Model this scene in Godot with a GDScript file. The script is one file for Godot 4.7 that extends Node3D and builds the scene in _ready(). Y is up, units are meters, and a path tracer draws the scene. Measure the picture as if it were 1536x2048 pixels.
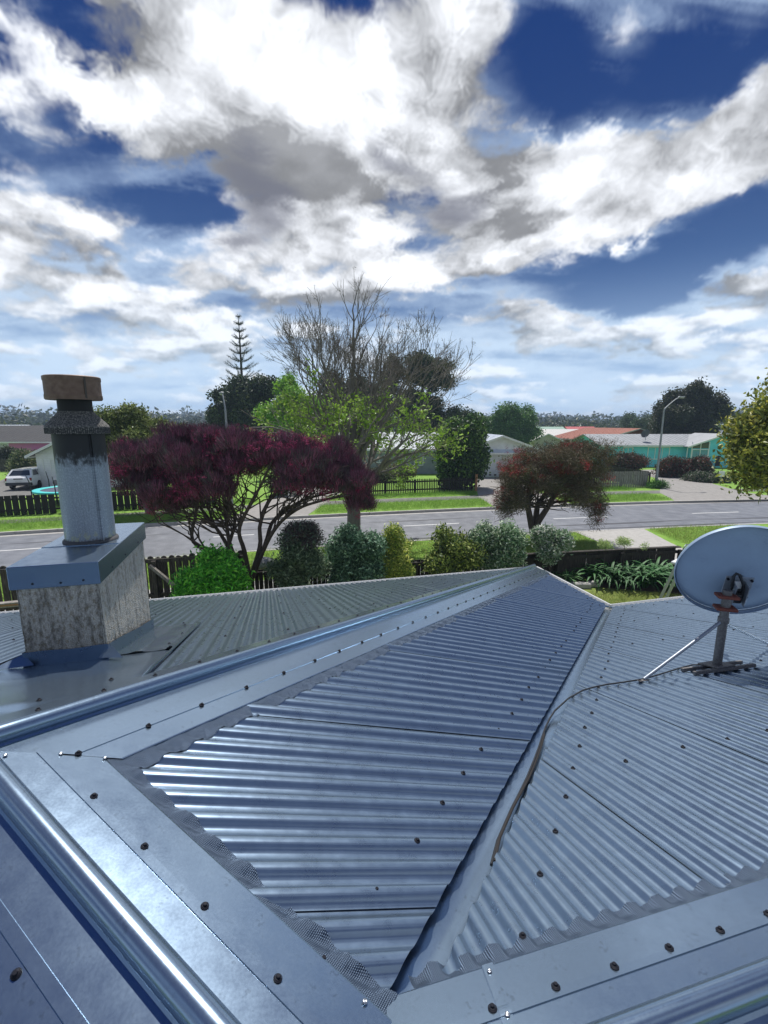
extends Node3D
# A wet-looking corrugated iron roof in a suburban street, seen from beside its hip.
# Plan axes of the house: PU runs away from the camera, PV to the right; heights are metres above the road.

const JUNC := Vector3(-1.13369, 3.80694, -1.12353)      # where the two hips meet
const PU := Vector3(-0.25217, 0.0, -0.96768)
const PV := Vector3(0.96768, 0.0, 0.25217 * -1.0)
const SLOPE := 0.28025
const HALF := 4.9473                                     # plan distance from ridge to eave
const WING := 0.8510                                     # plan distance down the hip to the wing's ridge
const PITCH := 0.0762                                    # corrugation pitch

var M := {}
var rng := RandomNumberGenerator.new()

func _ready():
	rng.seed = 20240611
	setup_camera()
	setup_sky()
	setup_sun()
	make_materials()
	build_ground()
	build_house()
	build_chimney()
	build_dish()
	build_fences()
	build_garden()
	build_trees()
	build_buildings()
	build_vehicles()
	build_street_things()
	build_grass()

func setup_camera():
	var cam := Camera3D.new()
	cam.name = "camera"
	cam.fov = 95.64
	cam.keep_aspect = Camera3D.KEEP_HEIGHT
	cam.near = 0.05
	cam.far = 6000.0
	cam.position = Vector3(0, 4.7, 0)
	cam.rotation = Vector3(deg_to_rad(-10.79), 0, 0)
	add_child(cam)
	cam.current = true

func setup_sun():
	var sun := DirectionalLight3D.new()
	sun.name = "sun"
	sun.light_energy = 1.05
	sun.light_color = Color(1.0, 0.988, 0.97)
	sun.light_angular_distance = 1.0
	sun.shadow_enabled = true
	add_child(sun)
	var flat := (PU * cos(deg_to_rad(9.0)) + PV * sin(deg_to_rad(9.0))).normalized()
	var el := deg_to_rad(64.5)
	var to_sun := flat * cos(el) + Vector3.UP * sin(el)
	sun.look_at_from_position(to_sun * 100.0, Vector3.ZERO, Vector3.UP)

# ---------------------------------------------------------------- sky
func setup_sky():
	var env := Environment.new()
	env.background_mode = Environment.BG_SKY
	env.tonemap_mode = Environment.TONE_MAPPER_LINEAR
	env.tonemap_exposure = 1.62
	env.background_energy_multiplier = 0.76
	env.sdfgi_enabled = true
	env.ssao_enabled = true
	env.ssil_enabled = true
	env.fog_enabled = true
	env.fog_density = 0.0007
	env.fog_light_color = Color(0.72, 0.80, 0.90)
	var sky := Sky.new()
	var pm := PanoramaSkyMaterial.new()
	pm.panorama = ImageTexture.create_from_image(cloud_panorama(2560))
	sky.sky_material = pm
	env.sky = sky
	var we := WorldEnvironment.new()
	we.name = "daylight"
	we.environment = env
	add_child(we)

func smooth(a: float, b: float, x: float) -> float:
	var t := clampf((x - a) / (b - a), 0.0, 1.0)
	return t * t * (3.0 - 2.0 * t)

# Clouds by direction: every entry is azimuth and elevation in degrees (0 azimuth is north, east positive), its two radii, and how strongly it adds to [cover, dark base].
func cloud_list() -> Array:
	return [
		[-9.0, 29.5, 7.7, 3.9, 0.55, 0.00],
		[2.8, 29.7, 7.0, 4.3, 0.55, 0.00],
		[11.4, 26.7, 6.5, 4.2, 0.60, 0.00],
		[-15.5, 25.2, 6.0, 4.7, 0.45, 0.00],
		[-4.4, 22.2, 9.2, 4.3, 0.50, 0.00],
		[10.1, 20.2, 7.6, 3.6, 0.55, 0.00],
		[16.9, 22.2, 5.2, 4.2, 0.50, 0.00],
		[-11.7, 17.4, 6.2, 2.8, 0.35, 0.00],
		[5.2, 17.2, 8.1, 2.4, 0.40, 0.00],
		[13.0, 16.3, 4.2, 2.1, 0.40, 0.00],
		[-19.9, 29.9, 5.7, 3.0, 0.50, 0.00],
		[-26.7, 29.0, 4.5, 2.0, 0.40, 0.00],
		[-21.9, 33.0, 5.3, 1.8, 0.35, 0.00],
		[-28.3, 31.9, 2.4, 1.8, 0.25, 0.00],
		[-24.0, 25.5, 3.7, 2.2, 0.35, 0.00],
		[8.0, 33.8, 3.0, 3.7, 0.50, 0.00],
		[10.9, 35.7, 2.5, 1.7, 0.40, 0.00],
		[-11.9, 32.9, 4.3, 1.9, 0.30, 0.00],
		[-16.1, 22.9, 4.0, 2.7, 0.25, 0.85],
		[-12.6, 20.5, 3.0, 1.8, 0.15, 0.55],
		[1.8, 25.6, 3.0, 1.8, 0.20, 0.55],
		[6.8, 22.8, 5.3, 2.1, 0.30, 0.95],
		[-2.5, 35.0, 5.1, 2.3, -0.10, 0.35],
		[-7.7, 35.9, 3.3, 1.4, -0.10, 0.30],
		[14.0, 18.1, 2.5, 1.6, 0.10, 0.20],
		[-7.1, 23.0, 3.0, 2.5, 0.25, 0.00],
		[-4.8, 25.9, 2.9, 2.0, 0.30, 0.00],
		[18.6, 30.8, 4.5, 3.3, -1.10, 0.00],
		[15.9, 34.5, 2.4, 1.8, -0.60, 0.00],
		[30.2, 30.3, 5.1, 2.7, -1.00, 0.00],
		[29.6, 16.0, 7.0, 2.8, -1.15, 0.00],
		[25.0, 13.0, 8.3, 2.0, -0.85, 0.00],
		[35.8, 16.5, 3.6, 2.4, -0.80, 0.00],
		[-3.8, 24.1, 1.5, 1.2, -0.35, 0.00],
		[7.6, 14.2, 6.6, 1.3, -0.35, 0.00],
		[-33.8, 24.8, 5.1, 3.7, 0.02, 0.05],
		[-27.6, 21.3, 3.3, 2.0, -0.25, 0.05],
		[-25.2, 33.8, 2.1, 1.1, -0.40, 0.00],
		[-33.0, 30.7, 3.8, 2.3, 0.14, 0.10],
		[-30.1, 27.3, 4.3, 2.0, 0.12, 0.00],
		[-29.6, 24.7, 2.2, 1.4, -0.25, 0.00],
		[26.3, 26.1, 3.5, 2.8, 0.75, 0.00],
		[31.9, 23.5, 4.0, 2.9, 0.75, 0.00],
		[35.6, 23.0, 3.0, 3.1, 0.70, 0.00],
		[24.0, 22.9, 3.4, 2.7, 0.60, 0.00],
		[24.9, 18.7, 3.1, 2.1, 0.60, 0.00],
		[28.7, 20.2, 3.6, 2.0, 0.50, 0.00],
		[23.0, 32.8, 1.9, 2.1, 0.45, 0.00],
		[33.0, 31.2, 1.6, 1.4, 0.40, 0.00],
		[34.6, 25.5, 2.0, 2.0, 0.40, 0.00],
		[34.5, 11.8, 5.0, 1.7, 0.55, 0.00],
		[28.4, 10.3, 7.5, 1.7, 0.35, 0.00],
		[17.7, 10.1, 7.3, 2.1, 0.30, 0.00],
		[36.8, 8.5, 4.5, 1.8, 0.30, 0.00],
		[24.1, 6.2, 9.8, 2.6, 0.20, 0.00],
		[-35.4, 15.8, 4.0, 2.4, 0.55, 0.12],
		[-20.5, 18.4, 3.8, 2.6, 0.50, 0.05],
		[-29.0, 19.3, 4.4, 1.6, 0.35, 0.00],
		[-18.7, 15.5, 4.0, 1.6, 0.40, 0.00],
		[-31.8, 13.5, 6.1, 1.7, 0.15, 0.00],
		[-24.4, 12.1, 8.0, 1.9, 0.15, 0.00],
		[-34.2, 9.7, 5.9, 1.8, 0.12, 0.00],
		[-11.9, 11.4, 11.9, 3.1, 0.32, 0.00],
		[-27.6, 12.3, 8.9, 2.3, 0.25, 0.00],
		[-33.8, 6.1, 9.0, 2.3, 0.20, 0.00],
		[-3.9, 13.7, 8.9, 2.0, 0.30, 0.00],
		[9.4, 11.0, 5.0, 3.1, 0.30, 0.00],
		[-24.2, 8.2, 7.7, 2.0, 0.10, 0.00],
		[13.6, 4.9, 13.8, 2.2, 0.15, 0.00],
		[-26.0, 4.1, 12.0, 1.6, 0.00, 0.00],
	]

func cloud_panorama(w: int) -> Image:
	var h := w / 2
	# broad cloud cover, coarse, then enlarged smoothly
	var lw := 360
	var lh := 180
	var low := Image.create(lw, lh, false, Image.FORMAT_RGBF)
	var blobs := cloud_list()
	var broad := FastNoiseLite.new()
	broad.seed = 11
	broad.frequency = 1.1
	broad.fractal_octaves = 3
	for y in lh:
		var el := 90.0 - (y + 0.5) * 180.0 / lh
		for x in lw:
			var az := (x + 0.5) * 360.0 / lw - 180.0
			var cover := 0.0
			var dark := 0.0
			var known := 0.0
			if el > -3.0:
				for b in blobs:
					var da: float = (az - b[0]) * cos(deg_to_rad(clampf(el, 0.0, 85.0))) / b[2]
					var de: float = (el - b[1]) / b[3]
					var q := da * da + de * de
					if q < 6.0:
						var g := exp(-q)
						cover += g * b[4]
						dark += g * b[5]
			var off := smooth(38.0, 62.0, absf(az)) + smooth(42.0, 60.0, el)
			off = clampf(off, 0.0, 1.0)
			if off > 0.0:
				var e2 := deg_to_rad(el)
				var dv := Vector3(sin(deg_to_rad(az)) * cos(e2), sin(e2), -cos(deg_to_rad(az)) * cos(e2))
				var nb := broad.get_noise_3dv(dv * 1.6)
				cover = lerpf(cover, 0.0 + 0.9 * nb - 0.45 * smooth(45.0, 70.0, el), off)
				dark = lerpf(dark, clampf(0.25 + nb, 0.0, 0.6), off)
			low.set_pixel(x, y, Color(cover, clampf(dark, 0.0, 1.2), 0.0))
	low.resize(w, h, Image.INTERPOLATE_CUBIC)
	var a := FastNoiseLite.new()
	a.seed = 5
	a.noise_type = FastNoiseLite.TYPE_SIMPLEX_SMOOTH
	a.frequency = 0.9
	a.fractal_octaves = 7
	a.fractal_gain = 0.52
	a.domain_warp_enabled = true
	a.domain_warp_amplitude = 0.35
	a.domain_warp_frequency = 1.3
	a.domain_warp_fractal_octaves = 3
	var s := FastNoiseLite.new()
	s.seed = 23
	s.noise_type = FastNoiseLite.TYPE_SIMPLEX_SMOOTH
	s.frequency = 1.0
	s.fractal_octaves = 5
	s.domain_warp_enabled = true
	s.domain_warp_amplitude = 0.5
	s.domain_warp_frequency = 0.8
	var e := FastNoiseLite.new()
	e.seed = 37
	e.noise_type = FastNoiseLite.TYPE_SIMPLEX_SMOOTH
	e.frequency = 1.0
	e.fractal_octaves = 5
	e.fractal_gain = 0.58
	e.domain_warp_enabled = true
	e.domain_warp_amplitude = 0.22
	e.domain_warp_frequency = 1.6
	var out := Image.create(w, h, false, Image.FORMAT_RGBF)
	out.fill(Color(0.16, 0.18, 0.17))
	var half := h / 2
	var bend := w / 52.0
	var lowdata := low.get_data().to_float32_array()
	var res := out.get_data().to_float32_array()
	for y in half:
		var el := (0.5 - (y + 0.5) / h) * PI
		var se := sin(el)
		var ce := cos(el)
		var deg := rad_to_deg(el)
		var t := pow(clampf(1.0 - se, 0.0, 1.0), 5.0)
		var blue := Color(0.006, 0.032, 0.150).lerp(Color(0.22, 0.42, 0.74), t)
		var haze := smooth(17.0, 0.0, deg)
		var near := 1.0 / (se + 0.22)
		var deck := 0.48 * smooth(20.0, 8.0, deg)
		for x in w:
			var az := (x + 0.5) * TAU / w - PI
			var dx := sin(az) * ce
			var dz := -cos(az) * ce
			var px := dx * near
			var pz := dz * near
			var n := a.get_noise_2d(px * 1.15, pz * 1.15)
			var n2 := a.get_noise_2d(px * 1.15 + 0.05, pz * 1.15 + 0.16)
			var k := s.get_noise_2d(px * 0.55 + 7.0, pz * 2.0)
			var wx := clampi(x + int((k * 0.6 + n * 0.4) * bend), 0, w - 1)
			var wy := clampi(y + int((n2 * 0.7 - k * 0.3) * bend), 0, h - 1)
			var i := (wy * w + wx) * 3
			var cover := lowdata[i]
			var dark := lowdata[i + 1]
			var fray := e.get_noise_2d(px * 3.2, pz * 3.2)
			var c := cover * 0.80 + 0.95 * n + 0.42 * fray
			var dens := smooth(0.0, 0.34, c)
			var wisp := k * 0.85 + 0.35 * fray
			var thin := smooth(-0.35, 0.75, wisp + cover * 0.45 + 0.3 * n + deck) * 0.85 * smooth(-0.55, 0.15, cover + 0.35 * k + deck)
			var relief := clampf((n - n2) * 1.5 + fray * 0.22, -0.36, 0.36)
			var core := smooth(0.25, 0.95, c)
			var dk := smooth(0.30, 1.15, dark * 1.25 + (0.42 * n + 0.30 * fray) * smooth(0.02, 0.4, dark)) * 0.84
			var br := 0.56 + relief * 0.95 + 0.10 * core
			var cr := lerpf(br * 0.97, 0.140, dk)
			var cg := lerpf(br * 1.0, 0.148, dk)
			var cb := lerpf(br * 1.06, 0.190, dk)
			var r := lerpf(blue.r, 0.42 + 0.30 * deck, thin)
			var g := lerpf(blue.g, 0.56 + 0.28 * deck, thin)
			var bl := lerpf(blue.b, 0.77 + 0.16 * deck, thin)
			r = lerpf(r, cr, dens)
			g = lerpf(g, cg, dens)
			bl = lerpf(bl, cb, dens)
			r = lerpf(r, 0.56, haze * 0.55)
			g = lerpf(g, 0.72, haze * 0.55)
			bl = lerpf(bl, 0.90, haze * 0.55)
			var j := (y * w + (x + w / 2) % w) * 3
			res[j] = maxf(r, 0.005)
			res[j + 1] = maxf(g, 0.01)
			res[j + 2] = maxf(bl, 0.02)
	return Image.create_from_data(w, h, false, Image.FORMAT_RGBF, res.to_byte_array())

# ---------------------------------------------------------------- mesh helpers
class MB:
	var v := PackedVector3Array()
	var n := PackedVector3Array()
	var uv := PackedVector2Array()
	var ix := PackedInt32Array()
	var col := PackedColorArray()
	func quad(a: Vector3, b: Vector3, c: Vector3, d: Vector3, uvs := []):
		# a b c d counter-clockwise seen from the front
		var nn := (b - a).cross(c - a)
		if nn.length_squared() < 1e-14: nn = (c - a).cross(d - a)
		nn = nn.normalized()
		var s := v.size()
		v.append(a); v.append(b); v.append(c); v.append(d)
		for i in 4: n.append(nn)
		if uvs.size() == 4:
			for q in uvs: uv.append(q)
		else:
			uv.append(Vector2(0, 0)); uv.append(Vector2(1, 0)); uv.append(Vector2(1, 1)); uv.append(Vector2(0, 1))
		ix.append(s); ix.append(s + 2); ix.append(s + 1)
		ix.append(s); ix.append(s + 3); ix.append(s + 2)
	func tri(a: Vector3, b: Vector3, c: Vector3):
		var nn := (b - a).cross(c - a).normalized()
		var s := v.size()
		v.append(a); v.append(b); v.append(c)
		for i in 3: n.append(nn)
		uv.append(Vector2(0, 0)); uv.append(Vector2(1, 0)); uv.append(Vector2(0.5, 1))
		ix.append(s); ix.append(s + 2); ix.append(s + 1)
	func box(c: Vector3, size: Vector3, b := Basis.IDENTITY):
		var x := b.x * size.x * 0.5
		var y := b.y * size.y * 0.5
		var z := b.z * size.z * 0.5
		quad(c - x - y + z, c + x - y + z, c + x + y + z, c - x + y + z)
		quad(c + x - y - z, c - x - y - z, c - x + y - z, c + x + y - z)
		quad(c + x - y + z, c + x - y - z, c + x + y - z, c + x + y + z)
		quad(c - x - y - z, c - x - y + z, c - x + y + z, c - x + y - z)
		quad(c - x + y + z, c + x + y + z, c + x + y - z, c - x + y - z)
		quad(c - x - y - z, c + x - y - z, c + x - y + z, c - x - y + z)
	func bevel_box(c: Vector3, size: Vector3, r: float, b := Basis.IDENTITY):
		# a box with chamfered edges
		var h := size * 0.5
		var i := h - Vector3(r, r, r)
		var P := func(x: float, y: float, z: float) -> Vector3: return c + b.x * x + b.y * y + b.z * z
		for s in [-1.0, 1.0]:
			_q(P.call(-i.x, -i.y, s * h.z), P.call(i.x, -i.y, s * h.z), P.call(i.x, i.y, s * h.z), P.call(-i.x, i.y, s * h.z), s > 0)
			_q(P.call(s * h.x, -i.y, i.z), P.call(s * h.x, -i.y, -i.z), P.call(s * h.x, i.y, -i.z), P.call(s * h.x, i.y, i.z), s > 0)
			_q(P.call(-i.x, s * h.y, i.z), P.call(i.x, s * h.y, i.z), P.call(i.x, s * h.y, -i.z), P.call(-i.x, s * h.y, -i.z), s > 0)
			for t in [-1.0, 1.0]:
				_q(P.call(s * i.x, -i.y, t * h.z), P.call(s * h.x, -i.y, t * i.z), P.call(s * h.x, i.y, t * i.z), P.call(s * i.x, i.y, t * h.z), s * t > 0)
				_q(P.call(-i.x, s * i.y, t * h.z), P.call(i.x, s * i.y, t * h.z), P.call(i.x, s * h.y, t * i.z), P.call(-i.x, s * h.y, t * i.z), s * t > 0)
				_q(P.call(s * h.x, t * i.y, i.z), P.call(s * h.x, t * i.y, -i.z), P.call(s * i.x, t * h.y, -i.z), P.call(s * i.x, t * h.y, i.z), s * t > 0)
				for u in [-1.0, 1.0]:
					var a: Vector3 = P.call(s * h.x, t * i.y, u * i.z)
					var bb: Vector3 = P.call(s * i.x, t * h.y, u * i.z)
					var cc: Vector3 = P.call(s * i.x, t * i.y, u * h.z)
					if s * t * u > 0: tri(a, bb, cc)
					else: tri(a, cc, bb)
	func _q(a: Vector3, b: Vector3, c: Vector3, d: Vector3, fwd: bool):
		if fwd: quad(a, b, c, d)
		else: quad(d, c, b, a)
	func beam(a: Vector3, b: Vector3, w: float, hgt: float, up := Vector3.UP):
		var z := (b - a)
		var l := z.length()
		z = z / l
		var x := up.cross(z)
		if x.length() < 0.01: x = Vector3.RIGHT.cross(z)
		x = x.normalized()
		var y := z.cross(x)
		box((a + b) * 0.5, Vector3(w, hgt, l), Basis(x, y, z))
	func tube(pts: Array, rad: Array, sides := 8, caps := true):
		var cnt := pts.size()
		if cnt < 2: return
		var s := v.size()
		var ref := Vector3.UP
		var acc := 0.0
		var prevx := Vector3.ZERO
		for i in cnt:
			var p: Vector3 = pts[i]
			var dir: Vector3 = (pts[mini(i + 1, cnt - 1)] - pts[maxi(i - 1, 0)]).normalized()
			if i == 0:
				if absf(dir.dot(ref)) > 0.95: ref = Vector3.RIGHT
				prevx = ref.cross(dir).normalized()
			var x := (prevx - dir * prevx.dot(dir)).normalized()
			prevx = x
			var y := dir.cross(x)
			if i > 0: acc += (p - pts[i - 1]).length()
			for k in sides + 1:
				var an := TAU * k / sides
				var o := x * cos(an) + y * sin(an)
				v.append(p + o * rad[i])
				n.append(o)
				uv.append(Vector2(float(k) / sides, acc))
		var row := sides + 1
		for i in cnt - 1:
			for k in sides:
				var a := s + i * row + k
				ix.append(a); ix.append(a + row + 1); ix.append(a + 1)
				ix.append(a); ix.append(a + row); ix.append(a + row + 1)
		if caps:
			for e in 2:
				var i0 := 0 if e == 0 else cnt - 1
				var dirc: Vector3 = (pts[0] - pts[1]).normalized() if e == 0 else (pts[cnt - 1] - pts[cnt - 2]).normalized()
				if rad[i0] < 0.002: continue
				var cs := v.size()
				v.append(pts[i0]); n.append(dirc); uv.append(Vector2(0.5, 0.5))
				for k in sides:
					v.append(v[s + i0 * row + k]); n.append(dirc); uv.append(Vector2(0.5, 0.5))
				for k in sides:
					var a2 := cs + 1 + k
					var b2 := cs + 1 + (k + 1) % sides
					if e == 0:
						ix.append(cs); ix.append(a2); ix.append(b2)
					else:
						ix.append(cs); ix.append(b2); ix.append(a2)
	func lathe(prof: Array, seg := 24, c := Vector3.ZERO, b := Basis.IDENTITY):
		# prof: [[radius, height], ...] from bottom to top; hard creases where a point repeats
		var s := v.size()
		var m := prof.size()
		for i in m:
			var p: Array = prof[i]
			var p0: Array = prof[maxi(i - 1, 0)]
			var p1: Array = prof[mini(i + 1, m - 1)]
			var t := Vector2(p1[0] - p0[0], p1[1] - p0[1])
			if i > 0 and p0[0] == p[0] and p0[1] == p[1]: t = Vector2(p1[0] - p[0], p1[1] - p[1])
			elif i < m - 1 and p1[0] == p[0] and p1[1] == p[1]: t = Vector2(p[0] - p0[0], p[1] - p0[1])
			if t.length() < 1e-9: t = Vector2(0, 1)
			t = t.normalized()
			for k in seg + 1:
				var an := TAU * k / seg
				var o := Vector3(cos(an), 0, sin(an))
				var nn := (o * t.y - Vector3.UP * t.x).normalized()
				var q := o * float(p[0]) + Vector3.UP * float(p[1])
				v.append(c + b * q)
				n.append((b * nn).normalized())
				uv.append(Vector2(float(k) / seg, float(p[1])))
		var row := seg + 1
		for i in m - 1:
			for k in seg:
				var a := s + i * row + k
				ix.append(a); ix.append(a + 1); ix.append(a + row + 1)
				ix.append(a); ix.append(a + row + 1); ix.append(a + row)
	func grid(P: Array, rows: int, cols: int, flip := false):
		# P row-major points; smooth normals; front is to the left of rows x cols unless flipped
		var s := v.size()
		for r in rows:
			for c in cols:
				var p: Vector3 = P[r * cols + c]
				var dr: Vector3 = P[mini(r + 1, rows - 1) * cols + c] - P[maxi(r - 1, 0) * cols + c]
				var dc: Vector3 = P[r * cols + mini(c + 1, cols - 1)] - P[r * cols + maxi(c - 1, 0)]
				var nn := dc.cross(dr).normalized()
				if flip: nn = -nn
				v.append(p); n.append(nn); uv.append(Vector2(float(c) / (cols - 1), float(r) / (rows - 1)))
		for r in rows - 1:
			for c in cols - 1:
				var a := s + r * cols + c
				if flip:
					ix.append(a); ix.append(a + 1); ix.append(a + cols + 1)
					ix.append(a); ix.append(a + cols + 1); ix.append(a + cols)
				else:
					ix.append(a); ix.append(a + cols + 1); ix.append(a + 1)
					ix.append(a); ix.append(a + cols); ix.append(a + cols + 1)
	func prism(poly: Array, ex: Vector3):
		# convex polygon counter-clockwise seen from the front, pushed back by ex
		var m := poly.size()
		for i in range(1, m - 1): tri(poly[0], poly[i], poly[i + 1])
		for i in range(1, m - 1): tri(poly[0] + ex, poly[i + 1] + ex, poly[i] + ex)
		for i in m:
			var a: Vector3 = poly[i]
			var b: Vector3 = poly[(i + 1) % m]
			quad(b, a, a + ex, b + ex)
	func mesh() -> ArrayMesh:
		var arr := []
		arr.resize(Mesh.ARRAY_MAX)
		arr[Mesh.ARRAY_VERTEX] = v
		arr[Mesh.ARRAY_NORMAL] = n
		arr[Mesh.ARRAY_TEX_UV] = uv
		arr[Mesh.ARRAY_INDEX] = ix
		if col.size() == v.size() and col.size() > 0: arr[Mesh.ARRAY_COLOR] = col
		var m := ArrayMesh.new()
		m.add_surface_from_arrays(Mesh.PRIMITIVE_TRIANGLES, arr)
		return m

var name_count := {}

func numbered(called: String) -> String:
	var k: int = name_count.get(called, 0)
	name_count[called] = k + 1
	return called if k == 0 else "%s_%03d" % [called, k]

func put(mesh: Mesh, called: String, material: Material, parent: Node3D = null) -> MeshInstance3D:
	var o := MeshInstance3D.new()
	o.mesh = mesh
	o.material_override = material
	o.name = numbered(called) if parent == null else called
	if parent == null: add_child(o)
	else: parent.add_child(o, true)
	return o

func part(mb: MB, called: String, material: Material, parent: Node3D = null) -> MeshInstance3D:
	return put(mb.mesh(), called, material, parent)

func thing(called: String, label: String, category: String, at := Vector3.ZERO, turn := 0.0, group := "") -> Node3D:
	var o := Node3D.new()
	o.name = numbered(called)
	add_child(o)
	o.position = at
	o.rotation.y = turn
	tag(o, label, category, group)
	return o

func tag(o: Node, label: String, category: String, group := ""):
	o.set_meta("label", label)
	o.set_meta("category", category)
	if group != "": o.set_meta("group", group)

func structure(o: Node) -> Node:
	o.set_meta("kind", "structure")
	return o

func copies(mesh: Mesh, xf: Array, cols: Array, called: String, material: Material, parent: Node3D) -> MultiMeshInstance3D:
	var mm := MultiMesh.new()
	mm.transform_format = MultiMesh.TRANSFORM_3D
	mm.use_colors = true
	mm.mesh = mesh
	mm.instance_count = xf.size()
	for i in xf.size():
		mm.set_instance_transform(i, xf[i])
		mm.set_instance_color(i, cols[i])
	var o := MultiMeshInstance3D.new()
	o.multimesh = mm
	o.material_override = material
	o.name = called
	if parent == null: add_child(o)
	else: parent.add_child(o, true)
	return o

# ---------------------------------------------------------------- materials
func srgb(r: float, g: float, b: float) -> Color:
	return Color(r, g, b).linear_to_srgb()

func noise_image(size: int, freq: float, octaves: int, seed_: int, kind := FastNoiseLite.TYPE_SIMPLEX_SMOOTH) -> Image:
	var f := FastNoiseLite.new()
	f.seed = seed_
	f.noise_type = kind
	f.frequency = freq
	f.fractal_octaves = octaves
	return f.get_seamless_image(size, size)

func ramp_texture(img: Image, stops: Array) -> ImageTexture:
	# stops: [[value, linear Color], ...]
	var g := Gradient.new()
	var offs := PackedFloat32Array()
	var cs := PackedColorArray()
	for s in stops:
		offs.append(s[0])
		cs.append((s[1] as Color).linear_to_srgb())
	g.offsets = offs
	g.colors = cs
	var lut := []
	for i in 256: lut.append(g.sample(i / 255.0))
	var w := img.get_width()
	var h := img.get_height()
	var src := img.duplicate() as Image
	src.convert(Image.FORMAT_L8)
	var data := src.get_data()
	var out := PackedByteArray()
	out.resize(w * h * 3)
	for i in w * h:
		var c: Color = lut[data[i]]
		out[i * 3] = int(clampf(c.r, 0, 1) * 255)
		out[i * 3 + 1] = int(clampf(c.g, 0, 1) * 255)
		out[i * 3 + 2] = int(clampf(c.b, 0, 1) * 255)
	return ImageTexture.create_from_image(Image.create_from_data(w, h, false, Image.FORMAT_RGB8, out))

func grey_texture(img: Image, lo: float, hi: float, gamma := 1.0) -> ImageTexture:
	var src := img.duplicate() as Image
	src.convert(Image.FORMAT_L8)
	var data := src.get_data()
	for i in data.size():
		data[i] = int(255.0 * lerpf(lo, hi, pow(data[i] / 255.0, gamma)))
	return ImageTexture.create_from_image(Image.create_from_data(src.get_width(), src.get_height(), false, Image.FORMAT_L8, data))

func mixed(a: Image, b: Image, k: float) -> Image:
	var x := a.duplicate() as Image
	x.convert(Image.FORMAT_L8)
	var y := b.duplicate() as Image
	y.convert(Image.FORMAT_L8)
	var p := x.get_data()
	var q := y.get_data()
	for i in p.size():
		p[i] = int(clampf(p[i] * (1.0 - k) + q[i] * k, 0, 255))
	return Image.create_from_data(x.get_width(), x.get_height(), false, Image.FORMAT_L8, p)

func normal_texture(img: Image, strength: float) -> ImageTexture:
	var x := img.duplicate() as Image
	x.convert(Image.FORMAT_RGBA8)
	x.bump_map_to_normal_map(strength)
	return ImageTexture.create_from_image(x)

func plain(c: Color, rough := 0.8, metal := 0.0) -> StandardMaterial3D:
	var m := StandardMaterial3D.new()
	m.albedo_color = c.linear_to_srgb()
	m.roughness = rough
	m.metallic = metal
	return m

func worn(tex: Texture2D, scale_: float, rough := 0.85, nrm: Texture2D = null, nscale := 1.0) -> StandardMaterial3D:
	var m := StandardMaterial3D.new()
	m.albedo_texture = tex
	m.uv1_triplanar = true
	m.uv1_world_triplanar = true
	m.uv1_scale = Vector3.ONE * scale_
	m.roughness = rough
	if nrm != null:
		m.normal_enabled = true
		m.normal_texture = nrm
		m.normal_scale = nscale
	return m

func leafy(rough := 0.5, back := 0.8) -> StandardMaterial3D:
	var m := StandardMaterial3D.new()
	m.albedo_color = Color.WHITE
	m.vertex_color_use_as_albedo = true
	m.roughness = rough
	m.backlight_enabled = true
	m.backlight = Color(back, back, back)
	m.cull_mode = BaseMaterial3D.CULL_DISABLED
	return m

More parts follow.
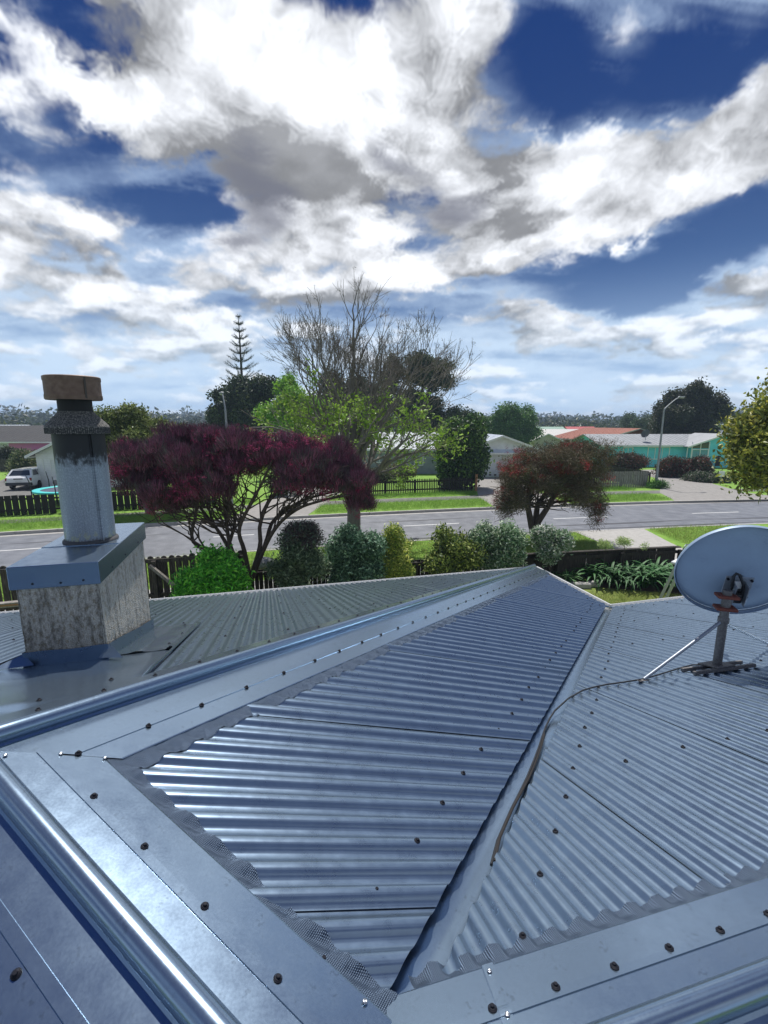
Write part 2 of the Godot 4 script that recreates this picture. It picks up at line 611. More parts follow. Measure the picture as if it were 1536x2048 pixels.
func make_materials():
	var fine := noise_image(512, 0.06, 4, 1)
	var mid := noise_image(512, 0.02, 5, 2)
	var grain := noise_image(512, 0.35, 2, 3)
	var cell := noise_image(512, 0.09, 1, 4, FastNoiseLite.TYPE_CELLULAR)
	var blot := mixed(mid, grain, 0.35)
	# painted steel of the roof
	var steel := Color(0.222, 0.298, 0.388)
	M.steel = StandardMaterial3D.new()
	M.steel.albedo_texture = ramp_texture(mixed(mid, fine, 0.4), [[0.0, steel * 0.82], [0.45, steel], [0.62, steel * 1.04], [1.0, steel * 1.22]])
	M.steel.metallic = 0.88
	M.steel.metallic_specular = 0.5
	M.steel.roughness = 1.0
	M.steel.roughness_texture = grey_texture(mixed(fine, mid, 0.5), 0.24, 0.34)
	M.steel.uv1_triplanar = true
	M.steel.uv1_world_triplanar = true
	M.steel.uv1_scale = Vector3.ONE * 0.9
	# folded flashings: same paint, handled more
	M.flashing = M.steel.duplicate()
	var smear := noise_image(1024, 0.012, 5, 9)
	M.flashing.albedo_texture = ramp_texture(mixed(smear, noise_image(1024, 0.05, 4, 8), 0.45), [[0.0, steel * 0.58], [0.22, steel * 0.76], [0.29, steel * 1.02], [0.7, steel * 1.1], [1.0, steel * 1.2]])
	M.flashing.roughness_texture = grey_texture(mixed(smear, fine_1024(), 0.4), 0.28, 0.18)
	M.flashing.uv1_scale = Vector3.ONE * 1.3
	M.flashing.normal_enabled = true
	M.flashing.normal_texture = normal_texture(noise_image(512, 0.006, 2, 31), 3.0)
	M.flashing.normal_scale = 0.10
	M.weave = weave_material()
	M.screw = plain(Color(0.012, 0.013, 0.019), 0.55)
	M.screw.metallic_specular = 0.25
	M.rivet = plain(Color(0.35, 0.37, 0.4), 0.3, 0.9)
	M.white_paint = worn(ramp_texture(blot, [[0.0, Color(0.55, 0.55, 0.53)], [0.4, Color(0.74, 0.74, 0.72)], [1.0, Color(0.82, 0.82, 0.81)]]), 0.6, 0.5)
	M.concrete = worn(ramp_texture(mixed(blot, grain, 0.4), [[0.0, Color(0.24, 0.23, 0.21)], [0.5, Color(0.37, 0.355, 0.33)], [1.0, Color(0.48, 0.465, 0.44)]]), 0.35, 0.9)
	M.gravel_drive = worn(ramp_texture(mixed(blot, grain, 0.5), [[0.0, Color(0.15, 0.14, 0.13)], [0.5, Color(0.26, 0.245, 0.225)], [1.0, Color(0.42, 0.40, 0.37)]]), 0.22, 0.95)
	M.asphalt = worn(ramp_texture(mixed(mid, grain, 0.5), [[0.0, Color(0.06, 0.062, 0.072)], [0.42, Color(0.135, 0.14, 0.156)], [0.6, Color(0.165, 0.17, 0.185)], [1.0, Color(0.26, 0.265, 0.28)]]), 0.12, 0.5)
	M.asphalt_path = worn(ramp_texture(mixed(mid, grain, 0.5), [[0.0, Color(0.09, 0.085, 0.08)], [0.5, Color(0.15, 0.145, 0.135)], [1.0, Color(0.22, 0.21, 0.2)]]), 0.2, 0.9)
	var gimg := mixed(mid, grain, 0.45)
	M.grass = worn(ramp_texture(gimg, [[0.0, Color(0.07, 0.15, 0.015)], [0.35, Color(0.13, 0.26, 0.025)], [0.6, Color(0.19, 0.33, 0.04)], [0.85, Color(0.28, 0.34, 0.07)], [1.0, Color(0.30, 0.27, 0.12)]]), 0.25, 0.95)
	M.lawn = worn(ramp_texture(gimg, [[0.0, Color(0.06, 0.10, 0.016)], [0.35, Color(0.12, 0.17, 0.028)], [0.6, Color(0.18, 0.22, 0.045)], [1.0, Color(0.26, 0.25, 0.09)]]), 0.35, 0.95)
	M.field = worn(ramp_texture(gimg, [[0.0, Color(0.05, 0.08, 0.02)], [0.5, Color(0.10, 0.14, 0.04)], [1.0, Color(0.18, 0.18, 0.07)]]), 0.02, 0.95)
	M.soil = worn(ramp_texture(mixed(blot, grain, 0.4), [[0.0, Color(0.03, 0.022, 0.015)], [0.6, Color(0.08, 0.06, 0.04)], [1.0, Color(0.15, 0.12, 0.085)]]), 0.6, 0.95)
	var wood := streak_image(512, 40)
	M.old_wood = worn(ramp_texture(wood, [[0.0, Color(0.03, 0.026, 0.022)], [0.5, Color(0.065, 0.056, 0.047)], [1.0, Color(0.14, 0.125, 0.105)]]), 1.1, 0.9)
	M.dark_wood = worn(ramp_texture(wood, [[0.0, Color(0.012, 0.010, 0.009)], [0.5, Color(0.032, 0.026, 0.022)], [1.0, Color(0.075, 0.062, 0.05)]]), 1.1, 0.9)
	M.grey_wood = worn(ramp_texture(wood, [[0.0, Color(0.14, 0.125, 0.11)], [0.5, Color(0.24, 0.22, 0.20)], [1.0, Color(0.36, 0.34, 0.31)]]), 1.1, 0.9)
	M.new_wood = plain(Color(0.32, 0.17, 0.08), 0.8)
	M.bark = worn(ramp_texture(mixed(wood, fine, 0.5), [[0.0, Color(0.03, 0.022, 0.018)], [0.5, Color(0.075, 0.055, 0.045)], [1.0, Color(0.15, 0.12, 0.10)]]), 1.4, 0.95)
	M.grey_bark = worn(ramp_texture(mixed(wood, fine, 0.5), [[0.0, Color(0.09, 0.078, 0.068)], [0.5, Color(0.20, 0.18, 0.155)], [1.0, Color(0.33, 0.30, 0.27)]]), 1.4, 0.95)
	M.leaf = leafy()
	M.dry_leaf = leafy(0.8, 0.35)
	M.galv = galvanised_material()
	M.glass = plain(Color(0.03, 0.035, 0.04), 0.05)
	M.glass.metallic_specular = 0.8
	M.curtain = plain(Color(0.42, 0.45, 0.50), 0.8)
	M.black = plain(Color(0.015, 0.015, 0.017), 0.5)
	M.rubber = plain(Color(0.012, 0.013, 0.016), 0.55)

func fine_1024() -> Image:
	return noise_image(1024, 0.08, 4, 12)

func streak_image(size: int, freq: int) -> Image:
	var f := FastNoiseLite.new()
	f.seed = 77
	f.frequency = 0.05
	f.fractal_octaves = 4
	var data := PackedByteArray()
	data.resize(size * size)
	for y in size:
		for x in size:
			var a := TAU * x / size
			var val := f.get_noise_3d(cos(a) * freq * 2.0, sin(a) * freq * 2.0, y * 0.12)
			data[y * size + x] = int(clampf(val * 0.9 + 0.5, 0, 1) * 255)
	return Image.create_from_data(size, size, false, Image.FORMAT_L8, data)

func weave_material() -> StandardMaterial3D:
	# soft edging: pleated dark foil pressed into a fine mesh
	var size := 256
	var hgt := PackedByteArray()
	hgt.resize(size * size)
	for y in size:
		for x in size:
			var a := sin(TAU * x / 8.0)
			var b := sin(TAU * (y + (4 if int(x / 8.0) % 2 == 0 else 0)) / 8.0)
			hgt[y * size + x] = int(clampf(0.5 + 0.25 * a + 0.25 * b, 0, 1) * 255)
	var img := Image.create_from_data(size, size, false, Image.FORMAT_L8, hgt)
	var m := StandardMaterial3D.new()
	m.albedo_texture = ramp_texture(img, [[0.0, Color(0.03, 0.043, 0.068)], [0.6, Color(0.085, 0.12, 0.175)], [1.0, Color(0.20, 0.26, 0.35)]])
	m.normal_enabled = true
	m.normal_texture = normal_texture(img, 6.0)
	m.normal_scale = 0.6
	m.roughness = 0.4
	m.metallic = 0.7
	m.uv1_scale = Vector3(1, 1, 1)
	return m

func galvanised_material() -> StandardMaterial3D:
	var c := mixed(noise_image(512, 0.11, 2, 41, FastNoiseLite.TYPE_CELLULAR), noise_image(512, 0.3, 2, 42), 0.5)
	var m := worn(ramp_texture(c, [[0.0, Color(0.10, 0.12, 0.14)], [0.45, Color(0.26, 0.29, 0.33)], [0.75, Color(0.42, 0.45, 0.5)], [1.0, Color(0.6, 0.62, 0.66)]]), 3.0, 0.42)
	m.metallic = 0.45
	return m

# ---------------------------------------------------------------- the house and its roof
# a point of a roof plane: L falls away from the camera, M to the right, R (the wing) away, W towards the camera
func roof(pl: String, u: float, v: float, h := 0.0) -> Vector3:
	var z := 0.0
	var nn := Vector3.UP
	match pl:
		"L":
			z = -SLOPE * u
			nn = (Vector3.UP + PU * SLOPE).normalized()
		"M":
			z = -SLOPE * v
			nn = (Vector3.UP + PV * SLOPE).normalized()
		"R":
			z = -SLOPE * (u + 2.0 * WING)
			nn = (Vector3.UP + PU * SLOPE).normalized()
		"W":
			z = SLOPE * u
			nn = (Vector3.UP - PU * SLOPE).normalized()
	return JUNC + PU * u + PV * v + Vector3.UP * z + nn * h

func roof_normal(pl: String) -> Vector3:
	match pl:
		"M": return (Vector3.UP + PV * SLOPE).normalized()
		"W": return (Vector3.UP - PU * SLOPE).normalized()
	return (Vector3.UP + PU * SLOPE).normalized()

const CREST := {"M": -0.415, "R": 1.357, "L": 0.31, "W": 0.02}

func wave(pl: String, a: float) -> float:
	return 0.0085 * tanh(1.35 * cos(TAU * (a - CREST[pl]) / PITCH)) / tanh(1.35)

# where a sheet begins and ends going down the slope, in plan, at the across-position a
func sheet_range(pl: String, a: float) -> Vector2:
	match pl:
		"M": # a is u, range in v
			var bot := HALF + 0.045
			if a < HALF - 2.0 * WING: bot = minf(bot, a + 2.0 * WING - 0.058)
			return Vector2(absf(a) + 0.16, bot)
		"R": # a is v, range in u
			var bot := HALF - 2.0 * WING + 0.045
			if a < HALF: bot = minf(bot, a - 2.0 * WING - 0.055)
			return Vector2(-WING + 0.10, bot)
		"L":
			var top := 0.10
			if a > 0.0: top = a + 0.16
			if a > -0.62 and a < 0.285: top = 2.13
			elif a <= -0.62: top = 1.22
			return Vector2(top, HALF + 0.045)
		"W":
			var t := 0.10
			if a > 0.0: t = minf(a, WING) + 0.12
			return Vector2(-t, -HALF - 0.045)
	return Vector2.ZERO

func roof_uv(pl: String, a: float, b: float, h: float) -> Vector3:
	return roof(pl, a, b, h) if pl == "M" else roof(pl, b, a, h)

func corrugated_sheet(pl: String, a0: float, a1: float, over_low: bool) -> ArrayMesh:
	# one sheet, its low-a (or high-a) edge riding over its neighbour
	var mb := MB.new()
	var step := PITCH / 12.0
	var cols := []
	var cnt := int(ceil((a1 - a0) / step))
	for i in cnt + 1: cols.append(minf(a0 + i * step, a1))
	var nn := roof_normal(pl)
	var A := PU if pl == "M" else PV
	var rows := 7
	var first := -1
	var kept := 0
	var lift_seed := a0 * 3.7
	for ci in cols.size():
		var a: float = cols[ci]
		var rg := sheet_range(pl, a)
		if absf(rg.y - rg.x) < 0.02 or (pl != "W" and rg.y < rg.x) or (pl == "W" and rg.y > rg.x):
			rg = Vector2(rg.x, rg.x + (0.02 if pl != "W" else -0.02))
		var edge := (a - a0) if over_low else (a1 - a)
		var lift := 0.0062 * smoothstep(0.075, 0.030, edge) + 0.0012
		if edge < 0.0125: lift -= 0.0045 * (1.0 - edge / 0.0125)
		var far_edge := (a1 - a) if over_low else (a - a0)
		if far_edge < 0.05: lift -= 0.0012
		var e := 0.0008
		var slope := (wave(pl, a + e) - wave(pl, a - e)) / (2.0 * e)
		for r in rows:
			var t := float(r) / (rows - 1)
			var b := lerpf(rg.x, rg.y, t)
			var dent := 0.0011 * sin(b * 2.3 + lift_seed) * cos(b * 0.9 + a * 4.0)
			mb.v.append(roof_uv(pl, a, b, wave(pl, a) + lift + dent))
			var tilt := 0.0025 * cos(b * 2.3 + lift_seed)
			var B := (PV if pl == "M" else PU)
			mb.n.append((nn - A * slope - B * tilt).normalized())
			mb.uv.append(Vector2(a, b))
		kept += 1
	var p00 := mb.v[0]
	var up := (mb.v[rows] - p00).cross(mb.v[rows - 1] - p00).dot(nn) > 0.0
	for c in kept - 1:
		for r in rows - 1:
			var i := c * rows + r
			if up:
				mb.ix.append_array(PackedInt32Array([i, i + rows + 1, i + rows, i, i + 1, i + rows + 1]))
			else:
				mb.ix.append_array(PackedInt32Array([i, i + rows, i + rows + 1, i, i + rows + 1, i + 1]))
	return mb.mesh()

var screw_mesh: ArrayMesh
var rivet_mesh: ArrayMesh

func make_screw_meshes():
	var mb := MB.new()
	mb.lathe([[0.0105, 0.0], [0.0105, 0.0018], [0.0105, 0.0018], [0.0080, 0.0034], [0.0080, 0.0034]], 16)
	mb.lathe([[0.0078, 0.0030], [0.0074, 0.0042], [0.0052, 0.0046]], 14)
	mb.lathe([[0.0056, 0.0040], [0.0052, 0.0084], [0.0052, 0.0084], [0.0040, 0.0092], [0.0040, 0.0092], [0.0001, 0.0092]], 6)
	screw_mesh = mb.mesh()
	var rb := MB.new()
	rb.lathe([[0.0055, 0.0], [0.0050, 0.0014], [0.0030, 0.0022], [0.0028, 0.0018], [0.0001, 0.0012]], 12)
	rivet_mesh = rb.mesh()

func fixing(pl: String, u: float, v: float, h: float, parent: Node3D, rivet := false):
	var o := MeshInstance3D.new()
	o.mesh = rivet_mesh if rivet else screw_mesh
	o.material_override = M.rivet if rivet else M.screw
	o.name = "rivet" if rivet else "screw"
	var nn := roof_normal(pl)
	var tip := nn + Vector3(rng.randf_range(-0.08, 0.08), 0, rng.randf_range(-0.08, 0.08))
	tip = tip.normalized()
	var x := tip.cross(PU).normalized().rotated(tip, rng.randf() * TAU)
	parent.add_child(o, true)
	o.transform = Transform3D(Basis(x, tip, x.cross(tip)).scaled(Vector3.ONE * (1.0 if rivet else 0.88)), roof(pl, u, v, h))

# a folded cap along a hip or ridge; each side lies on its own plane
func cap_points(dir: Vector3, base: Vector3, side_pl: String, prof: Array) -> Array:
	var nn := roof_normal(side_pl)
	var q := nn.cross(dir).normalized()
	# q must point down the plane, away from the line
	var downhill := (Vector3.DOWN - nn * Vector3.DOWN.dot(nn)).normalized()
	if q.dot(downhill) < 0.0: q = -q
	var out := []
	for p in prof: out.append(base + q * p[0] + nn * p[1])
	return out

func cut(p: Vector3, dir: Vector3, on: Vector3, nrm: Vector3) -> Vector3:
	return p - dir * ((p - on).dot(nrm) / dir.dot(nrm))

func build_cap(called: String, house: Node3D, base: Vector3, dir: Vector3, left_pl: String, right_pl: String, flange: Array, c0: Array, c1: Array, bead := 0.030) -> MeshInstance3D:
	# flange: [fold one, fold two, edge]; c0 and c1: [point, normal] of the planes that cut its ends
	dir = dir.normalized()
	var prof := [[bead * 0.93, 0.0175], [flange[0] - 0.0012, 0.020], [flange[0], 0.0226], [flange[1], 0.0226], [flange[1] + 0.0012, 0.0200], [flange[2] - 0.004, 0.0185], [flange[2], 0.0170], [flange[2] + 0.0006, 0.0085]]
	var L := cap_points(dir, base, left_pl, prof)
	var R := cap_points(dir, base, right_pl, prof)
	var side: Vector3 = (R[1] - L[1])
	side.y = 0.0
	side = side.normalized()
	side = (side - dir * side.dot(dir)).normalized()
	var up := side.cross(dir).normalized()
	if up.y < 0.0: up = -up
	var ring := []
	for i in range(L.size() - 1, -1, -1): ring.append(L[i])
	var mid: Vector3 = (L[0] + R[0]) * 0.5
	var lift := bead * 0.72
	for i in 15:
		var an := deg_to_rad(lerpf(212.0, -32.0, i / 14.0))
		ring.append(mid + up * (lift + bead * sin(an)) + side * bead * cos(an))
	for i in R.size(): ring.append(R[i])
	var mb := MB.new()
	var segs := 26
	for i in ring.size() - 1:
		var a: Vector3 = ring[i]
		var b: Vector3 = ring[i + 1]
		var a0 := cut(a, dir, c0[0], c0[1])
		var a1 := cut(a, dir, c1[0], c1[1])
		var b0 := cut(b, dir, c0[0], c0[1])
		var b1 := cut(b, dir, c1[0], c1[1])
		var smooth_bead := i >= L.size() and i < L.size() + 13
		if not smooth_bead:
			if (b - a).cross(a1 - a0).dot(up) > 0.0: mb.quad(a0, b0, b1, a1)
			else: mb.quad(a0, a1, b1, b0)
		else:
			var k := i - L.size()
			var s := mb.v.size()
			for e in 2:
				var an := deg_to_rad(lerpf(212.0, -32.0, (k + e) / 14.0))
				var nn := (up * sin(an) + side * cos(an)).normalized()
				mb.v.append(a0 if e == 0 else b0)
				mb.v.append(a1 if e == 0 else b1)
				mb.n.append(nn); mb.n.append(nn)
				mb.uv.append(Vector2.ZERO); mb.uv.append(Vector2.ONE)
			# s: a0, s+1: a1, s+2: b0, s+3: b1
			var nn2 := (mb.v[s + 2] - mb.v[s]).cross(mb.v[s + 1] - mb.v[s])
			if nn2.dot(mb.n[s]) > 0.0: mb.ix.append_array(PackedInt32Array([s, s + 3, s + 2, s, s + 1, s + 3]))
			else: mb.ix.append_array(PackedInt32Array([s, s + 2, s + 3, s, s + 3, s + 1]))
	return hpart(mb, called, M.flashing, house)

func hpart(mb: MB, called: String, m: Material, parent: Node3D) -> MeshInstance3D:
	# meshes written in world coordinates, under a thing that stands at its base
	var o := part(mb, called, m, parent)
	o.position = -parent.position
	return o

func soft_edge(house: Node3D, pl: String, base: Vector3, dir: Vector3, edge: float, s0: float, s1: float, seed_: int):
	# pleated edging under a flange, dressed down over the corrugations
	dir = dir.normalized()
	var nn := roof_normal(pl)
	var q := nn.cross(dir).normalized()
	var downhill := (Vector3.DOWN - nn * Vector3.DOWN.dot(nn)).normalized()
	if q.dot(downhill) < 0.0: q = -q
	var f := FastNoiseLite.new()
	f.seed = seed_
	f.frequency = 9.0
	var mb := MB.new()
	var cnt := int((s1 - s0) / 0.006)
	var rows := 8
	var pts := []
	for i in cnt + 1:
		var s := lerpf(s0, s1, float(i) / cnt)
		var w := 0.052 + 0.012 * f.get_noise_1d(s)
		for r in rows:
			var t := float(r) / (rows - 1)
			var d := edge - 0.025 + t * (w + 0.025)
			var p := base + dir * s + q * d
			var rel := p - JUNC
			var across := rel.dot(PU) if pl == "M" else rel.dot(PV)
			var ground := wave(pl, across) + 0.0035 + 0.0016 * f.get_noise_2d(s * 3.0, t)
			var top := 0.0155
			var k := smoothstep(0.25, 0.85, t)
			var h := lerpf(top, ground, k) if r < rows - 1 else ground + 0.0005
			h = maxf(h, ground - 0.0002)
			# small pleats
			h += 0.0012 * sin(s * 260.0) * k
			pts.append(p + nn * h)
	mb.grid(pts, cnt + 1, rows, false)
	# orient upwards
	if mb.n[0].dot(nn) < 0.0:
		var mb2 := MB.new()
		mb2.grid(pts, cnt + 1, rows, true)
		mb = mb2
	for i in mb.uv.size():
		var s := (i / rows) * 0.006
		mb.uv[i] = Vector2(s / 0.13, (i % rows) * 0.011 / 0.13)
	hpart(mb, "soft_edging", M.weave, house)

func build_house():
	make_screw_meshes()
	var house := thing("house", "house with a dark blue-grey corrugated steel hip roof and white gutters", "house", Vector3(JUNC.x, 0.12, JUNC.z))
	# walls under the roof
	var mb := MB.new()
	var w0 := HALF - 0.55
	var hb := Basis(PV, Vector3.UP, -PU)
	mb.box(JUNC * Vector3(1, 0, 1) + PV * (w0 - 6.5) + Vector3.UP * 1.25, Vector3(13.0, 2.25, w0 * 2.0), hb)
	hpart(mb, "wall", M.white_paint, house)
	mb = MB.new()
	var wu := (HALF - 2.0 * WING - 0.55)
	mb.box(JUNC * Vector3(1, 0, 1) + PV * (w0 + 3.5) + PU * (wu - w0) * 0.5 + Vector3.UP * 1.24, Vector3(7.0, 2.22, wu + w0 - 0.02), hb)
	hpart(mb, "wall", M.white_paint, house)
	# corrugated sheets
	var sheets := {}
	var plan := {"M": [-1.210, HALF + 0.03, true], "R": [-0.386 + 0.762 * 2, 11.0, true], "L": [-6.6, HALF + 0.03, false], "W": [-5.0, 9.0, false]}
	var laps := {"M": -0.448, "R": 1.900, "L": 0.29, "W": 0.05}
	for pl in ["M", "R", "L", "W"]:
		var lo: float = {"M": -0.73, "R": 1.02, "L": -5.6, "W": -4.5}[pl]
		var hi: float = {"M": 4.82, "R": 9.5, "L": 4.82, "W": 6.0}[pl]
		var first := int(floor((lo - laps[pl]) / 0.762))
		sheets[pl] = []
		for i in range(first, 30):
			var a0: float = laps[pl] + i * 0.762
			if a0 > hi: break
			var over: bool = plan[pl][2]
			var s0 := maxf(a0 if over else a0 - 0.045, lo)
			var s1 := minf(a0 + 0.762 + (0.045 if over else 0.0), hi)
			if s1 - s0 < 0.05: continue
			# L is cut round the chimney: split where its start jumps
			var cuts := [s0]
			if pl == "L":
				for c in [-0.62, 0.285]:
					if c > s0 + 0.01 and c < s1 - 0.01: cuts.append(c)
			cuts.append(s1)
			for c in cuts.size() - 1:
				var e0: float = cuts[c] + (0.0005 if c > 0 else 0.0)
				var e1: float = cuts[c + 1] - (0.0005 if c < cuts.size() - 2 else 0.0)
				if e1 - e0 < 0.02: continue
				var o := put(corrugated_sheet(pl, e0, e1, over), "roof_sheet", M.steel, house)
				o.position = -house.position
				sheets[pl].append([e0, e1, o])
	var sheet_at := func(pl: String, a: float) -> Node3D:
		for s in sheets[pl]:
			if a >= s[0] and a <= s[1]: return s[2]
		return sheets[pl][0][2]
	# screws down the valley on both sides, two crests apart
	for i in 30:
		var u := -0.567 + 0.1524 * i
		var v := u + 1.455 + rng.randf_range(-0.012, 0.012)
		if v < HALF - 0.1: fixing("M", u, v, 0.0102, sheet_at.call("M", u))
		var v2 := 1.357 + 0.1524 * i
		var u2 := v2 - 1.945 + rng.randf_range(-0.012, 0.012)
		if u2 < HALF - 2.0 * WING - 0.1 and u2 > -0.6: fixing("R", u2, v2, 0.0102, sheet_at.call("R", v2))
	# purlin rows
	for row in [[0.0, 2.19], [0.79, 4.03], [1.57, 3.73], [2.35, 4.45], [3.1, 5.2]]:
		var v: float = row[1]
		var k := 0
		while v < 9.2:
			v = 1.357 + round((v - 1.357) / PITCH) * PITCH
			fixing("R", row[0] + rng.randf_range(-0.01, 0.01), v, 0.0102, sheet_at.call("R", v))
			v += PITCH * (4 if k % 3 == 0 else 3)
			k += 1
	for row in [[HALF - 0.15, 3.4]]:
		for i in 9:
			var u := CREST.M + PITCH * (48 + 3 * i)
			if u < HALF - 0.2: fixing("M", u, row[0], 0.0102, sheet_at.call("M", u))
	for row in [1.45, 2.3, 3.1, 3.9, 4.75]:
		var v := -2.5
		while v < row - 0.35:
			v = CREST.L + round((v - CREST.L) / PITCH) * PITCH
			if not (v > -0.7 and v < 0.33 and row < 2.2): fixing("L", row + rng.randf_range(-0.015, 0.015), v, 0.0102, sheet_at.call("L", v))
			v += PITCH * 5
	# valley gutter
	mb = MB.new()
	var vd := (PU + PV - Vector3.UP * SLOPE).normalized()
	var pts := []
	var cross_ := [["M", -0.16, -0.026], ["M", -0.10, -0.032], ["M", -0.02, -0.036], ["R", 0.024, -0.036], ["R", 0.036, -0.016], ["R", 0.15, -0.013]]
	for e in [0.10, 0.7, 1.4, 2.0, 2.6, 3.4, HALF - WING + 0.03]:
		for c in cross_:
			var ku: float = -WING + e - c[1] / sqrt(2.0)
			var kv: float = WING + e + c[1] / sqrt(2.0)
			if c[0] == "M": pts.append(roof("M", ku, kv, c[2]))
			else: pts.append(roof("R", ku, kv, c[2]))
	mb.grid(pts, 7, 6, false)
	if mb.n[8].y < 0.0:
		mb = MB.new()
		mb.grid(pts, 7, 6, true)
	hpart(mb, "valley_gutter", M.flashing, house)
	# caps
	var dA := (PU + PV - Vector3.UP * SLOPE)
	var dB := (-PU + PV - Vector3.UP * SLOPE)
	var K := roof("M", -WING, WING)
	var eave_plane := [roof("M", HALF, HALF) + PV * 0.03, dA.normalized()]
	var mitreAB := [JUNC, PU]
	var mitreBC := [K, (PU - PV).normalized()]
	var A := build_cap("hip_cap", house, JUNC, dA, "L", "M", [0.147, 0.175, 0.262], mitreAB, eave_plane)
	var B := build_cap("hip_cap", house, JUNC, dB, "W", "M", [0.108, 0.131, 0.228], mitreAB, [K + dB.normalized() * 0.13, (PU - PV).normalized()])
	var C := build_cap("ridge_cap", house, K, PV, "W", "R", [0.100, 0.119, 0.214], [K + PV * 0.07, PV], [K + PV * 8.6, PV])
	var D := build_cap("ridge_cap", house, JUNC, -PV, "W", "L", [0.11, 0.13, 0.23], [JUNC - PV * 0.02, PV], [JUNC - PV * 5.5, PV])
	soft_edge(house, "M", JUNC, dA, 0.262, 0.24, 6.75, 3)
	soft_edge(house, "M", JUNC, dB, 0.228, 0.27, 1.235, 4)
	soft_edge(house, "R", K, PV, 0.214, 0.22, 6.0, 5)
	var na := dA.normalized()
	var at_line := func(pl: String, base: Vector3, dir: Vector3, s: float, d: float) -> Vector2:
		var nn := roof_normal(pl)
		var q := nn.cross(dir.normalized()).normalized()
		var dh := (Vector3.DOWN - nn * Vector3.DOWN.dot(nn)).normalized()
		if q.dot(dh) < 0.0: q = -q
		var p := base + dir.normalized() * s + q * d - JUNC
		return Vector2(p.dot(PU), p.dot(PV))
	var s := 0.19
	while s < 6.8:
		var q: Vector2 = at_line.call("M", JUNC, dA, s, 0.176)
		fixing("M", q.x, q.y, 0.0228, A)
		q = at_line.call("L", JUNC, dA, s + 0.05, 0.176)
		fixing("L", q.x, q.y, 0.0228, A)
		s += 0.218 + rng.randf_range(-0.01, 0.01)
	for i in 5:
		var q: Vector2 = at_line.call("M", JUNC, dB, 0.357 + 0.2175 * i, 0.131)
		fixing("M", q.x, q.y, 0.0228, B)
		q = at_line.call("W", JUNC, dB, 0.40 + 0.21 * i, 0.145)
		fixing("W", q.x, q.y, 0.021, B)
	for i in 16:
		var q: Vector2 = at_line.call("R", K, PV, 0.353 + 0.1435 * i, 0.119)
		fixing("R", q.x, q.y, 0.0228, C)
	for r in [["M", JUNC, dA, 0.05, 0.075, A], ["M", JUNC, dA, 0.155, 0.15, A], ["M", JUNC, dA, 0.235, 0.235, A], ["M", JUNC, dB, 1.17, 0.215, B], ["R", K, PV, 0.385, 0.195, C], ["R", K, PV, 0.375, 0.10, C]]:
		var q: Vector2 = at_line.call(r[0], r[1], r[2], r[3], r[4])
		fixing(r[0], q.x, q.y, 0.0225, r[5], true)
	# lap joint in the wing's ridge cap: a second length riding over the first
	mb = MB.new()
	var lap := []
	for d in [0.034, 0.0995, 0.101, 0.118, 0.1195, 0.2145]:
		var hh := 0.0212 if (d < 0.1 or d > 0.119) else 0.0238
		for e in [0.345, 0.348, 0.372]:
			var q: Vector2 = at_line.call("R", K, PV, e + d * 0.14, d)
			lap.append(roof("R", q.x, q.y, hh - (0.0016 if e < 0.346 else 0.0)))
	mb.grid(lap, 6, 3, false)
	if mb.n[4].y < 0.0:
		mb = MB.new()
		mb.grid(lap, 6, 3, true)
	hpart(mb, "cap_lap", M.flashing, house)
	# flat apron flashing round the chimney
	build_apron(house)
	# gutters
	gutter(house, roof("L", HALF + 0.01, -5.6), roof("L", HALF + 0.01, HALF + 0.12), PU)
	gutter(house, roof("M", HALF + 0.12, HALF + 0.01), roof("M", HALF - 2.0 * WING + 0.12, HALF + 0.01), PV)
	gutter(house, roof("R", HALF - 2.0 * WING + 0.01, HALF + 0.12), roof("R", HALF - 2.0 * WING + 0.01, 9.5), PU)
	# soffit boards close the eaves
	for b in [[roof("L", HALF - 0.28, -1.0) , Vector3(9.0, 0.02, 0.56)]]:
		mb = MB.new()
		mb.box(Vector3(b[0].x, 2.30, b[0].z), b[1], Basis(PV, Vector3.UP, -PU))
		hpart(mb, "soffit", M.white_paint, house)

func gutter(house: Node3D, a: Vector3, b: Vector3, out: Vector3):
	var mb := MB.new()
	var prof := [[0.0, -0.03], [0.0, -0.125], [0.105, -0.125], [0.118, -0.022], [0.124, -0.014], [0.132, -0.016], [0.134, -0.026], [0.126, -0.030], [0.112, -0.132], [-0.008, -0.132], [-0.008, -0.03]]
	for i in prof.size() - 1:
		var p: Array = prof[i]
		var q: Array = prof[i + 1]
		var pa: Vector3 = a + out * p[0] + Vector3.UP * p[1]
		var qa: Vector3 = a + out * q[0] + Vector3.UP * q[1]
		var pb: Vector3 = b + out * p[0] + Vector3.UP * p[1]
		var qb: Vector3 = b + out * q[0] + Vector3.UP * q[1]
		if (b - a).cross(Vector3.UP).dot(out) > 0.0: mb.quad(pa, pb, qb, qa)
		else: mb.quad(pb, pa, qa, qb)
	hpart(mb, "gutter", M.white_paint, house)
	var f := MB.new()
	f.beam(a - out * 0.03 + Vector3.DOWN * 0.11, b - out * 0.03 + Vector3.DOWN * 0.11, 0.02, 0.17)
	hpart(f, "fascia", M.white_paint, house)

